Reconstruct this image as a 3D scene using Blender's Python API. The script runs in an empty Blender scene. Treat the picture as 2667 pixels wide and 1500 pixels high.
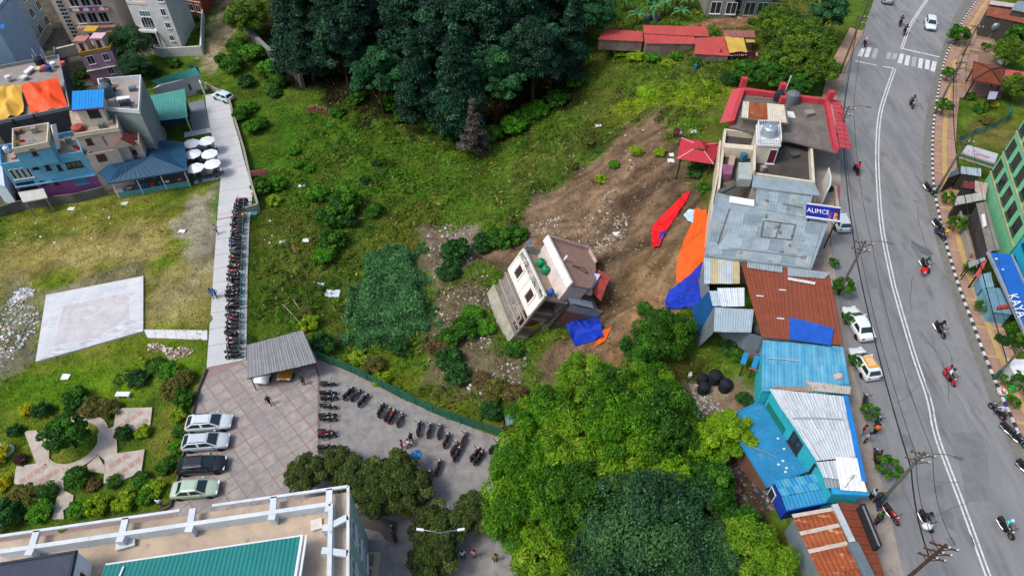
import bpy, math, random
import numpy as np
from mathutils import Vector, Matrix, Euler
random.seed(7); rng = np.random.default_rng(7)
sc = bpy.context.scene
COL = sc.collection
R = math.radians
# ---------------------------------------------------------------- camera, sky, sun, exposure
HC, PITCH, F = 62.5, 47.3, 1778.0          # drone height (m), pitch below the horizon, focal length in photo pixels
cd = bpy.data.cameras.new('camera'); cam = bpy.data.objects.new('camera', cd); COL.objects.link(cam)
cam.location = (0, 0, HC); cam.rotation_euler = (R(90 - PITCH), 0, 0)
cd.sensor_width = 36; cd.lens = 36 * F / 2667; cd.clip_end = 6000; cd.clip_start = 1
sc.camera = cam
SUN_EL, SUN_AZ = 56, -112                     # degrees; azimuth clockwise from +Y
w = bpy.data.worlds.new('World'); sc.world = w; w.use_nodes = True
nt = w.node_tree; sky = nt.nodes.new('ShaderNodeTexSky'); sky.sky_type = 'NISHITA'; sky.sun_disc = False
sky.sun_elevation = R(SUN_EL); sky.sun_rotation = R(SUN_AZ); sky.air_density = 1.0; sky.dust_density = 4.0; sky.ozone_density = 1.2
bg = nt.nodes['Background']; bg.inputs['Strength'].default_value = 0.135
nt.links.new(sky.outputs['Color'], bg.inputs['Color'])
sl = bpy.data.lights.new('sun', 'SUN'); sl.energy = 1.5; sl.angle = R(15); sl.color = (1, .965, .91)
so = bpy.data.objects.new('sun', sl); COL.objects.link(so)
sd = Vector((math.sin(R(SUN_AZ)) * math.cos(R(SUN_EL)), math.cos(R(SUN_AZ)) * math.cos(R(SUN_EL)), math.sin(R(SUN_EL))))
so.rotation_euler = (-sd).to_track_quat('-Z', 'Y').to_euler(); so.location = sd * 200
sc.view_settings.view_transform = 'Standard'; sc.view_settings.look = 'None'
sc.view_settings.exposure = 0.37; sc.view_settings.gamma = 1; sc.view_settings.use_curve_mapping = False
sc.cycles.use_denoising = True
sc.cycles.max_bounces = 5; sc.cycles.diffuse_bounces = 3; sc.cycles.glossy_bounces = 2; sc.cycles.transmission_bounces = 3; sc.cycles.transparent_max_bounces = 4
# ---------------------------------------------------------------- photo pixel -> place in the world
CP, SP = math.cos(R(PITCH)), math.sin(R(PITCH))
def crop(x0, y0, s): return lambda X, Y: (x0 + X / s, y0 + Y / s)
o = crop(0, 0, 2576 / 2667)
a1, a2, a3, a4 = [crop(0, y, 3.845) for y in (0, 375, 750, 1125)]
b1, b2, b3, b4 = [crop(500, y, 3.845) for y in (0, 375, 750, 1125)]
c1, c2, c3, c4 = [crop(1150, y, 3.845) for y in (0, 375, 750, 1125)]
d1, d2, d3, d4 = [crop(1700, y, 3.845) for y in (0, 375, 750, 1125)]
e1, e2, e3, e4 = [crop(2200, y, 3.863) for y in (0, 375, 750, 1125)]
k1, k2, k3 = crop(1260, 610, 4.675), crop(1740, 330, 6.3), crop(1980, 370, 5.796)
k4, k5, k6, k7 = crop(180, 190, 5.575), crop(0, 0, 6.3), crop(0, 150, 7.625), crop(0, 300, 6.036)
k8, k9, k10, k11, k12 = crop(480, 180, 6.036), crop(2460, 420, 4.261), crop(2420, 0, 5.575), crop(2480, 920, 4.262), crop(2230, 1000, 4.526)
def ray(p):
    x, y = (p[0] - 1333.5) / F, (750 - p[1]) / F
    return Vector((x, CP + y * SP, -SP + y * CP))
def P(p, z):
    d = ray(p); t = (z - HC) / d.z
    return Vector((d.x * t, d.y * t, z))
def PL(f, pts, z): return [P(f(*q), z) for q in pts]
def onwall(A, B, p):                         # pixel -> (distance along A-B, height) on the vertical plane through A and B
    d = ray(p); e = Vector((B[0] - A[0], B[1] - A[1])); L = e.length; e /= L; n = Vector((-e.y, e.x))
    t = (A[0] * n.x + A[1] * n.y) / (d.x * n.x + d.y * n.y)
    q = Vector((d.x * t, d.y * t)); return ((q - Vector((A[0], A[1]))).dot(e), HC + d.z * t)
# ---------------------------------------------------------------- materials (all procedural)
def lin(c):
    if isinstance(c, str):
        v = [int(c[i:i + 2], 16) / 255 for i in (1, 3, 5)]
        return tuple(x / 12.92 if x <= .04045 else ((x + .055) / 1.055) ** 2.4 for x in v)
    return tuple(c)
MATS = {}
def mat(c, c2=None, s=.7, k=.5, rough=.85, metal=0., spec=.3, bump=0., bs=9., stain=None, st=(.55, 4., .1), fine=.12, key=None, stretch=None, attr=None, objcol=False, coat=0., emit=0., alpha=None, bd=.08):
    """colour c mottled with c2 at scale s; stain = third colour showing in worn blotches st = (threshold, scale, softness)"""
    kk = key or repr((c, c2, s, k, rough, metal, spec, bump, bs, stain, st, fine, stretch, attr, objcol, coat, emit, alpha))
    if kk in MATS: return MATS[kk]
    m = bpy.data.materials.new('mat'); m.use_nodes = True; MATS[kk] = m
    t = m.node_tree; N = t.nodes.new; L = t.links.new; b = t.nodes['Principled BSDF']
    c1_ = lin(c)
    b.inputs['Roughness'].default_value = rough; b.inputs['Metallic'].default_value = metal; b.inputs['Specular IOR Level'].default_value = spec
    if coat: b.inputs['Coat Weight'].default_value = coat; b.inputs['Coat Roughness'].default_value = .08
    g = N('ShaderNodeNewGeometry'); vec = g.outputs['Position']
    if stretch:
        mp = N('ShaderNodeMapping'); mp.inputs['Scale'].default_value = stretch; L(vec, mp.inputs['Vector']); vec = mp.outputs[0]
    def noise(scale, det=5., rgh=.6):
        n = N('ShaderNodeTexNoise'); n.inputs['Scale'].default_value = scale; n.inputs['Detail'].default_value = det; n.inputs['Roughness'].default_value = rgh
        L(vec, n.inputs['Vector']); return n.outputs['Fac']
    def ramp(fac, lo, hi):
        r = N('ShaderNodeMapRange'); r.inputs['From Min'].default_value = lo; r.inputs['From Max'].default_value = hi; L(fac, r.inputs['Value']); return r.outputs[0]
    def mix(fac, A, B, blend='MIX'):
        x = N('ShaderNodeMix'); x.data_type = 'RGBA'; x.blend_type = blend
        if isinstance(fac, float): x.inputs[0].default_value = fac
        else: L(fac, x.inputs[0])
        for q, v in ((6, A), (7, B)):
            if isinstance(v, tuple): x.inputs[q].default_value = (*v, 1)
            else: L(v, x.inputs[q])
        return x.outputs[2]
    if attr:
        at = N('ShaderNodeAttribute'); at.attribute_name = attr; base = at.outputs['Color']
        if c1_ != (1, 1, 1): base = mix(1., base, c1_, 'MULTIPLY')
    elif objcol: base = N('ShaderNodeObjectInfo').outputs['Color']
    else: base = c1_
    if c2 is not None: base = mix(ramp(noise(s), .5 - .25 / max(k, .01) * .5, .5 + .25 / max(k, .01) * .5), base, lin(c2))
    if stain is not None: base = mix(ramp(noise(st[1], 6., .65), st[0], st[0] + st[2]), base, lin(stain))
    if fine:
        f = ramp(noise(13., 3.), .25, .75); f2 = ramp(noise(1.3, 4.), .3, .7); av = N('ShaderNodeMath'); av.operation = 'MULTIPLY_ADD'; av.inputs[1].default_value = .55; L(f2, av.inputs[0]); hv = N('ShaderNodeMath'); hv.operation = 'MULTIPLY'; hv.inputs[1].default_value = .45; L(f, hv.inputs[0]); L(hv.outputs[0], av.inputs[2]); f = av.outputs[0]; v = N('ShaderNodeMapRange'); v.inputs['To Min'].default_value = 1 - fine * 1.6; v.inputs['To Max'].default_value = 1 + fine * 1.2
        L(f, v.inputs['Value']); cb = N('ShaderNodeCombineColor')
        for q in range(3): L(v.outputs[0], cb.inputs[q])
        base = mix(1., base, cb.outputs[0], 'MULTIPLY')
    if isinstance(base, tuple): b.inputs['Base Color'].default_value = (*base, 1)
    else: L(base, b.inputs['Base Color'])
    if emit:
        b.inputs['Emission Color'].default_value = (*c1_, 1); b.inputs['Emission Strength'].default_value = emit
    if bump:
        bp = N('ShaderNodeBump'); bp.inputs['Strength'].default_value = bump; bp.inputs['Distance'].default_value = bd
        L(noise(bs, 6., .65), bp.inputs['Height']); L(bp.outputs[0], b.inputs['Normal'])
    return m
def leafmat(c=(1, 1, 1), tr=.22, key='leaf'):
    if key in MATS: return MATS[key]
    m = bpy.data.materials.new('leaf'); m.use_nodes = True; MATS[key] = m
    t = m.node_tree; N = t.nodes.new; L = t.links.new; b = t.nodes['Principled BSDF']; out = t.nodes['Material Output']
    at = N('ShaderNodeAttribute'); at.attribute_name = 'col'
    x = N('ShaderNodeMix'); x.data_type = 'RGBA'; x.blend_type = 'MULTIPLY'; x.inputs[0].default_value = 1; L(at.outputs['Color'], x.inputs[6]); x.inputs[7].default_value = (*c, 1)
    b.inputs['Roughness'].default_value = .55; b.inputs['Specular IOR Level'].default_value = .25; L(x.outputs[2], b.inputs['Base Color'])
    tl = N('ShaderNodeBsdfTranslucent'); L(x.outputs[2], tl.inputs['Color']); ms = N('ShaderNodeMixShader'); ms.inputs[0].default_value = tr
    L(b.outputs[0], ms.inputs[1]); L(tl.outputs[0], ms.inputs[2]); L(ms.outputs[0], out.inputs['Surface'])
    return m
# ---------------------------------------------------------------- meshes and things
ORG = {}
def V(*a): return Vector(a)
class MB:
    def __init__(s): s.v, s.f, s.m = [], [], []
    def add(s, vs, fs, m=0):
        n = len(s.v); s.v += [Vector(q) for q in vs]
        for f in fs: s.f.append([n + i for i in f]); s.m.append(m)
        return s
    def poly(s, pts, m=0): return s.add(pts, [range(len(pts))], m)
    def box(s, c, hx, hy, hz, m=0):          # centre and three half vectors
        c = Vector(c); hx, hy, hz = Vector(hx), Vector(hy), Vector(hz)
        vs = [c + i * hx + j * hy + k * hz for k in (-1, 1) for j in (-1, 1) for i in (-1, 1)]
        return s.add(vs, [(0, 2, 3, 1), (4, 5, 7, 6), (0, 1, 5, 4), (2, 6, 7, 3), (0, 4, 6, 2), (1, 3, 7, 5)], m)
    def bx(s, x0, x1, y0, y1, z0, z1, m=0):
        return s.box(((x0 + x1) / 2, (y0 + y1) / 2, (z0 + z1) / 2), ((x1 - x0) / 2, 0, 0), (0, (y1 - y0) / 2, 0), (0, 0, (z1 - z0) / 2), m)
    def bar(s, A, B, wd, hg, m=0):           # bar from A to B, width wd sideways and height hg (centred)
        A, B = Vector(A), Vector(B); d = B - A; L = d.length; d.normalize()
        up = Vector((0, 0, 1)) if abs(d.z) < .95 else Vector((0, 1, 0)); sd_ = d.cross(up).normalized(); u = sd_.cross(d)
        return s.box((A + B) / 2, d * L / 2, sd_ * wd / 2, u * hg / 2, m)
    def prism(s, pts, z0, z1, m=0, mt=None, cap=True, bot=False):
        n = len(pts)
        if sum(pts[i][0] * pts[(i + 1) % n][1] - pts[(i + 1) % n][0] * pts[i][1] for i in range(n)) < 0: pts = list(reversed(pts))
        zz0 = z0 if isinstance(z0, (list, tuple)) else [z0] * n; zz1 = z1 if isinstance(z1, (list, tuple)) else [z1] * n
        lo = [Vector((q[0], q[1], z)) for q, z in zip(pts, zz0)]; hi = [Vector((q[0], q[1], z)) for q, z in zip(pts, zz1)]
        s.add(lo + hi, [(i, (i + 1) % n, n + (i + 1) % n, n + i) for i in range(n)], m)
        if cap: s.add(hi, [range(n)], m if mt is None else mt)
        if bot: s.add(lo, [list(reversed(range(n)))], m)
        return s
    def tube(s, pts, r, n=6, m=0, cap=True):
        pts = [Vector(q) for q in pts]; rs = r if isinstance(r, (list, tuple)) else [r] * len(pts); vs = []
        for i, p in enumerate(pts):
            d = (pts[min(i + 1, len(pts) - 1)] - pts[max(i - 1, 0)]).normalized()
            up = Vector((0, 0, 1)) if abs(d.z) < .9 else Vector((1, 0, 0)); a = d.cross(up).normalized(); b = a.cross(d)
            vs += [p + (a * math.cos(2 * math.pi * j / n) + b * math.sin(2 * math.pi * j / n)) * rs[i] for j in range(n)]
        fs = [(i * n + j, i * n + (j + 1) % n, (i + 1) * n + (j + 1) % n, (i + 1) * n + j) for i in range(len(pts) - 1) for j in range(n)]
        if cap: fs += [list(reversed(range(n))), [(len(pts) - 1) * n + j for j in range(n)]]
        return s.add(vs, fs, m)
    def lathe(s, c, prof, n=14, m=0, ax=None):  # profile of (radius, height) about the vertical (or axis ax) through c
        c = Vector(c); ax = Vector(ax or (0, 0, 1)).normalized(); a = ax.orthogonal().normalized(); b = ax.cross(a); vs = []
        for r, z in prof: vs += [c + ax * z + (a * math.cos(2 * math.pi * j / n) + b * math.sin(2 * math.pi * j / n)) * r for j in range(n)]
        fs = [(i * n + j, i * n + (j + 1) % n, (i + 1) * n + (j + 1) % n, (i + 1) * n + j) for i in range(len(prof) - 1) for j in range(n)]
        fs += [list(reversed(range(n))), [(len(prof) - 1) * n + j for j in range(n)]]
        return s.add(vs, fs, m)
    def grid(s, f, nu, nv, m=0):
        vs = [f(i / nu, j / nv) for j in range(nv + 1) for i in range(nu + 1)]
        return s.add(vs, [(j * (nu + 1) + i, j * (nu + 1) + i + 1, (j + 1) * (nu + 1) + i + 1, (j + 1) * (nu + 1) + i) for j in range(nv) for i in range(nu)], m)
    def mesh(s, mats, smooth=False, org=None):
        me = bpy.data.meshes.new('mesh'); og = Vector(org) if org is not None else Vector()
        me.from_pydata([tuple(q - og) for q in s.v], [], [tuple(f) for f in s.f])
        for q in (mats if isinstance(mats, (list, tuple)) else [mats]): me.materials.append(q)
        me.polygons.foreach_set('material_index', s.m); 
        if smooth: me.polygons.foreach_set('use_smooth', [True] * len(s.f))
        me.update(); return me
    def build(s, name, mats, parent=None, smooth=False):
        org = ORG.get(parent.name) if parent else None
        ob = bpy.data.objects.new(name, s.mesh(mats, smooth, org)); COL.objects.link(ob)
        if parent: ob.parent = parent; ORG[ob.name] = org or Vector()
        return ob
def tag(ob, label, cat, group=None):
    ob['label'] = label; ob['category'] = cat
    if group: ob['group'] = group
    return ob
def struct(ob, kind='structure'): ob['kind'] = kind; return ob
def thing(name, label, cat, loc=(0, 0, 0), rot=0, group=None):
    e = bpy.data.objects.new(name, None); COL.objects.link(e); e.empty_display_size = .2; e.location = loc
    e.rotation_euler = rot if isinstance(rot, (tuple, list)) else (0, 0, rot)
    ORG[e.name] = Vector(loc) if (rot == 0) else Vector(); return tag(e, label, cat, group)
def copy_tree(ob, parent=None):
    c = ob.copy(); COL.objects.link(c); c.parent = parent
    if parent: c.matrix_parent_inverse = Matrix()
    for ch in ob.children: copy_tree(ch, c)
    return c
def solo(name, mb, mats, label, cat, group=None, loc=(0, 0, 0), smooth=False):   # a thing that is a single mesh given in world coordinates
    ob = bpy.data.objects.new(name, mb.mesh(mats, smooth, loc)); ob.location = loc; COL.objects.link(ob); return tag(ob, label, cat, group)
ORDN = 'first second third fourth fifth sixth seventh eighth ninth tenth eleventh twelfth thirteenth fourteenth fifteenth sixteenth seventeenth eighteenth nineteenth twentieth'.split()
def nth(i):
    if i < 20: return ORDN[i]
    t, u = divmod(i + 1, 10); tens = {2: 'twent', 3: 'thirt', 4: 'fort', 5: 'fift'}[t]
    return tens + 'ieth' if u == 0 else {2: 'twenty', 3: 'thirty', 4: 'forty', 5: 'fifty'}[t] + '-' + ORDN[u - 1]
def inset(pts, d):
    n = len(pts); pts = [Vector((q[0], q[1])) for q in pts]; ar = sum(pts[i].x * pts[(i + 1) % n].y - pts[(i + 1) % n].x * pts[i].y for i in range(n)); sg = 1 if ar > 0 else -1; out = []
    for i in range(n):
        a, b, c = pts[i - 1], pts[i], pts[(i + 1) % n]; u, v = (b - a).normalized(), (c - b).normalized()
        nu, nv = Vector((-u.y, u.x)) * sg, Vector((-v.y, v.x)) * sg; k = max(.35, 1 + nu.dot(nv)); out.append(b + (nu + nv) * d / k)
    return out
# ---------------------------------------------------------------- terrain: heights from landmarks
RZ = 8.0                                     # level of the main road above the lower lane
CTRL = [(520,900,0),(620,900,0),(530,600,0),(610,600,0),(530,300,0),(590,300,0),(520,230,0),(0,1449,0),(0,1200,0),(0,900,0),(0,600,0),(250,600,0),(250,900,0),(400,1100,0),
 (600,1100,0),(800,1100,0),(900,1200,0),(1100,1150,0),(1230,1130,.2),(1000,1449,0),(1200,1449,.2),(700,600,-.9),(700,800,-.5),(800,450,-.6),(900,700,-1.4),(1000,600,-1.6),(1000,900,-.8),
 (1100,1000,-.4),(1200,1020,.1),(900,350,-.4),(1100,430,-1),(750,300,0),(1150,600,-1.3),(1120,720,-1.2),(1200,900,-.6),(1330,900,-.6),(1240,760,-.9),(1280,640,-.5),(1450,900,.5),(1560,800,2.4),(1560,690,2.5),
 (1300,500,.2),(1400,450,1.4),(1500,400,3),(1600,350,5),(1700,300,7),(1830,250,8),(1700,240,7.2),(1500,280,3.6),(1400,330,1.8),(1250,400,-.2),(1450,560,1.5),(1600,550,3.8),(1700,450,6.6),(1770,450,7.6),(1650,640,4.4),
 (1720,560,6.2),(1640,760,3.6),(1700,720,5.6),(1600,860,3.2),(1700,900,5),(1760,760,6.8),(1500,950,1.8),(1400,1000,1.4),(1600,1000,4),(1700,960,5.6),(1770,1030,6.2),(1500,1200,2),(1800,1180,5.4),(1900,1280,6),(1700,1400,3.6),
 (1400,1400,.7),(1920,1449,6.4),(1310,1300,.3),(1300,1120,.3),(1700,150,7),(1500,130,4.6),(1800,60,7.6),(1600,0,7),(1300,200,1.5),(1100,200,.8),(900,200,.5),(700,200,.2),(1200,0,3.6),(900,0,2.4),(600,100,.3),
 (550,50,.3),(300,200,0),(0,300,0),(100,100,0),(0,0,0),(400,0,0),(1450,190,2.8),(1300,310,0.3)]
for y in (0,120,240,360,500,640,800,950,1100,1250,1400,1449): CTRL += [(x, y, RZ) for x in (2120 + (120 if y > 1100 else 0), 2350, 2576)]
for x, y in ((1850,420),(1840,560),(1830,680),(1850,800),(1950,900),(1980,700),(1980,500),(1980,300),(1990,1050),(2060,1200)): CTRL.append((x, y, RZ - .2))
cp = np.array([tuple(P(o(x, y), z)) for x, y, z in CTRL] + [(x, y, z) for x, y, z in ((-140,-20,0),(-140,180,1),(0,-20,0),(0,200,6),(160,200,9),(160,-20,8),(60,-20,8),(-60,200,1))])
A_ = cp[:, :2]; D_ = np.sqrt(((A_[:, None] - A_[None]) ** 2).sum(-1) + 9.0)
n_ = len(cp); Mx = np.zeros((n_ + 3, n_ + 3)); Mx[:n_, :n_] = D_ - .4 * np.eye(n_); Mx[:n_, n_] = 1; Mx[:n_, n_ + 1:] = A_; Mx[n_:, :n_] = Mx[:n_, n_:].T
Wt = np.linalg.solve(Mx, np.concatenate([cp[:, 2], np.zeros(3)]))
def rbf(X, Y):
    out = np.zeros(X.shape)
    for i in range(n_): out += Wt[i] * np.sqrt((X - A_[i, 0]) ** 2 + (Y - A_[i, 1]) ** 2 + 9.0)
    return out + Wt[n_] + Wt[n_ + 1] * X + Wt[n_ + 2] * Y
def sdist(X, Y, poly):                       # signed distance, negative inside
    d = np.full(X.shape, 1e9); ins = np.zeros(X.shape, bool); n = len(poly)
    for i in range(n):
        ax, ay = poly[i][0], poly[i][1]; bx_, by_ = poly[(i + 1) % n][0], poly[(i + 1) % n][1]
        ex, ey = bx_ - ax, by_ - ay; t = np.clip(((X - ax) * ex + (Y - ay) * ey) / (ex * ex + ey * ey + 1e-9), 0, 1)
        d = np.minimum(d, (X - ax - t * ex) ** 2 + (Y - ay - t * ey) ** 2)
        if ey != 0: ins ^= ((ay > Y) != (by_ > Y)) & (X < (bx_ - ax) * (Y - ay) / ey + ax)
    d = np.sqrt(d); return np.where(ins, -d, d)
def vnoise(X, Y, s, seed):                   # smooth value noise
    r = np.random.default_rng(seed); G_ = r.random((257, 257)); x, y = (X / s) % 256, (Y / s) % 256
    i, j = x.astype(int), y.astype(int); u, v = x - i, y - j; u, v = u * u * (3 - 2 * u), v * v * (3 - 2 * v)
    return (G_[i, j] * (1 - u) + G_[i + 1, j] * u) * (1 - v) + (G_[i, j + 1] * (1 - u) + G_[i + 1, j + 1] * u) * v - .5
# outlines of the flat places (photo points at their level)
LANE_L = [k8(*q) for q in ((330,400),(335,480),(345,600),(400,900),(440,1080),(500,1290))] + [o(556,440), o(546,560), o(533,750), o(520,925)]
LANE_R = [o(620,905), o(623,700), o(628,560), o(636,480)] + [k8(*q) for q in ((930,1400),(870,1150),(780,850),(720,600),(690,480),(520,400))]
LANE = [P(q, 0) for q in LANE_L + LANE_R]
LOT = PL(o, [(520,925),(497,985),(478,1075),(456,1180),(436,1262),(400,1285),(0,1345),(0,1560),(880,1560),(1330,1560),(1320,1449),(1290,1360),(1265,1290),(1235,1200),(1275,1105),(1160,1068),(1010,1002),(890,938),(808,905),(800,860),(620,905)], 0)
ROAD_L = [(2300,-60),(2275,0),(2249,83),(2200,179),(2181,262),(2177,400),(2172,520),(2160,635),(2176,739),(2200,880),(2225,979),(2240,1044),(2262,1138),(2300,1271),(2350,1486),(2380,1600)]
ROAD_Y = [(2560,-60),(2518,0),(2487,44),(2463,111),(2430,228),(2415,311),(2409,375),(2408,440),(2413,504),(2430,579),(2449,644),(2474,732),(2502,820),(2531,900),(2583,1035),(2614,1110),(2643,1174),(2664,1220),(2720,1350),(2810,1560)]
KERB = [(2590,-60),(2545,0),(2510,50),(2483,105),(2461,150),(2450,200),(2437,272),(2429,337),(2427,400),(2429,480),(2443,551),(2461,629),(2474,675),(2497,750),(2534,846),(2557,910),(2580,966),(2604,1024),(2630,1080),(2665,1160),(2720,1270),(2830,1500)]
ROADP = [P(q, RZ) for q in ROAD_L] + [P(q, RZ) for q in reversed(KERB)]
STRIP = PL(o, [(1800,300),(1860,190),(2060,190),(2110,60),(2150,-60),(3000,-60),(3000,1500),(2150,1600),(2060,1449),(1960,1290),(1900,1000),(1860,860),(1790,800),(1785,560)], RZ)
SLABP = PL(o, [(92,912),(118,745),(362,697),(362,835)], 0)
SETT = PL(o, [(-80,520),(0,510),(250,505),(480,450),(555,445),(515,225),(480,150),(300,60),(-60,-20)], 0)
FLATS = [(SETT, -.05, 1.5), (LANE, -.06, .8), (LOT, -.06, .8), (ROADP, RZ - .08, 1.0), (STRIP, RZ - .1, 2.2)]
ext = [1, 2, 4, 8, 15, 30, 60, 120, 250, 500, 1000]
xs = np.concatenate([-112 - np.array(ext[::-1]), np.arange(-112, 112.01, .55), 112 + np.array(ext)])
ys = np.concatenate([14 - np.array(ext[::-1]), np.arange(14, 150, .55), 150 + np.array(ext)])
GX, GY = np.meshgrid(xs, ys, indexing='ij')
cx, cy = np.clip(GX, -150, 170), np.clip(GY, -30, 210)
GZ = rbf(cx, cy)
fm = np.zeros(GX.shape)
bump = vnoise(GX, GY, 6, 1) * .5 + vnoise(GX, GY, 2.2, 2) * .28 + vnoise(GX, GY, .9, 3) * .14
slide = PL(o, [(1230,540),(1380,430),(1540,330),(1680,330),(1720,480),(1770,540),(1760,760),(1600,830),(1560,920),(1330,940),(1500,720),(1440,600),(1200,600)], 2.5)
sm = np.clip(.5 - sdist(GX, GY, slide) / 4, 0, 1)
fa, sl_a = GX * .51 - GY * .86 + vnoise(GX, GY, 5, 8) * 2.5, (GX * .86 + GY * .51) * .16; gull = vnoise(fa, sl_a, 1.5, 9) * .6 + vnoise(fa, sl_a, 3.4, 10) * .9
GZ -= .7 * np.clip(.5 - (sdist(GX, GY, slide) + vnoise(GX, GY, 3, 12) * 3) / 1.1, 0, 1)
GZ += bump * (1 + .9 * sm) + gull * sm * 1.9
for poly, z, soft in FLATS:
    m = np.clip(1 - sdist(GX, GY, poly) / soft, 0, 1); m = m * m * (3 - 2 * m); GZ = GZ * (1 - m) + z * m; fm = np.maximum(fm, m)
garden = PL(o, [(520,925),(497,985),(456,1180),(400,1285),(0,1345),(-60,900),(0,600),(300,540),(545,470)], 0)
m = np.clip(1 - sdist(GX, GY, garden) / 3, 0, 1); GZ = GZ * (1 - m) + (bump * .28 - .02) * m
m = np.clip(1 - sdist(GX, GY, SLABP) / 1., 0, 1); GZ = GZ * (1 - m) + (-.04) * m
def gz(x, y):
    i = int(np.clip(np.searchsorted(xs, x) - 1, 0, len(xs) - 2)); j = int(np.clip(np.searchsorted(ys, y) - 1, 0, len(ys) - 2))
    u, v = (x - xs[i]) / (xs[i + 1] - xs[i]), (y - ys[j]) / (ys[j + 1] - ys[j]); u, v = min(max(u, 0), 1), min(max(v, 0), 1)
    return float((GZ[i, j] * (1 - u) + GZ[i + 1, j] * u) * (1 - v) + (GZ[i, j + 1] * (1 - u) + GZ[i + 1, j + 1] * u) * v)
def gzv(x, y):
    i = np.clip(np.searchsorted(xs, x) - 1, 0, len(xs) - 2); j = np.clip(np.searchsorted(ys, y) - 1, 0, len(ys) - 2)
    u, v = (x - xs[i]) / (xs[i + 1] - xs[i]), (y - ys[j]) / (ys[j + 1] - ys[j])
    return (GZ[i, j] * (1 - u) + GZ[i + 1, j] * u) * (1 - v) + (GZ[i, j + 1] * (1 - u) + GZ[i + 1, j + 1] * u) * v
def G(p, dz=0.):                             # where the line of sight through a photo point meets the ground
    d = ray(p); t0, t1 = (11 - HC) / d.z, (-3 - HC) / d.z; ts = np.linspace(t0, t1, 160)
    h = HC + d.z * ts - gzv(d.x * ts, d.y * ts); k = int(np.argmax(h < 0)) if (h < 0).any() else 159
    if k > 0: f_ = h[k - 1] / (h[k - 1] - h[k] + 1e-9); t = ts[k - 1] + (ts[k] - ts[k - 1]) * f_
    else: t = ts[0]
    return Vector((d.x * t, d.y * t, HC + d.z * t + dz))
def GL(f, pts, dz=0.): return [G(f(*q), dz) for q in pts]
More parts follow.
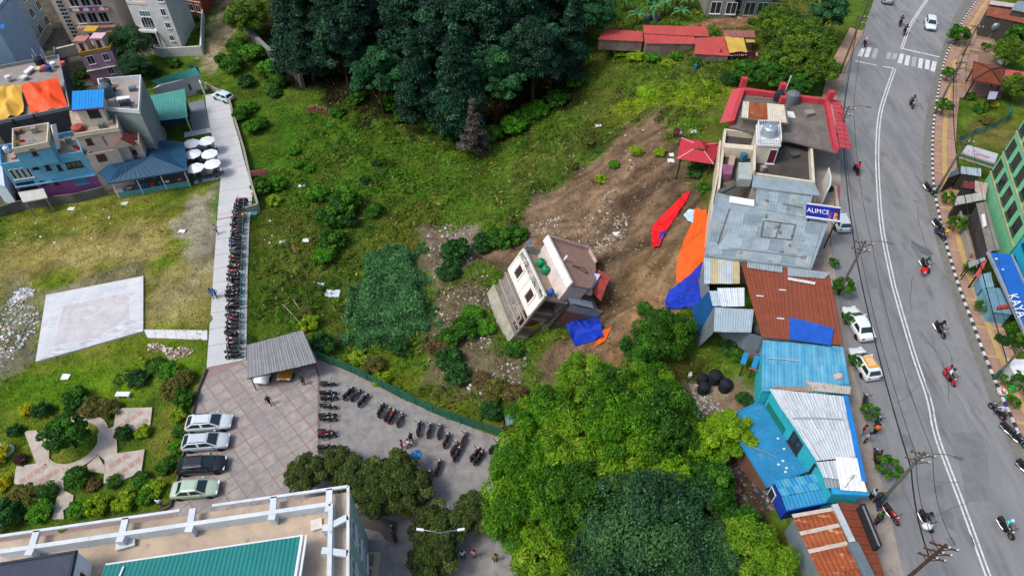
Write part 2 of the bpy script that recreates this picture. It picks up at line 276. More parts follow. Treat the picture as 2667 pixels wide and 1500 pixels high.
# colour of what grows or lies on the ground, by place
ZONES = [([(-60,-40),(500,-20),(400,120),(300,190),(370,330),(515,430),(240,505),(-60,515)], '#6b665c', '#565244', 2, .9),  # (overview outline, colour, second colour, softness in m, opacity)
 ([(0,520),(540,470),(540,930),(300,1000),(0,1350)], '#6a8022', '#87843c', 2, 1),
 ([(0,600),(420,560),(440,640),(120,690),(0,760)], '#9c8f50', '#a79a62', 2.5, .8),
 ([(370,700),(470,640),(535,560),(540,830),(365,830)], '#8b8446', '#a09468', 2, .9),
 ([(470,500),(552,470),(540,680),(490,640),(440,600)], '#9a9280', '#aaa28f', 2, .85),
 ([(110,745),(260,680),(365,655),(365,700),(118,748)], '#8d8768', '#7c7752', .5, .95),
 ([(0,950),(520,880),(500,960),(250,1030),(0,1100)], '#557f14', '#6c8c1c', 3, .9),
 ([(400,1000),(500,960),(440,1200),(420,1290),(360,1290)], '#6b7426', '#85803c', 2, .8),
 ([(0,735),(60,700),(110,760),(90,900),(0,960)], '#8f8a78', '#6d7440', 2.5, .8),
 ([(620,230),(900,300),(1200,420),(1200,560),(1000,600),(640,560)], '#446c18', '#50681e', 5, .9),
 ([(620,520),(1060,480),(1060,900),(800,900),(620,880)], '#4c661e', '#5e6828', 4, .9),
 ([(960,520),(1120,500),(1090,640),(900,650)], '#6d692c', '#5c6a1f', 3, .8),
 ([(850,900),(1000,880),(1330,1100),(1250,1090),(1000,990)], '#5c7516', '#6c7322', 3, .8),
 ([(1200,420),(1500,230),(1830,200),(1830,330),(1560,420),(1300,520)], '#4e6a20', '#5e682c', 4, .9),
 ([(1500,250),(1620,210),(1830,230),(1830,290),(1650,280)], '#6f8a17', '#7c8424', 3, .9),
 ([(1400,540),(1340,470),(1500,400),(1640,320),(1660,330),(1560,420),(1480,480)], '#7d7468', '#6a6152', 2, .75),
 ([(1190,590),(1280,520),(1400,440),(1540,345),(1660,325),(1700,400),(1730,480),(1770,540),(1760,770),(1650,810),(1560,930),(1400,960),(1320,930),(1350,860),(1480,720)], '#8a745c', '#735f4a', 2.2, 1),
 ([(1440,560),(1560,560),(1700,680),(1560,790),(1530,700)], '#84705a', '#6c604f', 2, .9),
 ([(1560,640),(1700,600),(1760,760),(1600,860),(1550,800)], '#957a56', '#836c50', 2, .9),
 ([(1560,820),(1640,760),(1680,770),(1560,930),(1480,940)], '#9c7d58', '#8b6e4c', 1.2, .9),
 ([(1060,570),(1220,560),(1200,660),(1100,720),(1060,660)], '#8d8272', '#776a55', 1.5, .9),
 ([(1060,860),(1100,740),(1200,680),(1240,740),(1240,860),(1320,900),(1330,1000),(1180,1010),(1080,950)], '#776b55', '#655a44', 2, .85),
 ([(1330,930),(1560,920),(1560,960),(1420,1000)], '#a08568', '#8a7259', 1.5, .9),
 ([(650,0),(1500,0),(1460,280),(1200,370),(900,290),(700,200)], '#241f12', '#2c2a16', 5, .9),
 ([(550,0),(620,0),(580,120),(520,190),(500,140)], '#8f8463', '#a39778', 2, .85),
 ([(1500,40),(1900,0),(2110,0),(2080,240),(1880,220),(1700,190),(1480,190)], '#4f6a1c', '#5c6228', 4, .8),
 ([(1900,70),(1700,60),(1850,40),(1910,50)], '#9a7358', '#8d6a52', 1, .9),
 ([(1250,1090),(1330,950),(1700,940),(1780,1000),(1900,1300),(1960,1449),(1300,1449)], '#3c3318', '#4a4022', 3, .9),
 ([(1730,950),(1850,960),(1900,1010),(1850,1070),(1740,1090)], '#9d9282', '#857460', 1.5, .95),
 ([(1800,1110),(1890,1180),(1960,1290),(1900,1330),(1790,1220)], '#4b4034', '#3b342a', 1.5, .95),
 ([(2440,300),(2576,240),(2576,380),(2440,380)], '#5d7420', '#7c7440', 1.2, .9),
 ([(1780,330),(1810,330),(1790,560),(1760,560)], '#54621f', '#6e6238', 1.5, .8),
]
base = np.array(lin('#557020')); Cc = np.ones((*GX.shape, 3)) * base
nz = vnoise(GX, GY, 7, 21) * 1.2 + vnoise(GX, GY, 2.5, 22) * .9 + vnoise(GX, GY, 1., 23) * .6
fr = vnoise(GX, GY, 3, 31) + vnoise(GX, GY, 1.1, 32) * .8
dirtm = np.zeros(GX.shape)
for zi, (pts, ca, cb, soft, op) in enumerate(ZONES):
    zl = 0 if pts[0][0] < 700 else (RZ if pts[0][0] > 2200 else np.mean([G(o(*q)).z for q in pts]))
    poly = [P(o(*q), zl) for q in pts]
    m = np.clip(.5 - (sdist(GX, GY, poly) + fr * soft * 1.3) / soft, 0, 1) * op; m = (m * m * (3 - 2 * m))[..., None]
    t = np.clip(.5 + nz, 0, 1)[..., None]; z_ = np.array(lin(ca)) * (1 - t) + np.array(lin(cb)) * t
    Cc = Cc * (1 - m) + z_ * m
Cc *= (1 + sm * (gull * .9 + vnoise(fa * 2.2, sl_a * 2, 1.2, 44) * .9))[..., None]
Cc *= np.clip(1 + .55 * vnoise(GX, GY, 1.4, 41) + .5 * vnoise(GX, GY, .7, 42) + .35 * vnoise(GX, GY, 4, 43), .35, 1.8)[..., None]
me = bpy.data.meshes.new('ground'); nx, ny = GX.shape
me.from_pydata(np.stack([GX, GY, GZ], -1).reshape(-1, 3).tolist(), [], [(i * ny + j, (i + 1) * ny + j, (i + 1) * ny + j + 1, i * ny + j + 1) for i in range(nx - 1) for j in range(ny - 1)])
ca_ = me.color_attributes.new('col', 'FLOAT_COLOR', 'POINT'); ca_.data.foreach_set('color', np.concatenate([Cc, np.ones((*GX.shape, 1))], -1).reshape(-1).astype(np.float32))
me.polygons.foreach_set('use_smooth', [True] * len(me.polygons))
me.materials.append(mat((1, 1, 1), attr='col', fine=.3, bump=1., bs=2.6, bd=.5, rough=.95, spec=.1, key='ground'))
ground = struct(bpy.data.objects.new('ground', me)); COL.objects.link(ground)
# ---------------------------------------------------------------- paved ground
def sheet(name, pts, z, m, th=.0, parent=None):
    mb = MB()
    if th: mb.prism(pts, z - th, z, 0)
    else:
        n = len(pts); ar = sum(pts[i][0] * pts[(i + 1) % n][1] - pts[(i + 1) % n][0] * pts[i][1] for i in range(n))
        q = [V(p[0], p[1], z) for p in pts]; mb.poly(q if ar > 0 else q[::-1])
    return mb.build(name, m, parent)
def dense(L, st=1.2):
    out = []
    for i in range(len(L) - 1):
        a, b = Vector(L[i]), Vector(L[i + 1]); n = max(1, int((b - a).length / st)); out += [a + (b - a) * j / n for j in range(n)]
    return out + [Vector(L[-1])]
def smoothline(L, it=2):
    L = [Vector(q) for q in L]
    for _ in range(it):
        N_ = [L[0]]
        for i in range(len(L) - 1): N_ += [L[i] * .75 + L[i + 1] * .25, L[i] * .25 + L[i + 1] * .75]
        L = N_ + [L[-1]]
    return L
def offs(L, d):                              # shift a ground line sideways (to its right)
    out = []
    for i in range(len(L)):
        t = (L[min(i + 1, len(L) - 1)] - L[max(i - 1, 0)]); t.z = 0; t.normalize(); out.append(L[i] + Vector((t.y, -t.x, 0)) * d)
    return out
def strip(name, A, B, z, m, parent=None):
    mb = MB(); n = len(A); mb.add([V(q[0], q[1], z) for q in A] + [V(q[0], q[1], z) for q in B], [(i, i + 1, n + i + 1, n + i) for i in range(n - 1)])
    return mb.build(name, m, parent)
m_asph = mat('#74777a', '#8b8c8d', s=.3, k=.6, rough=.9, bump=.15, bs=30, stain='#686b6e', st=(.54, .8, .16), fine=.12, stretch=(1.2, .22, 1))
m_conc = mat('#c3c5c6', '#b5b8ba', s=.35, k=.6, bump=.1, stain='#a5a49c', st=(.62, 1.2, .12), fine=.06)
m_wline = mat('#e4e6e8', '#b9bcbf', s=3, k=.5, fine=.15, stain='#9a9da0', st=(.55, 4, .08))
m_yline = mat('#d9bd7e', '#c2a76a', s=3, k=.5, fine=.15, stain='#a09a8a', st=(.62, 4, .08))
roadL = smoothline([P(q, RZ) for q in ROAD_L]); kerbL = smoothline([P(q, RZ) for q in KERB]); yelR = smoothline([P(q, RZ) for q in ROAD_Y])
road = struct(sheet('road', roadL + kerbL[::-1], RZ, m_asph))
def marking(name, L, wd, z=RZ + .004, m=m_wline): return strip(name, offs(L, -wd / 2), offs(L, wd / 2), z, m, road)
marking('edge_line', yelR, .28, m=m_yline)
marking('edge_line', smoothline([P(q, RZ) for q in ((2223,979),(2240,1044),(2259,1138),(2296,1271),(2345,1486),(2365,1560))]), .25, m=m_yline)
marking('edge_line', smoothline([P(q, RZ) for q in (d2(1760,980), d2(1790,1150), d2(1830,1400), d3(1850,200))]), .22, m=m_yline)
marking('edge_line', smoothline([P(q, RZ) for q in (d1(1880,880), d1(1840,1000), d1(1850,1080))]), .22, m=m_yline)
cA = [e1(490,690), e1(400,940), e1(335,1150), e1(312,1449), e2(312,250), e2(345,780), e2(405,1100), e2(480,1449), e3(500,60), e3(575,330), e3(700,750), e3(840,1130), e4(885,0), e4(1050,430), e4(1200,830), e4(1420,1449), (2600,1580)]
cl = smoothline([P(q, RZ) for q in cA]); cl2 = offs(cl, -.36)
marking('centre_line', cl, .16); marking('centre_line', cl2, .15)
cB = [P(q, RZ) for q in (e1(840,-20), e1(700,190), e1(640,300), e1(575,490))]
marking('centre_line', offs(cB, .15), .15); marking('centre_line', offs(cB, -.15), .15)
marking('stop_line', [P(q, RZ) for q in (e1(560,488), e1(970,580))], .3); marking('stop_line', [P(q, RZ) for q in (e1(390,672), e1(500,690))], .25)
marking('stop_line', [P(q, RZ) for q in (e1(105,615), e1(320,660))], .28, m=mat('#d5d7d9', '#a9acaf', s=2.5, k=.7, fine=.1))
zA = [(185,490),(250,480),(320,490),(455,530),(515,540),(580,545),(640,560),(705,575),(770,590),(838,605),(905,620)]; zB = [(150,570),(215,578),(290,590),(430,595),(490,600),(550,640),(620,660),(690,672),(755,690),(825,700),(885,720)]
for i, (a, b) in enumerate(zip(zA, zB)):
    A, B = P(e1(*a), RZ), P(e1(*b), RZ); worn = i in (2, 3, 4, 7)
    marking('zebra_stripe', [A, (A + B) / 2, B], .62, m=mat('#aaacae', '#9a9c9f', s=2, k=.5) if worn else m_wline)
m_patch = mat('#6e7175', '#7a7d80', s=.8, k=.6, rough=.92, stain='#6a6d71', st=(.58, 2, .1)); m_patch2 = mat('#787b7d', '#838586', s=.6, k=.6, stain='#75787b', st=(.6, 2, .1))
for f, pts, m in ((e3, [(600,110),(830,130),(870,430),(640,430)], m_patch2), (e4, [(1060,0),(1360,0),(1440,190),(1460,700),(1220,700),(1180,430),(1110,200)], m_patch), (e3, [(900,480),(1060,450),(1200,740),(930,740)], m_patch2),
                  (e3, [(240,0),(330,0),(560,1000),(700,1449),(540,1449),(380,560)], m_patch2), (e4, [(1220,700),(1460,700),(1540,860),(1400,860)], m_patch2), (e2, [(660,960),(740,1010),(850,1060),(900,1110),(830,1130),(700,1060)], mat('#54565a', '#6a6c70', s=2)),
                  (e2, [(460,570),(560,590),(640,680),(520,650)], m_patch), (e2, [(680,560),(770,570),(770,600),(700,590)], m_patch), (e2, [(610,1130),(780,1140),(760,1320),(580,1300)], m_patch2), (e4, [(500,0),(640,0),(1000,640),(1150,980),(1000,960),(760,500)], m_patch2),
                  (e1, [(200,1150),(320,1160),(300,1300),(230,1300)], m_patch2)):
    sheet('asphalt_patch', [P(f(*q), RZ) for q in pts], RZ + .002, m, parent=road)
m_crk = mat('#4a4c4f', '#5a5c5f', s=2); rr_ = random.Random(5)
for i in range(26):                          # cracks and sealed joints in the asphalt
    p = P((rr_.uniform(2230, 2440), rr_.uniform(150, 1450)), RZ) if i % 3 else P((rr_.uniform(2330, 2600), rr_.uniform(700, 1450)), RZ)
    a = rr_.choice((1.45, 1.75, 1.6, .2, 2.9)); L_ = [p]
    for k in range(rr_.randint(5, 14)): a += rr_.uniform(-.28, .28); L_.append(L_[-1] + V(math.cos(a), math.sin(a), 0) * .55)
    if max(sdist(np.array([q.x for q in L_]), np.array([q.y for q in L_]), ROADP)) < -1.5: marking('crack', L_, rr_.uniform(.03, .07), RZ + .0062 + i * .0001, m_crk)
for i in range(12):                          # oil and tyre stains
    p = P((rr_.uniform(2250, 2420), rr_.uniform(200, 1450)), RZ) if i % 2 else P((rr_.uniform(2400, 2560), rr_.uniform(800, 1450)), RZ); rx, ry = rr_.uniform(.25, .6), rr_.uniform(.4, 1.6)
    q = [p + V(math.cos(t) * rx * rr_.uniform(.7, 1.2), math.sin(t) * ry * rr_.uniform(.7, 1.2), 0) for t in np.linspace(0, 6.0, 12)]
    if max(sdist(np.array([v.x for v in q]), np.array([v.y for v in q]), ROADP)) < -.6: sheet('oil_stain', q, RZ + .003 + i * .0001, mat('#6b6e70', '#747779', s=1.5, rough=.6), parent=road)
# gutter strip and black-and-white kerb stones
m_gut = mat('#7d7c76', '#6b6a64', s=2, k=.7, stain='#4f5a30', st=(.62, 2, .1))
strip('gutter', offs(yelR, .25), kerbL[:len(yelR)] if len(kerbL) == len(yelR) else [kerbL[min(range(len(kerbL)), key=lambda j: (kerbL[j] - q).length)] for q in yelR], RZ + .006, m_gut, road)
# right-hand pavement
SWR = [P(q, RZ) for q in ((2620,-60), e1(1450,0), e1(1400,120), e1(1500,400), e1(1600,640), e1(1640,760), e1(1580,960), e1(1100,1000), e1(1050,1100), e1(1040,1449), e2(1040,250), e2(1100,620), e2(1220,1150), e2(1340,1430), e3(1440,230), e3(1640,650), e3(1760,1000), e4(1800,0), (2760,1320), (2850,1500))]
m_tile = mat('#a68675', '#977a6b', s=.8, k=.6, fine=.2, stain='#9a8a72', st=(.6, 1.5, .12)); m_tact = mat('#bfa06a', '#ae925f', s=1.5, k=.6, fine=.15, stain='#b39678', st=(.6, 2, .1)); m_tile2 = mat('#9d8072', '#a98874', s=1., k=.6, fine=.2)
pav = struct(sheet('pavement', [q for q in kerbL if True] + SWR[::-1], RZ + .13, mat('#8d7060', '#7d6558', s=1, k=.5), th=.2))
kd = dense([V(*q) for q in kerbL], .1); acc = []; s_ = 0
for i in range(1, len(kd)): 
    s_ += (kd[i] - kd[i - 1]).length; acc.append(s_)
m_kw, m_kb = mat('#dcdedf', '#b8babb', s=3, k=.4, fine=.15), mat('#2c2e31', '#45474a', s=3, k=.4, fine=.15)
st_ = .55; npt = int(acc[-1] / st_); KP = [kd[min(int(np.searchsorted(acc, i * st_)), len(kd) - 1)] for i in range(npt)]
for i in range(len(KP) - 1):
    a, b = KP[i], KP[i + 1]
    if a.y < 20 or a.y > 125: continue
    t = (b - a).normalized(); n = Vector((t.y, -t.x, 0))
    MB().box((a + b) / 2 + Vector((0, 0, .07)), t * (st_ / 2 - .008), n * .12, (0, 0, .09)).build('kerb_stone', m_kw if i % 2 else m_kb, pav)
# tiled bays of the pavement between yellow tactile bands
tl_ = offs(KP, -1.5); 
inn = [kerbL, SWR]
def swpt(i, f_): 
    a = KP[i]; t = (KP[min(i + 1, len(KP) - 1)] - KP[max(i - 1, 0)]).normalized(); n = Vector((-t.y, t.x, 0)); n = n if n.x > 0 else -n; return a + n * f_
for i in range(0, len(KP) - 7, 7):
    if KP[i].y < 20 or KP[i].y > 122: continue
    wide = 2.9
    for j, (f0, f1, m) in enumerate(((.2, 1.12, m_tile), (1.15, 1.75, m_tact), (1.78, wide, m_tile2))):
        q = [swpt(i, f0), swpt(i + 6.55 if False else i + 7, f0), swpt(i + 7, f1), swpt(i, f1)]; c = sum(q, Vector()) / 4; q = [c + (p - c) * (.985 if j != 1 else 1.0) for p in q]
        sheet('paving_bay' if j != 1 else 'tactile_band', q, RZ + .145, m, parent=pav)
    q = [swpt(i, .2), swpt(i, wide)]; t = (KP[i + 1] - KP[i]).normalized() * .14; sheet('cross_band', [q[0] - t, q[0] + t, q[1] + t, q[1] - t], RZ + .149, m_tact, parent=pav)
for a, b, c, d in (((1100,490),(1340,560),(1330,700),(1080,600)), ((1180,380),(1480,420),(1500,560),(1180,500)), ((1050,700),(1260,740),(1250,860),(1030,830)), ((1060,870),(1270,890),(1260,1000),(1090,980))):
    sheet('paving_bay', [P(e1(*q), RZ) for q in (a, b, c, d)], RZ + .152, m_tile, parent=pav)
for a, b in (((1080,480),(1500,540)), ((1060,640),(1300,700)), ((1040,850),(1280,880))):
    A, B = P(e1(*a), RZ), P(e1(*b), RZ); n = (B - A).normalized(); n = Vector((-n.y, n.x, 0)) * .16; sheet('cross_band', [A - n, B - n, B + n, A + n], RZ + .156, m_tact, parent=pav)
# left pavement of the road
pl = [P(q, RZ) for q in ((2181,262),(2177,400),(2172,520),(2160,635),(2176,739),(2200,880),(2225,979),(2240,1044),(2262,1138),(2300,1271),(2350,1486),(2380,1600))]; ql = offs(pl, 3.2)
struct(sheet('footpath', pl + ql[::-1], RZ + .12, mat('#a39a90', '#8d857c', s=1.2, k=.6, stain='#6f6a62', st=(.6, 2, .1)), th=.2))
pl2 = [P(q, RZ) for q in ((2249,83),(2225,130),(2200,179),(2181,262))]; struct(sheet('footpath', pl2 + offs(pl2, 2.2)[::-1], RZ + .12, mat('#b08f78', '#9b8070', s=1, k=.6), th=.2))
# lower lane, car park, courtyard
lane = struct(sheet('lane', LANE, .05, m_conc)); 
ll = [P(q, 0) for q in LANE_L]; lr = [P(q, 0) for q in reversed(LANE_R)]
for i in range(1, 22):                       # cast bays of the concrete lane
    f_ = i / 22; Ld = dense(ll, .5); Rd = dense(lr, .5); a, b = Ld[int(f_ * (len(Ld) - 1))], Rd[int(f_ * (len(Rd) - 1))]
    t = Vector((0, .035, 0)); sheet('joint', [a - t, b - t, b + t, a + t], .054, mat('#8f9294', '#7e8182', s=2), parent=lane)
lot = struct(sheet('car_park', LOT, .0, mat('#98807c', '#8b7572', s=.6, k=.6, stain='#8d8480', st=(.55, .5, .2))))
m_pav = [mat('#a29c98', '#938e8b', s=.5, k=.7, fine=.22, stain='#7f7c7a', st=(.58, .4, .15)), mat('#a8a19b', '#8f8987', s=.5, k=.7, fine=.22, stain='#c0b4a6', st=(.62, .6, .15)), mat('#9a9594', '#8c8786', s=.5, k=.7, fine=.22)]
m_pgrey = mat('#918f8e', '#83817f', s=.5, k=.7, fine=.25, stain='#726f6d', st=(.58, .5, .15))
def clip(poly, cl_):
    def ar(p): return sum(p[i][0] * p[(i + 1) % len(p)][1] - p[(i + 1) % len(p)][0] * p[i][1] for i in range(len(p)))
    if ar(cl_) < 0: cl_ = cl_[::-1]
    out = poly
    for i in range(len(cl_)):
        a, b = cl_[i], cl_[(i + 1) % len(cl_)]; inp, out = out, []
        for j in range(len(inp)):
            p, q = inp[j - 1], inp[j]; sp = (b[0] - a[0]) * (p[1] - a[1]) - (b[1] - a[1]) * (p[0] - a[0]); sq = (b[0] - a[0]) * (q[1] - a[1]) - (b[1] - a[1]) * (q[0] - a[0])
            if (sp >= 0) != (sq >= 0): t = sp / (sp - sq); out.append((p[0] + (q[0] - p[0]) * t, p[1] + (q[1] - p[1]) * t))
            if sq >= 0: out.append(q)
        if len(out) < 3: return []
    return out
WEST = [tuple(q[:2]) for q in PL(o, [(505,965),(478,1075),(440,1265),(430,1449),(790,1449),(800,1140),(803,930),(620,905)], 0)]
EAST = [tuple(q[:2]) for q in PL(o, [(808,910),(806,1449),(1310,1449),(1235,1200),(1268,1108),(1010,1004)], 0)]
s_ = 1.55
def pavers(region, st, gap, mats, name, cellmax=300):
    u, v = Vector((math.cos(R(40)), math.sin(R(40)))) * st, Vector((math.cos(R(132)), math.sin(R(132)))) * st; c0 = Vector((sum(q[0] for q in region) / len(region), sum(q[1] for q in region) / len(region))); k = 0
    for i in range(-22, 23):
        for j in range(-22, 23):
            c = c0 + u * i + v * j; h = .5 - gap / st
            q = clip([tuple(c + u * a + v * b) for a, b in ((-h, -h), (h, -h), (h, h), (-h, h))], region)
            if len(q) >= 3 and k < cellmax: sheet(name, q, .006, mats[(i * 7 + j * 3) % len(mats)], parent=lot); k += 1
pavers(WEST, 1.45, .07, m_pav, 'paving_panel')
eo = struct(sheet('courtyard', [V(*q, 0) for q in EAST], .005, m_pgrey))
sheet('drain_cover', PL(o, [(799,945),(806,945),(806,1140),(799,1140)], 0), .012, mat('#7a756f', '#5f5b57', s=3), parent=lot)
sheet('damp_patch', PL(b4, [(1600,800),(1900,850),(2060,900),(2050,1100),(1960,1100),(1880,1000),(1720,960)], 0), .008, mat('#55504c', '#635d58', s=1.5, rough=.5), parent=eo)
# ---------------------------------------------------------------- foliage
def quads_mesh(Pc, Nr, size, asp, cols, droop=0.):
    n = len(Pc); Nr = Nr / (np.linalg.norm(Nr, axis=1, keepdims=True) + 1e-9)
    r = rng.normal(size=(n, 3)); r[:, 2] -= droop; T = r - (r * Nr).sum(1, keepdims=True) * Nr; T /= np.linalg.norm(T, axis=1, keepdims=True) + 1e-9; B = np.cross(Nr, T)
    sz = (size * (.6 + .8 * rng.random(n)))[:, None]; a, b = T * sz, B * sz * asp
    v = np.stack([Pc - a * .9, Pc - b * .8 + a * .1, Pc + a, Pc + b * .8 + a * .1], 1).reshape(-1, 3)   # kite-shaped leaf
    return v, np.repeat(cols, 4, axis=0)
def leafobj(v, c, m):
    me = bpy.data.meshes.new('foliage'); n = len(v) // 4
    me.vertices.add(len(v)); me.vertices.foreach_set('co', v.astype(np.float32).reshape(-1)); me.loops.add(n * 4); me.loops.foreach_set('vertex_index', np.arange(n * 4))
    me.polygons.add(n); me.polygons.foreach_set('loop_start', np.arange(n) * 4); me.polygons.foreach_set('loop_total', np.full(n, 4))
    at = me.color_attributes.new('col', 'FLOAT_COLOR', 'POINT'); at.data.foreach_set('color', np.concatenate([c, np.ones((len(c), 1))], 1).astype(np.float32).reshape(-1))
    me.materials.append(m); me.update(calc_edges=True); return me
def clump_leaves(blobs, n, size, pal, asp=.55, droop=0., flat=.35, low=-.15, jit=.55):
    """leaves on the shells of many small clumps: blobs (x, y, z, rx, rz); pal = list of (colour, weight)"""
    b = np.array(blobs); wt = b[:, 3] ** 2; k = rng.choice(len(b), n, p=wt / wt.sum())
    d = rng.normal(size=(n, 3)); d /= np.linalg.norm(d, axis=1, keepdims=True); d[:, 2] = np.where(d[:, 2] < low, -d[:, 2] * .6, d[:, 2])
    rr = (.78 + .3 * rng.random(n) ** .7)[:, None]; bump = 1 + .16 * np.sin(d[:, :1] * 7 + k[:, None]) * np.sin(d[:, 1:2] * 6 + 2 * k[:, None])
    p = b[k, :3] + d * rr * bump * np.stack([b[k, 3], b[k, 3], b[k, 4]], 1)
    nr = d * (1 - flat) + rng.normal(size=(n, 3)) * jit; nr[:, 2] += flat
    cs = np.array([lin(q) for q, _ in pal]); ws = np.array([q for _, q in pal]); ws = ws / ws.sum()
    ck = rng.choice(len(pal), len(b), p=ws)[k]; alt = rng.choice(len(pal), n, p=ws); ck = np.where(rng.random(n) < .7, ck, alt)
    c = cs[ck] * (.75 + .5 * rng.random((n, 1)))
    return quads_mesh(p, nr, size, asp, c, droop)
def broad_blobs(R_, h0, h1, nb, br=.33, squash=.8, seed=0):
    r = np.random.default_rng(seed); out = []
    hc, hh = (h0 + h1) / 2, (h1 - h0) / 2
    while len(out) < nb:
        d = r.normal(size=3); d /= np.linalg.norm(d); q = r.random() ** .3 * .9
        if d[2] < -.55: continue
        rb = R_ * br * (.5 + .9 * r.random()); out.append((d[0] * q * R_ * (.9 + .25 * r.random()), d[1] * q * R_ * (.9 + .25 * r.random()), hc + d[2] * q * hh, rb, rb * squash))
    return out
def cone_blobs(R_, h0, h1, nb, seed=0, br=.36):
    r = np.random.default_rng(seed); out = []
    for i in range(nb):
        f_ = (i + r.random()) / nb; a = r.random() * 6.283 + i * 2.4; rad = R_ * (1 - f_ ** 1.3) * (.35 + .65 * r.random()); rb = R_ * br * (1.15 - .75 * f_) * (.8 + .5 * r.random())
        out.append((math.cos(a) * rad, math.sin(a) * rad, h0 + (h1 - h0) * f_, rb, rb * .62))
    return out
m_leaf = leafmat(); m_bark = mat('#4a3b2c', '#35291e', s=3, k=.7, fine=.3, bump=.4)
def trunk_mesh(h, r, blobs, lean=(0, 0), limbs=7, seed=0):
    rr = random.Random(seed); mb = MB(); top = V(lean[0], lean[1], h)
    mb.tube([V(0, 0, -.6), V(0, 0, .2), V(lean[0] * .4 + .1, lean[1] * .4, h * .45), top], [r * 1.5, r * 1.05, r * .8, r * .4], 8)
    for b in rr.sample(blobs, min(limbs, len(blobs))):
        s0 = V(lean[0] * .4, lean[1] * .4, h * (.35 + .35 * rr.random())); e = V(b[0], b[1], b[2]); mid = (s0 + e) / 2 + V(rr.uniform(-.2, .2), rr.uniform(-.2, .2), .25)
        mb.tube([s0, mid, e], [r * .42, r * .28, r * .1], 5)
    return mb.mesh(m_bark, True)
TPL = {}
def tree_template(key, kind, Rr, h0, h1, nb, n, size, pal, tr=.2, asp=.5, droop=0., limbs=7, br=None, seed=1, flat=.35, squash=.8):
    bl = broad_blobs(Rr, h0, h1, nb, br or .2, squash, seed) if kind == 'broad' else cone_blobs(Rr, h0, h1, nb, seed, br or .36)
    v, c = clump_leaves(bl, n, size, pal, asp, droop, flat)
    TPL[key] = (leafobj(v, c, m_leaf), trunk_mesh(h0 + (h1 - h0) * (.45 if kind == 'broad' else .93), tr, bl, limbs=limbs, seed=seed))
def plant(name, key, label, cat, loc, s=1., sz=None, rz=None, group=None, part='crown', stem='trunk'):
    t = thing(name, label, cat, loc, 0, group); cr, tk = TPL[key]; rz = random.random() * 6.28 if rz is None else rz
    for nm, me in ((stem, tk), (part, cr)):
        ob = bpy.data.objects.new(nm, me); COL.objects.link(ob); ob.parent = t; ob.scale = (s, s, sz or s); ob.rotation_euler = (0, 0, rz)
    return t
BR = [('#558a12', 3), ('#467c10', 4), ('#74a01c', 2), ('#376810', 3)]
DK = [('#3e6a3a', 3), ('#335c38', 4), ('#4b7540', 1.6), ('#274a30', 3)]
FO = [('#224e38', 4), ('#1b412e', 4), ('#3d6a46', 1.8), ('#153626', 3)]
OL = [('#56692c', 3), ('#475a26', 4), ('#687534', 2), ('#394a20', 3)]
tree_template('bright3', 'broad', 4.3, 1.9, 8.0, 84, 24000, 0.243, [('#7fa624', 3), ('#6b961a', 4), ('#94b236', 1.5), ('#4f7c14', 2)], .25, droop=1.1, asp=.27, flat=.2, seed=23)
tree_template('bright4', 'broad', 4.3, 2.0, 8.4, 84, 24000, .18, [('#3a6a14', 3), ('#2f5a12', 4), ('#4f8018', 2)], .25, droop=.4, seed=24)
tree_template('bright1', 'broad', 4.6, 2.2, 8.6, 92, 26350, 0.252, BR, .28, droop=1.1, asp=.27, flat=.2, seed=11)
tree_template('bright2', 'broad', 4.0, 1.8, 7.4, 80, 23250, 0.243, BR, .24, droop=1.1, asp=.27, flat=.2, seed=12)
tree_template('bluegreen', 'broad', 5.4, 2.5, 9.8, 128, 37200, 0.158, DK, .32, seed=13)
tree_template('lime', 'broad', 3.0, 1.2, 5.6, 60, 13950, 0.173, [('#8db01c', 3), ('#74a016', 4), ('#5c8c14', 2)], .18, droop=.6, seed=14)
tree_template('olive', 'broad', 3.4, 1.6, 5.4, 68, 21700, 0.144, OL, .2, seed=15, squash=.75)
tree_template('forest1', 'cone', 4.4, 2.5, 17.5, 102, 25200, 0.265, FO, .36, seed=16, flat=.3, br=.38)
tree_template('forest2', 'cone', 3.8, 3.0, 20.0, 108, 25200, 0.265, FO, .36, seed=17, flat=.3, br=.42)
tree_template('forest3', 'broad', 4.8, 4.0, 14.0, 100, 26350, 0.245, [('#2f6a3a', 4), ('#275a32', 4), ('#457e48', 2.5), ('#1d4a2a', 2)], .34, seed=18)
tree_template('forest4', 'broad', 5.2, 3.0, 16.5, 80, 26000, .25, FO, .36, seed=25, br=.24)
tree_template('midgreen', 'broad', 3.2, 1.4, 6.6, 68, 18600, 0.187, [('#3f7a1c', 3), ('#316518', 4), ('#528c22', 2), ('#254f15', 2)], .22, seed=19)
tree_template('yellowgreen', 'broad', 4.4, 2.0, 8.2, 88, 23250, 0.194, [('#5a7d1e', 3), ('#4b6c1a', 4), ('#718f26', 2), ('#38561a', 2)], .26, seed=20)
tree_template('streettree', 'broad', 1.5, 1.1, 3.2, 20, 2600, .2, [('#3f7418', 3), ('#2f5c14', 3), ('#558a1e', 2)], .07, seed=21)
tree_template('deadtree', 'cone', 2.4, 1.0, 11, 50, 5000, .22, [('#5c5650', 3), ('#4a4540', 3), ('#6a645a', 2)], .2, limbs=40, seed=22)
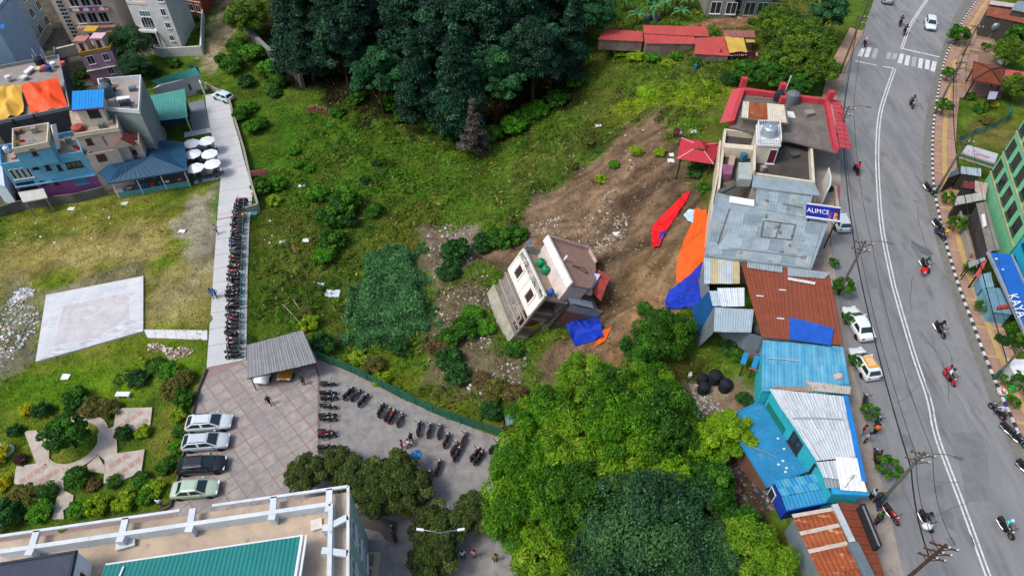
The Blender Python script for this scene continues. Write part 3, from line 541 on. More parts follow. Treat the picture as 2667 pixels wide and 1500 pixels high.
def bush_template(key, pal, n=2600, size=.17, nb=34, br=.26, seed=1, asp=.5, h=1.25):
    bl = broad_blobs(1., .1, h, nb, br, .8, seed); v, c = clump_leaves(bl, int(n * 1.4), size * .8, pal, asp, .2, .3)
    TPL[key] = (leafobj(v, c, m_leaf), MB().tube([V(0, 0, -.3), V(0, 0, .3), V(.05, 0, .75)], [.07, .05, .03], 5).tube([V(0, 0, .2), V(.3, .1, .7)], .03, 4).tube([V(0, 0, .2), V(-.25, -.1, .7)], .03, 4).mesh(m_bark))
bush_template('b_green', [('#3a7014', 3), ('#2c5a10', 3), ('#52861c', 2)], seed=31)
bush_template('b_dark', [('#2b5a22', 3), ('#224a1c', 3), ('#3a6a2a', 2)], seed=32)
bush_template('b_lime', [('#87a81a', 3), ('#6c9014', 3), ('#9fb428', 1)], seed=33)
bush_template('b_olive', [('#66682c', 3), ('#55591f', 3), ('#7a763a', 2)], seed=34)
bush_template('b_yellow', [('#b9b414', 3), ('#9aa012', 3), ('#cabf2a', 1)], seed=35)
bush_template('b_bright', [('#4a8814', 3), ('#3a7210', 3), ('#649a22', 2)], seed=36)
bush_template('b_brown', [('#6b5a34', 3), ('#584a2a', 3), ('#75683c', 2)], seed=37)
bush_template('b_red', [('#5a2c34', 3), ('#47242a', 3), ('#3c4a22', 2)], seed=38)
bush_template('b_clip', [('#3c6a1a', 3), ('#335c16', 3), ('#4a7a20', 2)], n=3600, size=.1, nb=26, br=.4, seed=39)
# banana-like plants: long arching leaves
def frond_template(key, n=11, L=2.1, wd=.42, pal=('#2f6a3a', '#3d7a40', '#57905a'), h=1.6, seed=3):
    rr = random.Random(seed); mb = MB(); cols = []
    for i in range(n):
        a = i * 2.4 + rr.random(); el = rr.uniform(.3, 1.1); l = L * rr.uniform(.7, 1.1); c = lin(rr.choice(pal)); prev = None; s_ = 6
        for j in range(s_ + 1):
            f_ = j / s_; rad = l * f_ * math.cos(el) * (1 - .1 * f_); z = h + l * (math.sin(el) * f_ - .75 * f_ * f_); wq = wd * math.sin(math.pi * (.08 + .9 * f_)) * .5
            d = V(math.cos(a), math.sin(a), 0); sd_ = V(-d.y, d.x, 0); p = d * rad + V(0, 0, z); cur = (p - sd_ * wq - V(0, 0, wq * .35), p, p + sd_ * wq - V(0, 0, wq * .35))
            if prev: mb.add([prev[0], prev[1], cur[1], cur[0], prev[1], prev[2], cur[2], cur[1]], [(0, 1, 2, 3), (4, 5, 6, 7)]); cols += [c] * 8
            prev = cur
    me = mb.mesh(m_leaf); at = me.color_attributes.new('col', 'FLOAT_COLOR', 'POINT'); at.data.foreach_set('color', np.concatenate([np.array(cols), np.ones((len(cols), 1))], 1).astype(np.float32).reshape(-1))
    TPL[key] = (me, MB().tube([V(0, 0, -.3), V(0, 0, h)], [.13, .08], 7).mesh(mat('#5d6a3a', '#4a5230', s=4)))
frond_template('banana'); frond_template('palmetto', n=26, L=1.5, wd=.1, pal=('#6d8a1c', '#557a18', '#3c6414'), h=.35, seed=5)
# ---------------------------------------------------------------- vehicles
m_paint = mat((1, 1, 1), objcol=True, rough=.32, spec=.5, coat=.6, fine=.03); m_glass = mat('#1d2b30', '#243840', s=1.5, rough=.06, spec=.8, fine=0); m_tyre = mat('#17181a', '#222326', s=6, rough=.9); m_rim = mat('#9a9ca0', rough=.35, metal=.8, fine=.05)
m_black = mat('#1a1b1d', '#242629', s=5, rough=.6, fine=.1); m_lampw = mat('#dfe4e8', rough=.15, spec=.7, fine=.02); m_lampr = mat('#a01818', rough=.2, spec=.6, fine=.05); m_chrome = mat('#b8bcc0', rough=.25, metal=.9, fine=.05); m_dkmetal = mat('#3a3c3f', '#2a2b2d', s=8, rough=.5, metal=.6)
def make_car(kind):
    L, W, H = {'wagon': (4.7, 1.8, 1.5), 'sedan': (4.5, 1.74, 1.46), 'hatch': (3.85, 1.68, 1.5)}[kind]; hw = W / 2; hl = L / 2
    rt = thing('parked_car', '', 'car')
    if kind == 'sedan': st = [(-hl, .42, .78, .80), (-hl + .12, .3, .95, .95), (-hl + .7, .27, 1.0, 1), (-.6, .25, .97, 1), (.75, .25, .95, 1), (1.45, .27, .86, .99), (hl - .28, .3, .74, .92), (hl - .08, .36, .66, .76), (hl, .42, .56, .58)]; cab = (-hl + .55, -hl + 1.15, .35, 1.15)
    elif kind == 'wagon': st = [(-hl, .45, .8, .72), (-hl + .14, .32, .98, .93), (-hl + .7, .28, 1.04, 1), (-.6, .28, 1.02, 1), (.8, .28, 1.0, 1), (1.5, .3, .93, .99), (hl - .3, .32, .82, .92), (hl - .08, .38, .7, .76), (hl, .45, .6, .6)]; cab = (-hl + .15, -hl + .85, .35, 1.3)
    else: st = [(-hl, .42, .8, .84), (-hl + .1, .3, .98, .96), (-hl + .6, .27, 1.0, 1), (-.5, .25, .98, 1), (.65, .25, .95, 1), (1.2, .27, .88, .99), (hl - .18, .3, .76, .92), (hl, .42, .6, .78)]; cab = (-hl + .1, -hl + .42, .3, 1.0)
    mb = MB(); ring = []
    for x, zl, zb, k in st:
        h = hw * k; half = [(h * .9, zl), (h, zl + .14), (h, zb - .16), (h * .95, zb - .04), (h * .7, zb + .01), (0, zb + .03)]; ring.append([V(x, y, z) for y, z in half] + [V(x, -y, z) for y, z in reversed(half[:-1])])
    n = len(ring[0]); vs = sum(ring, []); fs = [(i * n + j, (i + 1) * n + j, (i + 1) * n + j + 1, i * n + j + 1) for i in range(len(st) - 1) for j in range(n - 1)] + [list(range(n)), [(len(st) - 1) * n + j for j in reversed(range(n))]]
    fs += [(i * n, i * n + n - 1, (i + 1) * n + n - 1, (i + 1) * n) for i in range(len(st) - 1)]
    mb.add(vs, fs); body = mb.build('body', m_paint, rt, True)
    x0, x1, x2, x3 = cab; zb = st[3][2] - .03; zr = H
    def rg(xa, xb, w_, z): return [V(xa, -w_, z), V(xa, w_, z), V((xa + xb) / 2, w_ * 1.015, z), V(xb, w_ * .96, z), V(xb, -w_ * .96, z), V((xa + xb) / 2, -w_ * 1.015, z)]
    lo, hi, tp = rg(x0, x3, hw * .93, zb), rg(x1, x2, hw * .72, zr - .06), rg(x1 + .2, x2 - .16, hw * .52, zr)
    mb = MB(); mb.add(lo + hi + tp, [(i, (i + 1) % 6, 6 + (i + 1) % 6, 6 + i) for i in range(6)] + [(6 + i, 6 + (i + 1) % 6, 12 + (i + 1) % 6, 12 + i) for i in range(6)] + [[12 + i for i in reversed(range(6))]])
    for f in mb.f: f.reverse()
    cb = mb.build('cabin', m_paint, rt)
    def pane(name, a, b, c, d, k=.84):
        ctr = (a + b + c + d) / 4; nn = (b - a).cross(d - a).normalized(); nn = nn if nn.dot(ctr - V((x0 + x3) / 2, 0, zb)) > 0 else -nn
        q = [ctr + (p - ctr) * k + nn * .012 for p in (a, b, c, d)]; MB().poly(q if (q[1] - q[0]).cross(q[3] - q[0]).dot(nn) > 0 else q[::-1]).build(name, m_glass, cb)
    pane('windscreen', lo[3], lo[4], hi[4], hi[3], .88); pane('rear_window', lo[0], lo[1], hi[1], hi[0], .8)
    for a, b in ((1, 2), (2, 3), (5, 0), (4, 5)): pane('side_window', lo[a], lo[b], hi[b], hi[a], .8)
    wr = .33
    for sx in (hl - .85, -hl + .8):
        for sy in (-1, 1):
            t = MB().lathe((sx, sy * (hw - .2), wr), [(.2, -.02), (wr * .92, 0), (wr, .05), (wr, .15), (wr * .92, .2), (.2, .22)], 16, 0, (0, sy, 0)).build('wheel', m_tyre, rt, True)
            MB().lathe((sx, sy * (hw - .02), wr), [(.2, -.02), (.19, .025), (.05, .035)], 12, 0, (0, sy, 0)).build('rim', m_rim, t)
    for sy in (-1, 1):
        MB().bx(hl - .2, hl - .03, sy * hw * .62 - .17, sy * hw * .62 + .17, .58, .72).build('headlight', m_lampw, rt); MB().bx(-hl - .005, -hl + .12, sy * hw * .68 - .14, sy * hw * .68 + .14, .7, .88).build('tail_light', m_lampr, rt)
        MB().bx(x3 - .55, x3 - .4, sy * hw * 1.0 - .02, sy * hw * 1.0 + sy * .16, zb + .02, zb + .16).build('mirror', m_paint, rt)
    MB().bx(hl - .12, hl + .015, -hw * .4, hw * .4, .45, .58).build('grille', m_black, rt)
    if kind == 'wagon':
        for sy in (-1, 1): MB().bar((x1 + .1, sy * hw * .62, zr + .04), (x2 - .15, sy * hw * .62, zr + .04), .05, .05).build('roof_rail', m_black, rt)
    return rt
def setcol(rt, c):
    q = (*lin(c), 1); rt.color = q
    for ch in rt.children_recursive: ch.color = q
USED = {}
def absorb(ob):                              # keep the meshes of a finished model so that every copy shares them
    sp = dict(name=ob.name.split('.')[0], data=ob.data, cat=ob.get('category'), ch=[absorb(c) for c in list(ob.children)])
    bpy.data.objects.remove(ob); return sp
def spawn(sp, parent=None):
    ob = bpy.data.objects.new(sp['name'], sp['data']); COL.objects.link(ob)
    if parent: ob.parent = parent
    ORG[ob.name] = Vector()
    for c in sp['ch']: spawn(c, ob)
    return ob
def put(key, maker, label, loc, rz, c=None, group=None, name=None, tilt=0.):
    if key not in USED: USED[key] = absorb(maker())
    sp = USED[key]
    if name: sp = dict(sp, name=name)
    rt = spawn(sp); tag(rt, label, sp['cat'], group)
    rt.location = loc; rt.rotation_euler = (tilt, 0, rz)
    if c: setcol(rt, c)
    return rt
def make_bike(kind):
    rt = thing('motorbike', '', 'motorbike'); wr = .3 if kind == 'm' else .24
    for x in (.64, -.64):
        t = MB().lathe((x, -.055, wr), [(wr * .55, 0), (wr * .9, .0), (wr, .03), (wr, .08), (wr * .9, .11), (wr * .55, .11)], 14, 0, (0, 1, 0)).build('wheel', m_tyre, rt, True)
        MB().lathe((x, -.03, wr), [(wr * .5, -.03), (wr * .3, .03), (wr * .5, .09)], 10, 0, (0, 1, 0)).build('rim', m_rim, t)
    mb = MB().tube([(.64, .09, wr), (.42, .09, .92)], .025, 5).tube([(.64, -.09, wr), (.42, -.09, .92)], .025, 5); mb.build('fork', m_chrome, rt)
    MB().tube([(.36, -.38, 1.02), (.42, -.2, .98), (.44, 0, .95), (.42, .2, .98), (.36, .38, 1.02)], .022, 5).build('handlebar', m_black, rt)
    for s_ in (-1, 1): MB().box((.42, s_ * .36, 1.18), (.015, 0, 0), (0, .06, 0), (0, 0, .04)).tube([(.4, s_ * .3, 1.0), (.42, s_ * .36, 1.16)], .01, 4).build('mirror', m_black, rt)
    MB().lathe((.5, 0, .88), [(.04, -.04), (.1, 0), (.095, .05), (.03, .06)], 10, 0, (1, 0, -.15)).build('headlight', m_lampw, rt)
    MB().bx(-.98, -.9, -.09, .09, .62, .7).build('tail_light', m_lampr, rt)
    if kind == 'm':
        MB().grid(lambda u, v: V(-.18 + .55 * u, math.sin((v - .5) * 3.0) * .15 * (.7 + .5 * math.sin(u * 2.6)), .72 + .2 * math.cos((v - .5) * 3.0) * (.75 + .35 * math.sin(u * 2.8))), 8, 8).build('fuel_tank', m_paint, rt, True)
        MB().grid(lambda u, v: V(-.9 + .78 * u, (v - .5) * .3 * (.75 + .3 * math.sin(u * 3)), .82 + .06 * (1 - u) - .05 * math.cos((v - .5) * 3.1 + 3.14) - .05 * math.sin(u * 3.1)), 8, 5).build('seat', m_black, rt, True)
        MB().box((0, 0, .42), (.26, 0, 0), (0, .14, 0), (0, 0, .17)).bar((-.62, .1, .34), (0, .1, .4), .05, .06).bar((-.62, -.1, .34), (0, -.1, .4), .05, .06).bar((.42, 0, .86), (.1, 0, .4), .06, .08).bar((-.2, 0, .62), (-.85, 0, .74), .16, .08).build('frame', m_dkmetal, rt)
        MB().tube([(.1, -.17, .3), (-.3, -.2, .28), (-.85, -.22, .42)], [.03, .045, .055], 7).build('exhaust', m_chrome, rt)
        for x in (.64, -.68): MB().grid(lambda u, v, x=x: V(x + math.sin((u - .5) * 2.2) * (wr + .04), (v - .5) * .15, wr + math.cos((u - .5) * 2.2) * (wr + .04)), 6, 2).build('mudguard', m_paint if x > 0 else m_black, rt)
    else:
        MB().grid(lambda u, v: V(.46 + .12 * math.cos((v - .5) * 3.1) + .06 * (1 - u), math.sin((v - .5) * 3.1) * (.24 - .06 * u), .36 + .56 * u), 5, 8).build('apron', m_paint, rt, True)
        MB().grid(lambda u, v: V(-.95 + .95 * u, math.sin((v - .5) * 3.14) * .19 * (.6 + .45 * math.sin(u * 2.7)), .42 + .32 * abs(math.cos((v - .5) * 3.14)) * (.8 + .25 * math.sin(u * 2.4))), 8, 8).build('body_panel', m_paint, rt, True)
        MB().grid(lambda u, v: V(-.85 + .82 * u, (v - .5) * .32 * (.75 + .3 * math.sin(u * 3)), .8 - .03 * math.sin(u * 3.1) + .03 * math.sin(v * 3.14)), 7, 4).build('seat', m_black, rt, True)
        MB().box((.2, 0, .32), (.28, 0, 0), (0, .16, 0), (0, 0, .03)).box((-.4, 0, .36), (.3, 0, 0), (0, .1, 0), (0, 0, .1)).build('floorboard', m_dkmetal, rt)
        MB().grid(lambda u, v: V(.64 + math.sin((u - .5) * 2.2) * (wr + .05), (v - .5) * .16, wr + math.cos((u - .5) * 2.2) * (wr + .05)), 6, 2).build('mudguard', m_paint, rt)
    MB().tube([(-.05, .1, .34), (-.08, .34, .02)], .015, 4).build('side_stand', m_dkmetal, rt)
    return rt
# ---------------------------------------------------------------- people
POSES = {
 'stand': dict(pelvis=(0, 0, .93), chest=(0, 0, 1.28), neck=(.01, 0, 1.45), head=(.03, 0, 1.60), sh=((0, .2, 1.40), (0, -.2, 1.40)), el=((-.02, .27, 1.13), (-.02, -.27, 1.13)), wr=((.08, .27, .88), (.08, -.27, .88)), kn=((.02, .1, .5), (.02, -.1, .5)), an=((0, .11, .09), (0, -.11, .09))),
 'walk': dict(pelvis=(0, 0, .92), chest=(.03, 0, 1.27), neck=(.05, 0, 1.44), head=(.08, 0, 1.59), sh=((.02, .2, 1.39), (.02, -.2, 1.39)), el=((-.12, .26, 1.15), (.12, -.26, 1.15)), wr=((-.1, .26, .9), (.27, -.24, .98)), kn=((.16, .09, .52), (-.06, -.09, .49)), an=((.2, .1, .1), (-.3, -.1, .16))),
 'ride': dict(pelvis=(-.3, 0, .92), chest=(-.22, 0, 1.28), neck=(-.16, 0, 1.45), head=(-.12, 0, 1.60), sh=((-.18, .2, 1.40), (-.18, -.2, 1.40)), el=((.02, .33, 1.18), (.02, -.33, 1.18)), wr=((.3, .33, 1.05), (.3, -.33, 1.05)), kn=((.14, .2, .74), (.14, -.2, .74)), an=((.0, .2, .33), (.0, -.2, .33))),
 'sit': dict(pelvis=(0, 0, .5), chest=(.02, 0, .86), neck=(.05, 0, 1.03), head=(.08, 0, 1.18), sh=((.02, .2, .98), (.02, -.2, .98)), el=((.1, .26, .74), (.1, -.26, .74)), wr=((.33, .18, .68), (.33, -.18, .68)), kn=((.42, .1, .5), (.42, -.1, .5)), an=((.42, .1, .09), (.42, -.1, .09)))}
m_skin = mat('#8a5c40', '#7c5038', s=5, rough=.6, fine=.06); m_hair = mat('#14110f', '#1e1916', s=9, rough=.7); m_shoe = mat('#26221f', '#34302c', s=6)
def make_person(pose):
    q = POSES[pose]; J = []; E = []; RAD = []; SEG = []
    def j(p, r): J.append(Vector(p)); RAD.append(r); return len(J) - 1
    def e(a, b, s_): E.append((a, b)); SEG.append((a, b, s_))
    pv = j(q['pelvis'], .15); ch = j(q['chest'], .165); nk = j(q['neck'], .065); hd = j(q['head'], .1); tp = j(Vector(q['head']) + V(.0, 0, .1), .075)
    e(pv, ch, 0); e(ch, nk, 0); e(nk, hd, 2); e(hd, tp, 2)
    for i in (0, 1):
        s_ = 1 if i == 0 else -1; sh = j(q['sh'][i], .075); el = j(q['el'][i], .052); wr_ = j(q['wr'][i], .036); d = (J[wr_] - J[el]).normalized(); ha = j(J[wr_] + d * .09, .04)
        e(ch, sh, 0); e(sh, el, 0); e(el, wr_, 2); e(wr_, ha, 2)
        hp = j(Vector(q['pelvis']) + V(0, s_ * .1, -.05), .105); kn = j(q['kn'][i], .072); an = j(q['an'][i], .047); to = j(Vector(q['an'][i]) + V(.17, 0, -.045), .04)
        e(pv, hp, 1); e(hp, kn, 1); e(kn, an, 1); e(an, to, 3)
    me = bpy.data.meshes.new('sk'); me.from_pydata([tuple(p) for p in J], E, []); ob = bpy.data.objects.new('sk', me); COL.objects.link(ob)
    sk = ob.modifiers.new('s', 'SKIN'); ss = ob.modifiers.new('d', 'SUBSURF'); ss.levels = 1
    for i, r in enumerate(RAD): me.skin_vertices[0].data[i].radius = (r, r * (1.0 if i not in (0, 1) else 1.15))
    me.skin_vertices[0].data[pv].use_root = True
    dg = bpy.context.evaluated_depsgraph_get(); ev = bpy.data.meshes.new_from_object(ob.evaluated_get(dg)); bpy.data.objects.remove(ob)
    mb = MB(); fs = []; ms = []
    for p in ev.polygons:
        c = Vector(p.center); best = min(SEG, key=lambda s_: (c - J[s_[0]] - (J[s_[1]] - J[s_[0]]) * max(0, min(1, (c - J[s_[0]]).dot(J[s_[1]] - J[s_[0]]) / (J[s_[1]] - J[s_[0]]).length_squared))).length); fs.append(list(p.vertices)); ms.append(best[2])
    mb.v = [v.co.copy() for v in ev.vertices]; mb.f = fs; mb.m = ms
    for i in (0, 1):                          # five fingers a hand
        w_ = Vector(q['wr'][i]); d = (w_ - Vector(q['el'][i])).normalized(); sd_ = d.cross(V(0, 0, 1)); sd_ = sd_.normalized() if sd_.length > .1 else V(0, 1, 0); b = w_ + d * .1; cu = V(0, 0, -.3)
        for k in range(4): a_ = b + sd_ * (.033 - .022 * k); l = (.075, .085, .08, .06)[k]; mb.tube([a_, a_ + d * l * .5, a_ + d * l * .85 + cu * l * .5], [.01, .009, .007], 4, 2)
        mb.tube([w_ + d * .04 + sd_ * .04, w_ + d * .08 + sd_ * .075, w_ + d * .12 + sd_ * .08], [.011, .01, .008], 4, 2)
    h = Vector(q['head']); mb.lathe(h + V(.1, 0, .0), [(.018, 0), (.012, .025), (.004, .03)], 5, 2, (1, 0, -.3))
    for s_ in (-1, 1): mb.lathe(h + V(.088, s_ * .036, .035), [(.013, 0), (.008, .012)], 6, 3, (1, 0, 0)); mb.box(h + V(.0, s_ * .1, .0), (.02, 0, 0), (0, .012, 0), (0, 0, .03), 2)
    mb.box(h + V(.092, 0, -.055), (.008, 0, 0), (0, .025, 0), (0, 0, .005), 3)
    rt = bpy.data.objects.new('person', mb.mesh([m_paint, m_paint, m_skin, m_shoe], True)); COL.objects.link(rt); tag(rt, '', 'person'); ORG[rt.name] = Vector()
    MB().grid(lambda u, v: h + V(-.015, 0, .03) + V(math.cos(v * 6.283) * math.sin(u * 1.75) * .112, math.sin(v * 6.283) * math.sin(u * 1.75) * .108, math.cos(u * 1.75) * .125), 5, 12).build('hair', m_hair, rt, True)
    return rt
CLOTH = {}
def cloth(c):
    if c not in CLOTH: CLOTH[c] = mat(c, c, rough=.85, fine=.1, key='cloth' + c)
    return CLOTH[c]
def person(pose, label, loc, rz, shirt, legs, helmet=None, group=None, s=1.):
    k = 'person_' + pose
    if k not in USED: USED[k] = absorb(make_person(pose))
    rt = spawn(USED[k]); tag(rt, label, 'person'); rt.location = loc; rt.rotation_euler = (0, 0, rz); rt.scale = (s, s, s)
    if group: rt['group'] = group
    for i, c in ((0, shirt), (1, legs)): rt.material_slots[i].link = 'OBJECT'; rt.material_slots[i].material = cloth(c)
    if helmet:
        hb = Vector(POSES[pose]['head']); ob = MB().lathe(hb + V(-.01, 0, -.06), [(.1, 0), (.145, .05), (.15, .12), (.12, .2), (.05, .235)], 12).build('helmet', cloth(helmet), rt, True)
    return rt
# ---------------------------------------------------------------- building helpers
def walls(T, pts, z0, z1, m, name='wall', cap=False): return MB().prism(pts, z0, z1, 0, cap=cap).build(name, m, T)
def slab(T, pts, z, th, m, name='roof', over=0.):
    return MB().prism(inset(pts, -over) if over else pts, z - th, z, 0, bot=True).build(name, m, T)
def parapet(T, pts, z, h, t, m, name='parapet', skip=()):
    inn_ = inset(pts, t); n = len(pts)
    for i in range(n):
        if i in skip: continue
        a, b, c, d = pts[i], pts[(i + 1) % n], inn_[(i + 1) % n], inn_[i]; MB().prism([a, b, c, d], z, z + h, 0, bot=True).build(name, m, T)
def coping(T, pts, z, wd, th, m):
    out, inn_ = inset(pts, -wd * .3), inset(pts, wd * .7); n = len(pts)
    for i in range(n): MB().prism([out[i], out[(i + 1) % n], inn_[(i + 1) % n], inn_[i]], z, z + th, 0, bot=True).build('coping', m, T)
m_wframe, m_pane = mat('#d8d8d4', '#c8c8c4', s=4), mat('#1c2226', '#2a3238', s=2, rough=.12, spec=.7, fine=0); m_fdark = mat('#3a2f28', '#2c241f', s=4)
def windowm(T, A, B, u0, u1, z0, z1, fr=None, pn=None, mull=1, name='window', th=.07, bars=False):
    fr, pn = fr or m_wframe, pn or m_pane
    A, B = V(A[0], A[1], 0), V(B[0], B[1], 0); e = (B - A).normalized(); n = V(e.y, -e.x, 0)
    if n.dot(V(0, 0, 0) - A) < 0: n = -n
    if u0 > u1: u0, u1 = u1, u0
    if z0 > z1: z0, z1 = z1, z0
    q = lambda u, z, d: A + e * u + n * d + V(0, 0, z); ft = .07; mb = MB(); zc, uc = (z0 + z1) / 2, (u0 + u1) / 2; hu, hz = (u1 - u0) / 2, (z1 - z0) / 2
    for zz in (z0, z1): mb.box(q(uc, zz, th / 2), e * (hu + ft / 2), n * th / 2, V(0, 0, ft / 2))
    for uu in [u0 + (u1 - u0) * i / (mull + 1) for i in range(mull + 2)]: mb.box(q(uu, zc, th / 2 - .004), e * ft / 2, n * th / 2, V(0, 0, hz - ft / 2))
    w_ = mb.build(name, fr, T); MB().add([q(u0, z0, .02), q(u1, z0, .02), q(u1, z1, .02), q(u0, z1, .02)], [(0, 1, 2, 3)]).build('pane', pn, w_)
    MB().box(q(uc, z0 - .09, .09), e * (hu + .12), n * .09, V(0, 0, .04)).build('sill', fr, w_)
    return w_
def window(T, A, B, p0, p1, **k):            # window between two photo points (opposite corners) on wall A-B
    (u0, z0), (u1, z1) = onwall(A, B, p0), onwall(A, B, p1); return windowm(T, A, B, u0, u1, z0, z1, **k)
def panel(T, A, B, p0, p1, m, name, d=.05):
    (u0, z0), (u1, z1) = onwall(A, B, p0), onwall(A, B, p1); return panelm(T, A, B, u0, u1, z0, z1, m, name, d)
def panelm(T, A, B, u0, u1, z0, z1, m, name, d=.05):
    A, B = V(A[0], A[1], 0), V(B[0], B[1], 0); e = (B - A).normalized(); n = V(e.y, -e.x, 0)
    if n.dot(-A) < 0: n = -n
    return MB().box(A + e * (u0 + u1) / 2 + n * d / 2 + V(0, 0, (z0 + z1) / 2), e * (u1 - u0) / 2, n * d / 2, V(0, 0, (z1 - z0) / 2)).build(name, m, T)
def corr(T, q, n, mats, name='roof_sheet', wave=.25, amp=.035, over=.02, jit=.02, split=1):
    """corrugated sheets: q = four corners; the sheets lie side by side along q0-q1 and run along q0-q3"""
    a, b, c, d = [Vector(p) for p in q]; nm = (b - a).cross(d - a).normalized(); nm = nm if nm.z > 0 else -nm; out = []
    mats = mats if isinstance(mats, (list, tuple)) else [mats]
    for r_ in range(split):
        v0, v1 = r_ / split, (r_ + 1) / split + (.015 if r_ < split - 1 else 0)
        for i in range(n):
            u0, u1 = i / n - (over / n if i else 0), (i + 1) / n; wd = (b - a).length * (u1 - u0); k = max(4, min(28, int(wd / wave * 4))); lift = random.uniform(0, jit) + (split - r_) * .008; sk = random.uniform(-.006, .006)
            def f(u, v):
                uu, vv = u0 + (u1 - u0) * u, v0 + (v1 - v0) * v + sk; p = (a * (1 - uu) + b * uu) * (1 - vv) + (d * (1 - uu) + c * uu) * vv; return p + nm * (lift + amp * math.sin(u * k * math.pi / 2))
            ob = MB().grid(f, k, 1).build(name, mats[(i * 5 + r_ * 3) % len(mats)] if len(mats) > 1 else mats[0], T); ob.data.polygons.foreach_set('use_smooth', [True] * len(ob.data.polygons)); out.append(ob)
    return out
def tank(name, label, loc, r, h, m, group=None, cat='water tank'):
    t = thing(name, label, cat, loc, 0, group); L_ = Vector(loc); prof = [(r * .96, 0), (r, .05)]
    for i in range(6): z = h * (.08 + .12 * i); prof += [(r, z), (r * .955, z + h * .03), (r, z + h * .06)]
    MB().lathe(L_, prof + [(r * .97, h * .82), (r * .6, h * .95), (r * .3, h)], 18).build('body', m, t, True); MB().lathe(L_ + V(0, 0, h), [(r * .32, -.02), (r * .32, .05), (r * .1, .09)], 12).build('lid', m, t, True); return t
def cloth_patch(name, label, cat, fn, nu, nv, m, amp=.18, sc_=1.1, seed=3, m2=None, group=None, fold=None):
    """a tarpaulin: fn(u, v) gives its resting surface; noise adds sag and creases; two faces with real thickness"""
    mb = MB(); P0 = [[fn(i / nu, j / nv) for i in range(nu + 1)] for j in range(nv + 1)]
    X = np.array([[p.x for p in r_] for r_ in P0]); Y = np.array([[p.y for p in r_] for r_ in P0]); N_ = vnoise(X + 300, Y + 300, sc_ * 1.6, seed) * 1.2 + np.abs(vnoise(X * .9 + Y * .5 + 400, Y * .4 + 400, sc_, seed + 1)) * -1.6 + .3
    N_ = np.maximum(N_, -.12); ctr = P0[nv // 2][nu // 2]; up = [[P0[j][i] + V(0, 0, amp * float(N_[j, i])) for i in range(nu + 1)] for j in range(nv + 1)]
    flat = sum(up, []); n = len(flat); fs = [(j * (nu + 1) + i, j * (nu + 1) + i + 1, (j + 1) * (nu + 1) + i + 1, (j + 1) * (nu + 1) + i) for j in range(nv) for i in range(nu)]
    a_, b_, c_ = flat[fs[0][0]], flat[fs[0][1]], flat[fs[0][3]]; flip = (b_ - a_).cross(c_ - a_).z < 0
    f0 = [tuple(reversed(f)) if flip else f for f in fs]; mb.add(flat, f0, 0); mb.add([p - V(0, 0, .025) for p in flat], [tuple(reversed(f)) for f in f0], 1 if m2 else 0)
    return solo(name, mb, [m] + ([m2] if m2 else []), label, cat, group, loc=ctr, smooth=True)
def bil(a, b, c, d): return lambda u, v: (a * (1 - u) + b * u) * (1 - v) + (d * (1 - u) + c * u) * v
m_white = mat('#dfe2e3', '#cfd3d5', s=.6, k=.5, stain='#a8a9a4', st=(.66, 1.5, .15), fine=.04); m_conc2 = mat('#9a9892', '#85837d', s=.6, k=.6, stain='#6b6a64', st=(.6, 1.5, .15)); m_dkwall = mat('#4a4d4f', '#3c3f41', s=.6, k=.6); m_tilefl = mat('#b3a090', '#a08e80', s=1, k=.6, fine=.2)
m_cream = mat('#d3cbb8', '#c4bba6', s=.6, k=.6, stain='#8f8878', st=(.64, 1.2, .15))
# ---------------------------------------------------------------- settlement at the upper left
def frame_base(*pts): return V(sum(p[0] for p in pts) / len(pts), sum(p[1] for p in pts) / len(pts), 0)
# light blue house with pink ground floor
SW, SE, NE, NW = [P(k7(*q), 6) for q in ((50,850),(1345,650),(1200,320),(20,560))]
T = thing('blue_house', 'light blue terraced house with pink ground floor beside grassy plot', 'house', frame_base(SW, SE, NE, NW))
m_lb, m_pink = mat('#6fb0d2', '#5f9fc4', s=.5, k=.5, stain='#8fb9cc', st=(.62, 1, .15)), mat('#a05a94', '#8c4c80', s=.5, k=.5, stain='#7a4a6a', st=(.6, 1, .15))
fp = [SW, SE, NE, NW]; walls(T, fp, -.3, 3, m_pink, 'ground_floor_wall'); walls(T, fp, 3, 6, m_lb, 'upper_wall'); slab(T, fp, 6.02, .2, mat('#a79a8e', '#8f857c', s=.7, k=.6), 'terrace_floor', -.05)
parapet(T, fp, 6.02, .8, .15, m_lb); slab(T, [SW, SE, SE + (NE - SE) * -.06, SW + (NW - SW) * -.06], 3.05, .16, m_lb, 'ledge')
window(T, SW, SE, k7(1020,755), k7(1300,800), fr=m_fdark, mull=2, pn=mat('#6a6a60', '#3f4a48', s=2, rough=.2)); window(T, SW, SE, k7(885,790), k7(975,855), fr=m_fdark, mull=0); window(T, SW, SE, k7(695,790), k7(800,850), fr=m_fdark); window(T, SW, SE, k7(490,795), k7(600,835), fr=m_fdark)
for i in range(4): window(T, SW, SE, k7(135 + i * 85, 865 - i * 12), k7(285 + i * 82, 1000 - i * 12), fr=m_wframe, mull=0, pn=mat('#3d4a40', '#2d3a34', s=2, rough=.2))
window(T, SW, SE, k7(1140,985), k7(1400,1060), fr=mat('#4f8fb4'), mull=2, pn=mat('#5a8aa4', '#486e86', s=2, rough=.2)); window(T, SW, SE, k7(830,1025), k7(910,1080), fr=m_fdark); window(T, SW, SE, k7(620,1040), k7(715,1085), fr=m_fdark)
panel(T, SW, SE, k7(240,1075), k7(600,1150), mat('#241a1e', '#35262c', s=2), 'porch_opening', .05)
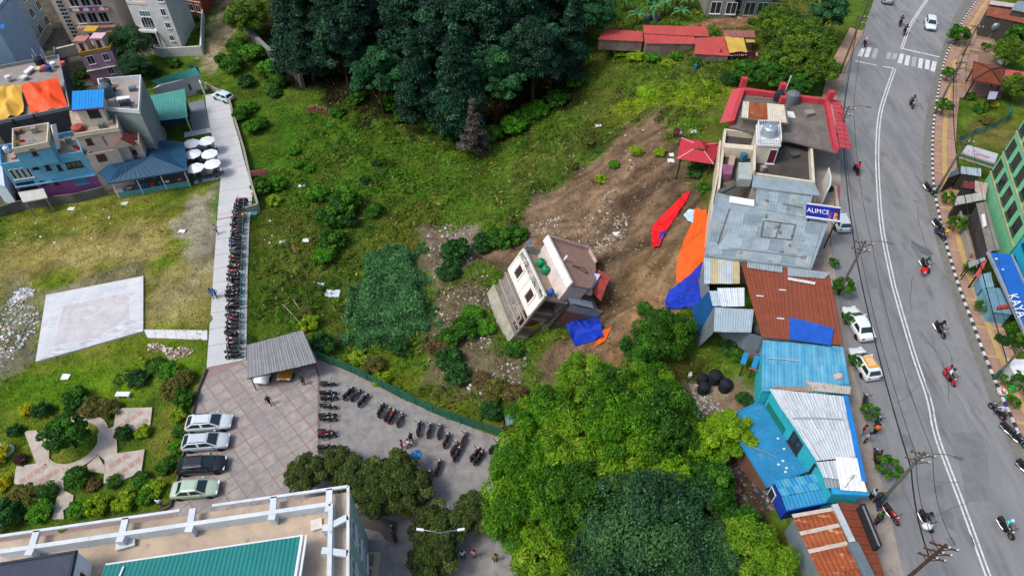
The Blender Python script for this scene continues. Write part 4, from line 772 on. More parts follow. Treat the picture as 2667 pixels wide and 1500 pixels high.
tw = [P(k7(*q), 9.3) for q in ((185,530),(745,425),(765,115),(190,210))]; walls(T, tw, 6, 8.5, m_lb, 'tower_wall'); slab(T, tw, 8.6, .2, mat('#9b9082', '#7d7468', s=.7, k=.7), 'tower_roof', .1); parapet(T, tw, 8.6, .7, .16, m_cream); window(T, tw[0], tw[1], k7(470,545), k7(590,620), fr=m_fdark, mull=2)
sA, sB = P(k7(740,215), 9), P(k7(815,600), 6.1); wv = V(1.1, .1, 0)
for i in range(12):
    c = sA.lerp(sB, (i + .5) / 12); MB().box(c + wv * .45, wv * .5, V(.02, -.24, 0), V(0, 0, .09)).build('step', mat('#8a6040', '#74502f', s=2), T)
MB().bar(sA + wv + V(0, 0, .6), sB + wv + V(0, 0, .6), .16, .9).build('stair_wall', m_white, T)
for i, (x, y, c) in enumerate(((240,410,'#d8b83a'), (330,395,'#d01c50'), (420,385,'#e4e4e4'), (500,385,'#cfd6e0'), (590,375,'#e8e8e8'))):
    p = P(k7(x, y), 9.35); MB().grid(lambda u, v: p + V((u - .5) * .9, (v - .5) * .1 + .05 * math.sin(u * 9), .1 - .5 * v), 6, 4).build('laundry', cloth(c), T)
for x, y, c in ((1160,470,'#2a6a7a'), (1210,490,'#b81c4a'), (1100,500,'#c8b4a8')): p = P(k7(x, y), 6.9); MB().grid(lambda u, v: p + V((u - .5) * .7, .04 * math.sin(u * 9), -.6 * v), 5, 4).build('laundry', cloth(c), T)
tank('water_tank', 'small white water tank on corner of light blue house', P(k7(125,580), 6.05), .4, .9, m_white)
# boundary walls of the settlement along the grass
def bwall(name, label, pts, h, m, t=.22, z=None, cap=None, group=None):
    q = [Vector(p) for p in pts]; T = thing(name, label, 'wall', q[0], 0, group)
    for i in range(len(q) - 1):
        a, b = q[i], q[i + 1]; e = (b - a).normalized(); n = V(-e.y, e.x, 0) * t / 2; za, zb = (a.z, b.z)
        MB().prism([a - n, b - n, b + n, a + n], min(za, zb) - .4, [za + h, zb + h, zb + h, za + h] if True else 0, 0).build('wall_panel', m, T)
        if cap: MB().bar(a + V(0, 0, h + .04), b + V(0, 0, h + .04), t * 1.6, .08).build('coping', cap, T)
    return T
bwall('boundary_wall', 'grey concrete boundary wall between pink house and grass plot', GL(a2, [(-60,745),(240,655),(500,615),(780,585),(1080,510)]), 1.5, mat('#6f6d68', '#5a5853', s=.6, k=.7, stain='#45443f', st=(.55, 1, .2)))
bwall('garden_wall', 'low pink wall in front of the pink ground floor', [P(k7(730,1275), 0), P(k7(1560,1165), 0)], 1.3, mat('#96607c', '#80506a', s=.6, k=.6), .2)
T = thing('lean_to', 'pale flat concrete canopy at left end of pink ground floor', 'canopy', P(k7(500,1290), 0)); q = [P(k7(*p), 2.5) for p in ((280,1215),(680,1150),(745,1295),(360,1370))]; slab(T, q, 2.5, .16, mat('#c9c9c4', '#b6b6b0', s=.8, k=.5))
for p in inset(q, .25): MB().tube([V(p.x, p.y, -.1), V(p.x, p.y, 2.4)], .09, 8).build('post', m_conc2, T)
# beige house with brown shutters, blue-roofed rooftop room
T = thing('beige_house', 'beige tiled-terrace house with brown shutters beside dark blue roof', 'house', frame_base(*[P(k4(*q), 9) for q in ((90,930),(720,840),(700,590),(60,560))]))
m_bg = mat('#c6b9ae', '#b3a69c', s=.6, k=.6, stain='#8d8078', st=(.62, 1.2, .15)); A1, A2, A3, A4 = [P(k4(*q), 8.6) for q in ((95,930),(735,835),(690,560),(20,600))]
fpA = [A1, A2, A3, A4]; walls(T, fpA, -.2, 8.6, m_bg); slab(T, fpA, 8.62, .18, m_tilefl, 'terrace_floor', .12); parapet(T, fpA, 8.62, .45, .14, m_cream, skip=(3,))
window(T, A1, A2, k4(230,965), k4(350,1030), fr=m_fdark); panel(T, A1, A2, k4(470,925), k4(560,1050), mat('#6f7884', '#4a5058', s=2, rough=.3), 'door')
B1, B2, B3, B4 = [P(k4(*q), 9.6) for q in ((560,560),(1040,600),(1065,85),(430,140))]; fpB = [B1, B2, B3, B4]; walls(T, fpB, -.2, 9.6, mat('#8f9c98', '#7d8a88', s=.6, k=.6, stain='#6a7674', st=(.6, 1, .2)), 'rear_wall'); slab(T, fpB, 9.62, .18, mat('#a89e98', '#8a8684', s=.8, k=.6), 'rear_terrace'); parapet(T, fpB, 9.62, .6, .14, m_white)
C1, C2, C3, C4 = [P(k4(*q), 6.1) for q in ((745,1010),(1030,1030),(1020,620),(720,680))]; fpC = [C1, C2, C3, C4]; walls(T, fpC, -.2, 6.0, m_bg, 'wing_wall'); slab(T, fpC, 6.02, .18, mat('#c0936a', '#ad845e', s=1, k=.5, fine=.2), 'balcony_floor', .1); parapet(T, fpC, 6.02, .5, .12, m_cream, skip=(2,))
D1, D2 = P(k4(225,1195), 6.2), P(k4(700,1105), 6.2); D3, D4 = D2 + V(.3, 2.2, 0), D1 + V(.3, 2.2, 0); slab(T, [D1, D2, D3, D4], 5.6, .18, m_bg, 'balcony'); walls(T, [D1, D2, D3, D4], -.2, 5.4, m_bg, 'shop_wall'); parapet(T, [D1, D2, D3, D4], 5.6, .6, .12, m_bg, skip=(2,))
m_shut = mat('#5a3a28', '#4a2e20', s=3, k=.6)
panel(T, D1, D2, k4(375,1195), k4(565,1275), m_shut, 'shutter'); panel(T, C1, C2, k4(700,1140), k4(890,1215), m_shut, 'shutter'); panel(T, C1, C2, k4(905,1115), k4(1005,1190), m_shut, 'shutter')
g = [P(k4(*q), z) for q, z in (((620,1115), 6.2), ((740,965), 7.9), ((940,1060), 6.2))]; bk = V(.2, 1.6, 0); MB().add([g[0], g[1], g[1] + bk, g[0] + bk, g[1], g[2], g[2] + bk, g[1] + bk], [(0, 1, 2, 3), (4, 5, 6, 7)]).build('gable_roof', mat('#b4504a', '#9c443e', s=2), T); MB().poly([g[0], g[2], g[1]]).build('gable_wall', m_cream, T)
br = [P(k4(*q), 11.6) for q in ((40,545),(495,500),(508,240),(45,268))]; wl = inset(br, .35); walls(T, wl, 8.6, 11.4, m_cream, 'room_wall'); corr(T, [br[0], br[1], br[2], br[3]], 5, mat('#1890dc', '#1580c8', s=1, k=.4, rough=.5, fine=.05), wave=.3); MB().bar(br[0] - V(0, 0, .12), br[1] - V(0, 0, .12), .06, .2).bar(br[0] - V(0, 0, .12), br[3] - V(0, 0, .12), .06, .2).build('fascia', mat('#8d4468', '#7a3a58', s=2), T)
panel(T, wl[0], wl[1], k4(245,545), k4(480,650), mat('#23262a', '#32363a', s=2), 'opening', .06); MB().bar(P(k4(370,655), 9.2), P(k4(525,640), 9.2), .1, .7).build('railing_panel', m_white, T)
tank('water_tank', 'grey ribbed water tank beside blue rooftop room', P(k4(575,330), 9.7), .85, 1.9, mat('#5d7482', '#4c626f', s=2)); tank('water_tank', 'dark red-lidded water tank behind grey ribbed tank', P(k4(560,210), 9.7), .7, 1.3, mat('#4a3a42', '#35404c', s=2))
T2 = thing('roof_shelter', 'small white-topped shelter on the beige house terrace', 'shelter', P(k4(790,470), 9.7)); sh = [P(k4(*q), 11.3) for q in ((690,385),(875,355),(870,340),(690,365))]; slab(T2, [P(k4(*q), 11.2) for q in ((690,395),(880,365),(870,330),(690,350))], 11.2, .12, m_white)
for q in ((700,470),(880,460)): p = P(k4(*q), 10.2); MB().bar(V(p.x, p.y, 9.65), V(p.x, p.y, 11.1), .1, .1).build('post', mat('#2c5a66'), T2)
MB().prism([P(k4(*q), 9.7) for q in ((720,440),(900,420),(900,480),(740,490))], 9.65, 10.3).build('counter', mat('#3d4658', '#2f3846', s=2), T2)
tank('water_tank', 'red round water drum on beige house corner', P(k4(140,830), 8.7), .8, .7, mat('#b0584a', '#9a4c40', s=2), cat='drum')
# dark restaurant roof with hips
eaves = [(925,215),(1080,395),(1870,262),(1838,-15),(1530,-35),(1400,125)]; ev = [P(a2(*q), 3.1) for q in eaves]; r1, r2 = P(a2(1190,215), 4.6), P(a2(1520,130), 4.6)
T = thing('restaurant', 'open-fronted restaurant under dark blue hipped metal roof', 'restaurant', frame_base(*ev)); m_nav = mat('#21506f', '#1d4762', s=.7, k=.4, rough=.5, stain='#4a7898', st=(.66, .8, .1), fine=.05)
for i, pl_ in enumerate(([ev[0], ev[1], r1], [ev[1], ev[2], r2, r1], [ev[2], ev[3], ev[4], r2], [ev[4], ev[5], r1, r2], [ev[5], ev[0], r1])):
    c = sum(pl_, Vector()) / len(pl_); nn = (pl_[1] - pl_[0]).cross(pl_[2] - pl_[0]); MB().poly(pl_ if nn.z > 0 else pl_[::-1]).build('roof_plane', m_nav, T)
    a, b = pl_[0], pl_[1]; n = max(2, int((b - a).length / .7)); top = [p for p in pl_[2:]]
    for k in range(1, n):                     # standing seams
        f_ = k / n; lo_ = a.lerp(b, f_); hi_ = (pl_[-1].lerp(pl_[2], f_) if len(pl_) == 4 else pl_[2].copy()); e_ = lo_.lerp(hi_, .96); MB().bar(lo_ + V(0, 0, .03), e_ + V(0, 0, .03), .03, .03).build('seam', m_nav, T)
for i in range(6): MB().bar(ev[i] - V(0, 0, .1), ev[(i + 1) % 6] - V(0, 0, .1), .08, .22).build('fascia', mat('#35607a', '#2c5068', s=2), T)
pi = inset(ev, .5); m_teal = mat('#5f9a98', '#4f8886', s=1)
for i in range(6):
    a, b = pi[i], pi[(i + 1) % 6]; n = max(1, int((b - a).length / 3))
    for k in range(n): p = a.lerp(b, k / n); MB().tube([V(p.x, p.y, -.1), V(p.x, p.y, 3.1)], .08, 8).build('post', m_white, T)
slab(T, pi, .12, .2, mat('#8a8078', '#756c64', s=1), 'floor'); MB().bar(V(pi[1].x, pi[1].y, .45), V(pi[2].x, pi[2].y, .45), .12, .9).build('front_wall', m_teal, T); MB().bar(V(pi[0].x, pi[0].y, 1.2), V(pi[5].x, pi[5].y, 1.2), .12, 2.6).build('back_wall', m_dkwall, T)
for k in range(7):
    f_ = .06 + .1 * k; p = V(pi[1].x, pi[1].y, 0).lerp(V(pi[2].x, pi[2].y, 0), f_) + V(.1, .5, 0)
    t = thing('plastic_chair', 'bright blue plastic chair inside restaurant front, ' + nth(k) + ' from the left', 'chair', p + V(0, 0, .12), 0, 'blue chairs in the restaurant'); m_bc = mat('#1f6fc0', '#1a62ac', s=2, rough=.5)
    MB().box(p + V(0, 0, .57), (.22, 0, 0), (0, .22, 0), (0, 0, .02)).build('seat', m_bc, t); MB().box(p + V(0, .22, .85), (.22, 0, 0), (0, .02, .04), (0, 0, .26)).build('backrest', m_bc, t)
    for sx in (-1, 1):
        for sy in (-1, 1): MB().bar(p + V(sx * .19, sy * .19, .12), p + V(sx * .18, sy * .18, .56), .03, .03).build('leg', m_bc, t)
for k, (x, c1_, c2_, lb) in enumerate(((1260, '#d8a0a0', '#2a3a5a', 'person in pale pink shirt at the restaurant front wall'), (1400, '#3a5ab8', '#1c2438', 'person in blue shirt seated inside the restaurant front'), (1510, '#c83030', '#d0d4da', 'person in red shirt seated inside the restaurant front'), (1670, '#e0e2e6', '#20242c', 'person in white shirt seated near restaurant right end'), (1800, '#c07080', '#30303a', 'person in dusty pink shirt at restaurant right corner'))):
    u, _ = onwall(pi[1], pi[2], a2(x, 440)); e_ = (V(pi[2].x, pi[2].y, 0) - V(pi[1].x, pi[1].y, 0)).normalized(); p = V(pi[1].x, pi[1].y, .12) + e_ * (u if u > .5 else .8) + V(.05, .75, 0); person('sit', lb, p, R(-80), c1_, c2_)
# white parasols with tables
for k, (x, y, where) in enumerate(((479,357,'back left'), (518,350,'back right'), (483,383,'middle left'), (525,383,'middle right'), (490,418,'front left'), (532,408,'front right'))):
    p = P(o(x, y), 2.5); t = thing('parasol', 'round white garden parasol, %s of six on the restaurant terrace' % where, 'parasol', (p.x, p.y, 0), 0, 'white parasols'); n = 8; rr = 1.22; a0 = random.random()
    for i in range(n):
        A_1, A_2 = a0 + 6.283 * i / n, a0 + 6.283 * (i + 1) / n; q1, q2 = p + V(math.cos(A_1) * rr, math.sin(A_1) * rr, -.32), p + V(math.cos(A_2) * rr, math.sin(A_2) * rr, -.32)
        MB().add([p, q1, q2, q1 - V(0, 0, .1), q2 - V(0, 0, .1)], [(0, 1, 2), (1, 3, 4, 2)]).build('canopy_panel', mat('#eef2f4', '#e2e8ea', s=1, fine=.03), t); MB().bar(p - V(0, 0, .05), q1 - V(0, 0, .03), .02, .02).build('rib', m_black, t)
    MB().tube([V(p.x, p.y, 0), p + V(0, 0, .08)], .03, 6).build('pole', m_dkmetal, t); MB().lathe((p.x, p.y, 0), [(.3, 0), (.28, .08), (.06, .1)], 10).build('base', m_conc2, t)
    tb = thing('cafe_table', 'dark cafe table under the %s white parasol' % where, 'table', (p.x, p.y, 0), 0, 'terrace tables'); MB().lathe((p.x, p.y, .7), [(.48, 0), (.48, .04), (.05, .045)], 14).build('table_top', mat('#40484c', '#30383c', s=2), tb)
    for a in (0, 2.1, 4.2): MB().bar(V(p.x + .3 * math.cos(a), p.y + .3 * math.sin(a), 0), V(p.x + .12 * math.cos(a), p.y + .12 * math.sin(a), .7), .03, .03).build('leg', m_dkmetal, tb)
    for j, a in enumerate((.4, 2.0, 3.6, 5.1)):
        c = V(p.x + .85 * math.cos(a), p.y + .85 * math.sin(a), 0); ch = thing('cafe_chair', 'dark cafe chair at %s of the table under the %s parasol' % (('right', 'back', 'left', 'front')[j], where), 'chair', c, 0, 'chairs under the parasols'); m_ch = mat('#2b4a50', '#3c2c28', s=1.5); d = V(math.cos(a), math.sin(a), 0); s_ = V(-d.y, d.x, 0)
        MB().box(c + V(0, 0, .45), d * .2, s_ * .2, V(0, 0, .02)).build('seat', m_ch, ch); MB().box(c + d * .2 + V(0, 0, .7), d * .02, s_ * .2, V(0, 0, .24)).build('backrest', m_ch, ch)
        for i, jj in ((-1, -1), (1, -1), (1, 1), (-1, 1)): MB().bar(c + d * .17 * i + s_ * .17 * jj, c + d * .17 * i + s_ * .17 * jj + V(0, 0, .44), .03, .03).build('leg', m_ch, ch)
struct(sheet('terrace_paving', PL(b2, [(0,-40),(250,-20),(285,330),(20,400)], 0), .012, mat('#6a7478', '#56605f', s=1, k=.7))); struct(sheet('terrace_step', PL(b2, [(20,370),(285,320),(290,350),(25,405)], 0), .03, m_conc))
struct(sheet('side_court', PL(k8, [(60,540),(310,480),(400,930),(130,980)], 0), .016, mat('#7d8388', '#727a80', s=.8, k=.5, fine=.08))); struct(sheet('terrace_edge', PL(k8, [(0,1000),(400,930),(420,1000),(0,1080)], 0), .02, m_conc))
person('stand', 'person in magenta top between the white parasols', G(o(521,366)), 1., '#c01860', '#2a2030')
# green-roofed sheds
m_grn = mat('#4f9a90', '#43897f', s=.8, k=.5, rough=.5, fine=.06); m_grn2 = mat('#54b09c', '#48a08c', s=.8, k=.5, rough=.5, fine=.06)
q = [P(a1(*p), z) for p, z in (((1520,1222), 3.2), ((1880,1180), 3.2), ((1850,890), 4.0), ((1480,965), 4.0))]; T = thing('green_shed', 'open shed with square green metal roof beside grey side court', 'shed', frame_base(*q)); corr(T, [q[0], q[1], q[2], q[3]], 6, m_grn, wave=.35, split=2)
for p in inset(q, .3): MB().tube([V(p.x, p.y, -.1), V(p.x, p.y, 3.1)], .08, 8).build('post', m_white, T)
qi = inset(q, .4); MB().bar(V(*qi[2], 1.4), V(*qi[3], 1.4), .12, 2.8).bar(V(*qi[3], 1.4), V(*qi[0], 1.4), .12, 2.8).build('back_wall', m_dkwall, T); MB().bar(V(*qi[0], 2.4) + V(0, .1, 0), V(*qi[1], 2.4) + V(0, .1, 0), .06, 1.2).build('shade_net', mat('#1e3f5a', '#182f44', s=1), T)
q = [P(a1(*p), z) for p, z in (((1590,850), 3.2), ((2012,752), 3.2), ((1955,675), 4.4), ((1505,815), 4.4))]; T = thing('green_shed', 'long narrow green metal roof shed at head of the lane', 'shed', frame_base(*q)); corr(T, q, 8, m_grn2, wave=.35); qi = inset(q, .15)
MB().prism(qi, -.1, 3.1).build('wall', mat('#b4b8bb', '#9a9ea2', s=.6, k=.6), T)
for x in (1650, 1760, 1880): panel(T, qi[0], qi[1], a1(x, 850), a1(x + 45, 900), mat('#4a4038', '#3a322c', s=2), 'door', .05)
T = thing('blue_sheet', 'bright blue plastic sheet hung on green shed end', 'tarpaulin', P(a1(1970,690), 3)); a, b = P(a1(1900,665), 4.5), P(a1(2000,680), 3.6); MB().grid(lambda u, v: a.lerp(b, u) + V(.25 * math.sin(u * 4), -.1, .1 - 1.3 * v + .06 * math.sin(9 * u)), 8, 6).build('sheet', mat('#1668c0', '#1258a8', s=1), T)
# lane head walls
bwall('lane_wall', 'white rendered wall at the left head of the concrete lane', [P(k8(*q), 0) for q in ((285,330),(330,420))], 2.4, m_white); 
bwall('retaining_wall', 'long grey rendered parapet wall along right edge of the lane', [P(k8(*q), 0) for q in ((345,290),(520,385),(690,440),(730,560),(800,800),(880,1060),(960,1330))] + [P(q, 0) for q in (o(637,475), o(652,525))], .95, mat('#a19c92', '#8d887e', s=.7, k=.6, stain='#6e6a60', st=(.58, 1.2, .15)), .3)
bwall('return_wall', 'short end wall closing the lane parapet near motorbikes', [P(o(652,525), 0), P(o(620,535), 0)], .9, mat('#a8a298', '#8d887e', s=.7), .25)
# ---------------------------------------------------------------- upper-left houses
def wins(T, A, B, rects, f, **k):
    for x0, y0, x1, y1 in rects: window(T, A, B, f(x0, y0), f(x1, y1), **k)
def boxhouse(name, label, pts, z0, z1, mw, mr, cat='house', par=.5, mp=None, th=.15):
    T = thing(name, label, cat, V(*frame_base(*pts)[:2], z0)); walls(T, pts, z0 - .3, z1, mw); slab(T, pts, z1 + .02, .2, mr, 'roof')
    if par: parapet(T, pts, z1 + .02, par, th, mp or mw)
    return T
# tarpaulin-covered terrace house
m_dk = mat('#4a4d50', '#3a3d40', s=.6, k=.6, stain='#5f6264', st=(.62, 1, .15))
q = [P(k6(*p), 7.2) for p in ((-150,1330),(1400,1010),(1180,-20),(-350,260))]; T = boxhouse('terrace_house', 'dark grey house whose roof terrace carries yellow and orange tarpaulins', q, 0, 7, m_dk, mat('#9a928c', '#86807a', s=.7, k=.6, stain='#6f6a66', st=(.58, 1.5, .15)), mp=mat('#8f9698', '#7c8486', s=1)); wins(T, q[0], q[1], [(640,1130,720,1230), (230,1240,330,1330)], k6, fr=m_fdark)
def tent(a, b, c, d):                        # cloth over a few props: ridges run from the props to the corners
    g = bil(a, b, c, d); pr = ((.3, .35, 1.), (.72, .3, .8), (.5, .72, .9))
    return lambda u, v: g(u, v) + V(0, 0, max(h * max(0, 1 - 2.6 * math.hypot(u - x, (v - y) * .8)) for x, y, h in pr) - .35 * (math.sin(u * 3.14) ** 2) * (1 if v > .93 or v < .05 else 0))
cloth_patch('orange_tarpaulin', 'orange tarpaulin stretched over the grey terrace house', 'tarpaulin', tent(P(k6(415,540), 8.3), P(k6(1160,425), 8.3), P(k6(1345,990), 7.3), P(k6(610,1090), 7.3)), 26, 20, mat('#f0561c', '#e8481a', s=.8, k=.5, rough=.5, fine=.04), .55, 1.2, 5)
cloth_patch('yellow_tarpaulin', 'yellow tarpaulin next to orange one at left edge', 'tarpaulin', tent(P(k6(-160,610), 8.3), P(k6(430,545), 8.3), P(k6(480,1110), 7.3), P(k6(-130,1270), 7.3)), 24, 20, mat('#e3b64a', '#d3a53c', s=.8, k=.5, rough=.5, fine=.04), .55, 1.3, 15)
tank('water_tank', 'black-blue water tank on the terrace above orange tarpaulin', P(k6(840,170), 7.2), .75, 1.5, mat('#1d2b3c', '#16212e', s=2)); t = thing('tank_frame', 'pale metal frame holding dark blue drums on terrace', 'frame', P(k6(840,130), 7.2))
for q_ in ((760,180),(930,170),(760,60),(930,50)): p = P(k6(*q_), 7.2); MB().bar(V(p.x, p.y, 7.1), V(p.x, p.y, 9.2), .06, .06).build('post', m_white, t)
for i, (x, y, c, lb) in enumerate(((590,270,'#e6e8e8','long white board lying on cluttered roof terrace'), (1070,170,'#dcdfe2','white rounded basin on cluttered roof terrace'), (890,240,'#b0606c','pink plastic tub on cluttered roof terrace'), (980,250,'#2a4a88','dark blue bundle on cluttered roof terrace'), (780,235,'#d0b890','small tan crate on cluttered roof terrace'), (180,440,'#d4d0d8','pale sack near yellow tarpaulin'), (480,410,'#c8d4d0','pale green crate by the tarpaulin edge'), (1260,160,'#c05a54','red round drum at corner beside terrace wall'))):
    p = P(k6(x, y), 7.3); s_ = (.35, .9, .3) if i == 0 else (.45, .4, .45); (solo('terrace_item', MB().lathe(p, [(s_[0] * .8, 0), (s_[0], .12), (s_[0], s_[2] * 1.3), (s_[0] * .7, s_[2] * 1.4)], 12), cloth(c), lb, 'tub', loc=p) if i not in (0, 4, 6) else solo('terrace_item', MB().box(p + V(0, 0, .12), (s_[0], -.15, 0), (.15, s_[1], 0), (0, 0, .12)).box(p + V(0, 0, .26), (s_[0] * 1.05, -.15, 0), (.15, s_[1] * 1.03, 0), (0, 0, .03)), cloth(c), lb, 'board', loc=p))
# blank pale blue house
a, b = P(k5(-200,1310), 3.5), P(k5(372,1190), 3.5); bk = V(-1.2, 9, 0); q = [a, b, b + bk, a + bk]; T = boxhouse('pale_house', 'plain pale blue house with blank wall at left edge', q, 0, 12.6, mat('#a9c3d6', '#9db8cc', s=.5, k=.4, stain='#b9cdd8', st=(.62, .8, .15)), mat('#a8a49e', '#8f8c88', s=.7)); wins(T, q[0], q[1], [(-60,1050,55,1165)], k5, fr=mat('#7ba0b4'))
MB().grid(lambda u, v: P(k5(10 + 60 * u, 400 + 70 * v), 13.4), 4, 4).build('blue_cover', mat('#1f6fc0'), T)
# blue-white block with brick corner
a, b = P(k5(100,905), 0), P(k5(540,865), 0); c = P(k5(850,470), 0); q = [a, b, c, a + (c - b)]; T = boxhouse('brick_trim_block', 'pale blue apartment block with brick-red corner strip', q, 0, 12, mat('#9fb6c4', '#8fa8b8', s=.5, k=.5), mat('#9ab4c2', '#88a2b2', s=.7), 'apartment block', mp=mat('#9cc0d2', '#8fb4c8', s=1))
panelm(T, q[0], q[1], 2.6, 4.6, 0, 8.5, mat('#a8542c', '#964a28', s=1.5, fine=.2), 'brick_strip', .1); panelm(T, q[1], q[2], 0, 1.2, 6.5, 8.5, mat('#a8542c', '#964a28', s=1.5, fine=.2), 'brick_strip', .1)
for lv in range(4):
    for u in (2.0, 5.0, 8.2): windowm(T, q[1], q[2], u, u + 1.2, 1. + 3 * lv, 2.5 + 3 * lv, fr=m_white)
    windowm(T, q[0], q[1], .8, 2.0, 1. + 3 * lv, 2.5 + 3 * lv, fr=m_white)
bwall('boundary_wall', 'pale coped boundary wall beside brick trimmed block', [P(k5(*p), 0) for p in ((640,880),(740,690),(850,520))], 1.4, mat('#9aa8a4', '#86948f', s=.8), .25, cap=m_tilefl)
bwall('boundary_wall', 'cream coped wall left of the pink house', [P(k5(*p), 0) for p in ((960,960),(1290,880))], 1.7, m_cream, .3, cap=m_cream)
bwall('boundary_wall', 'grey gated wall between houses below the red drum', [P(k5(*p), 0) for p in ((970,940),(1000,1130),(1240,1449))], 2, mat('#77828a', '#626c74', s=.8), .25)
# beige tower with dark tiled strip
a, b = P(k5(1180,705), 0), P(a1(1290,400), 0); bk = V(-2, 9, 0); q = [a, b, b + bk, a + bk]; m_tw = mat('#d0c5b2', '#c2b6a2', s=.5, k=.5, stain='#a59a88', st=(.64, 1, .15)); T = boxhouse('beige_tower', 'tall beige apartment tower with dark tiled vertical strip and laundry balconies', q, 0, 17, m_tw, m_tilefl, 'apartment block')
Lw = (b - a).length
for i in range(22):
    for j in (0, 1): windowm(T, a, b, .75 + j * .52, 1.2 + j * .52, 1.0 + i * .7, 1.52 + i * .7, fr=mat('#a8a8a4'), pn=mat('#141c30', '#1d2740', s=3, rough=.2), mull=0, name='glass_block')
e_ = (b - a).normalized(); n_v = V(e_.y, -e_.x, 0)
for i, z in enumerate((3.2, 6.3, 9.4, 12.5)):
    c0, c1_ = a + e_ * 2.6, a + e_ * (Lw - .8); q2 = [c0, c1_, c1_ + n_v * 1.2, c0 + n_v * 1.2]; slab(T, q2, z, .18, mat('#c49a8c', '#b48c7e', s=1), 'balcony_slab'); MB().bar(c0 + n_v * 1.15 + V(0, 0, z + .55), c1_ + n_v * 1.15 + V(0, 0, z + .55), .05, .06).build('balcony_rail', m_dkmetal, T)
    for k in range(14): p = c0.lerp(c1_, k / 13) + n_v * 1.15; MB().bar(p + V(0, 0, z), p + V(0, 0, z + .55), .03, .03).build('baluster', m_dkmetal, T)
    for k in range(3): windowm(T, a, b, 3.0 + k * (Lw - 4.4) / 3, 3.0 + k * (Lw - 4.4) / 3 + 1.5, z + .4, z + 2.2, fr=m_white)
    if i in (1, 2):
        for k in range(7): p = c0.lerp(c1_, .08 + .13 * k) + n_v * 1.2 + V(0, 0, z + .6); cc = ('#5a80c0', '#e0e4ea', '#8a3a90', '#d8dce4', '#4a6ab0', '#c05070', '#e6e6e6')[k]; MB().grid(lambda u, v: p + e_ * (u - .5) * .6 + n_v * .04 * math.sin(u * 8) - V(0, 0, .6 * v), 5, 3).build('laundry', cloth(cc), T)
# pink house with ochre parapet
a, b = P(a1(800,560), 5.6), P(a1(1112,500), 5.6); bk = V(-.8, 6.0, 0); q = [a, b, b + bk, a + bk]; T = boxhouse('pink_house', 'pink two-storey house with ochre parapet band', q, 0, 5.6, mat('#cf9fb2', '#c08fa4', s=.5, k=.5), m_tilefl, mp=mat('#c09a3a', '#b08c34', s=1)); wins(T, q[0], q[1], [(860,570,960,635), (1020,545,1100,600), (1070,680,1150,735)], a1, fr=m_white)
slab(T, [q[0], q[1], q[1] + V(.05, -.35, 0), q[0] + V(-.05, -.35, 0)], 2.9, .12, m_white, 'ledge')
for i, (x, y, c) in enumerate(((930,330,'#c09a3a'), (830,430,'#b07a70'), (1000,400,'#d0b0b8'))): p = P(a1(x, y), 6.8); MB().bx(p.x - .9, p.x + .9, p.y - .8, p.y + .8, 5.6, 7.4).build('rooftop_room', mat('#c9b2aa', '#b8a098', s=1), T); MB().bx(p.x - 1.05, p.x + 1.05, p.y - .95, p.y + .95, 7.4, 7.55).build('room_roof', mat(c, c, s=1), T); MB().bx(p.x - .3, p.x + .35, p.y - .84, p.y - .8, 5.7, 7.1).build('door', m_fdark, T)
# white house with arched balcony
a, b = P(a1(1440,445), 0), P(a1(1850,470), 0); bk = V(-.5, 8, 0); m_wh = mat('#dcdcd8', '#cdcdca', s=.5, k=.5, stain='#b2b0aa', st=(.66, 1, .15)); ml = a.lerp(b, .52); q = [a, ml, ml + bk, a + bk]; T = boxhouse('white_house', 'white three-storey house with arched balcony and green glass', q, 0, 7.6, m_wh, m_tilefl); q2 = [ml + V(.02, -.9, 0), b + V(0, -.9, 0), b + bk, ml + bk]; walls(T, q2, -.2, 11.5, m_wh, 'tower_wall'); slab(T, q2, 11.5, .2, m_wh, 'tower_roof', .2)
wins(T, q2[0], q2[1], [(1690,355,1750,410), (1650,230,1715,285), (1600,90,1670,160), (1565,-20,1640,20)], a1, fr=m_white); wins(T, q[0], q[1], [(1390,110,1520,170)], a1, fr=m_white, mull=3, pn=mat('#4a8a84', '#3c7570', s=2, rough=.2))
u_, z_ = onwall(q[0], q[1], a1(1505,285)); e_ = (q[1] - q[0]).normalized(); n_v = V(e_.y, -e_.x, 0); c = q[0] + e_ * u_ + V(0, 0, 3.4) + n_v * .05
MB().add([c + e_ * -1.1, c + e_ * 1.1] + [c + e_ * 1.1 * math.cos(t_) + V(0, 0, 1.0 + 1.1 * math.sin(t_)) for t_ in np.linspace(0, math.pi, 11)], [list(range(13))]).build('arched_window', m_pane, T)
for t_ in range(5): MB().bar(c + e_ * (-1.1 + .55 * t_) + n_v * .04, c + e_ * (-1.1 + .55 * t_) + n_v * .04 + V(0, 0, 1.0 + 1.1 * math.sin(math.acos(-1 + .5 * t_))), .06, .06).build('mullion', m_white, T)
q3 = [c - e_ * 1.7 - V(0, 0, 3.4), c + e_ * 1.7 - V(0, 0, 3.4), c + e_ * 1.7 + n_v * 1.4 - V(0, 0, 3.4), c - e_ * 1.7 + n_v * 1.4 - V(0, 0, 3.4)]; slab(T, q3, 3.3, .2, m_white, 'balcony_slab'); MB().bar(q3[2] + V(0, 0, 3.95), q3[3] + V(0, 0, 3.95), .07, .08).build('balcony_rail', m_dkmetal, T)
for k in range(12): p = q3[2].lerp(q3[3], k / 11); MB().bar(p + V(0, 0, 3.3), p + V(0, 0, 3.95), .035, .035).build('baluster', m_dkmetal, T)
for p in (q3[2], q3[3]): MB().bar(V(p.x, p.y, -.1), V(p.x, p.y, 3.2), .22, .22).build('column', m_white, T)
panelm(T, q[0], q[1], .6, u_ + 1.6, .1, 2.6, mat('#3a3632', '#2c2926', s=1), 'porch', .05)
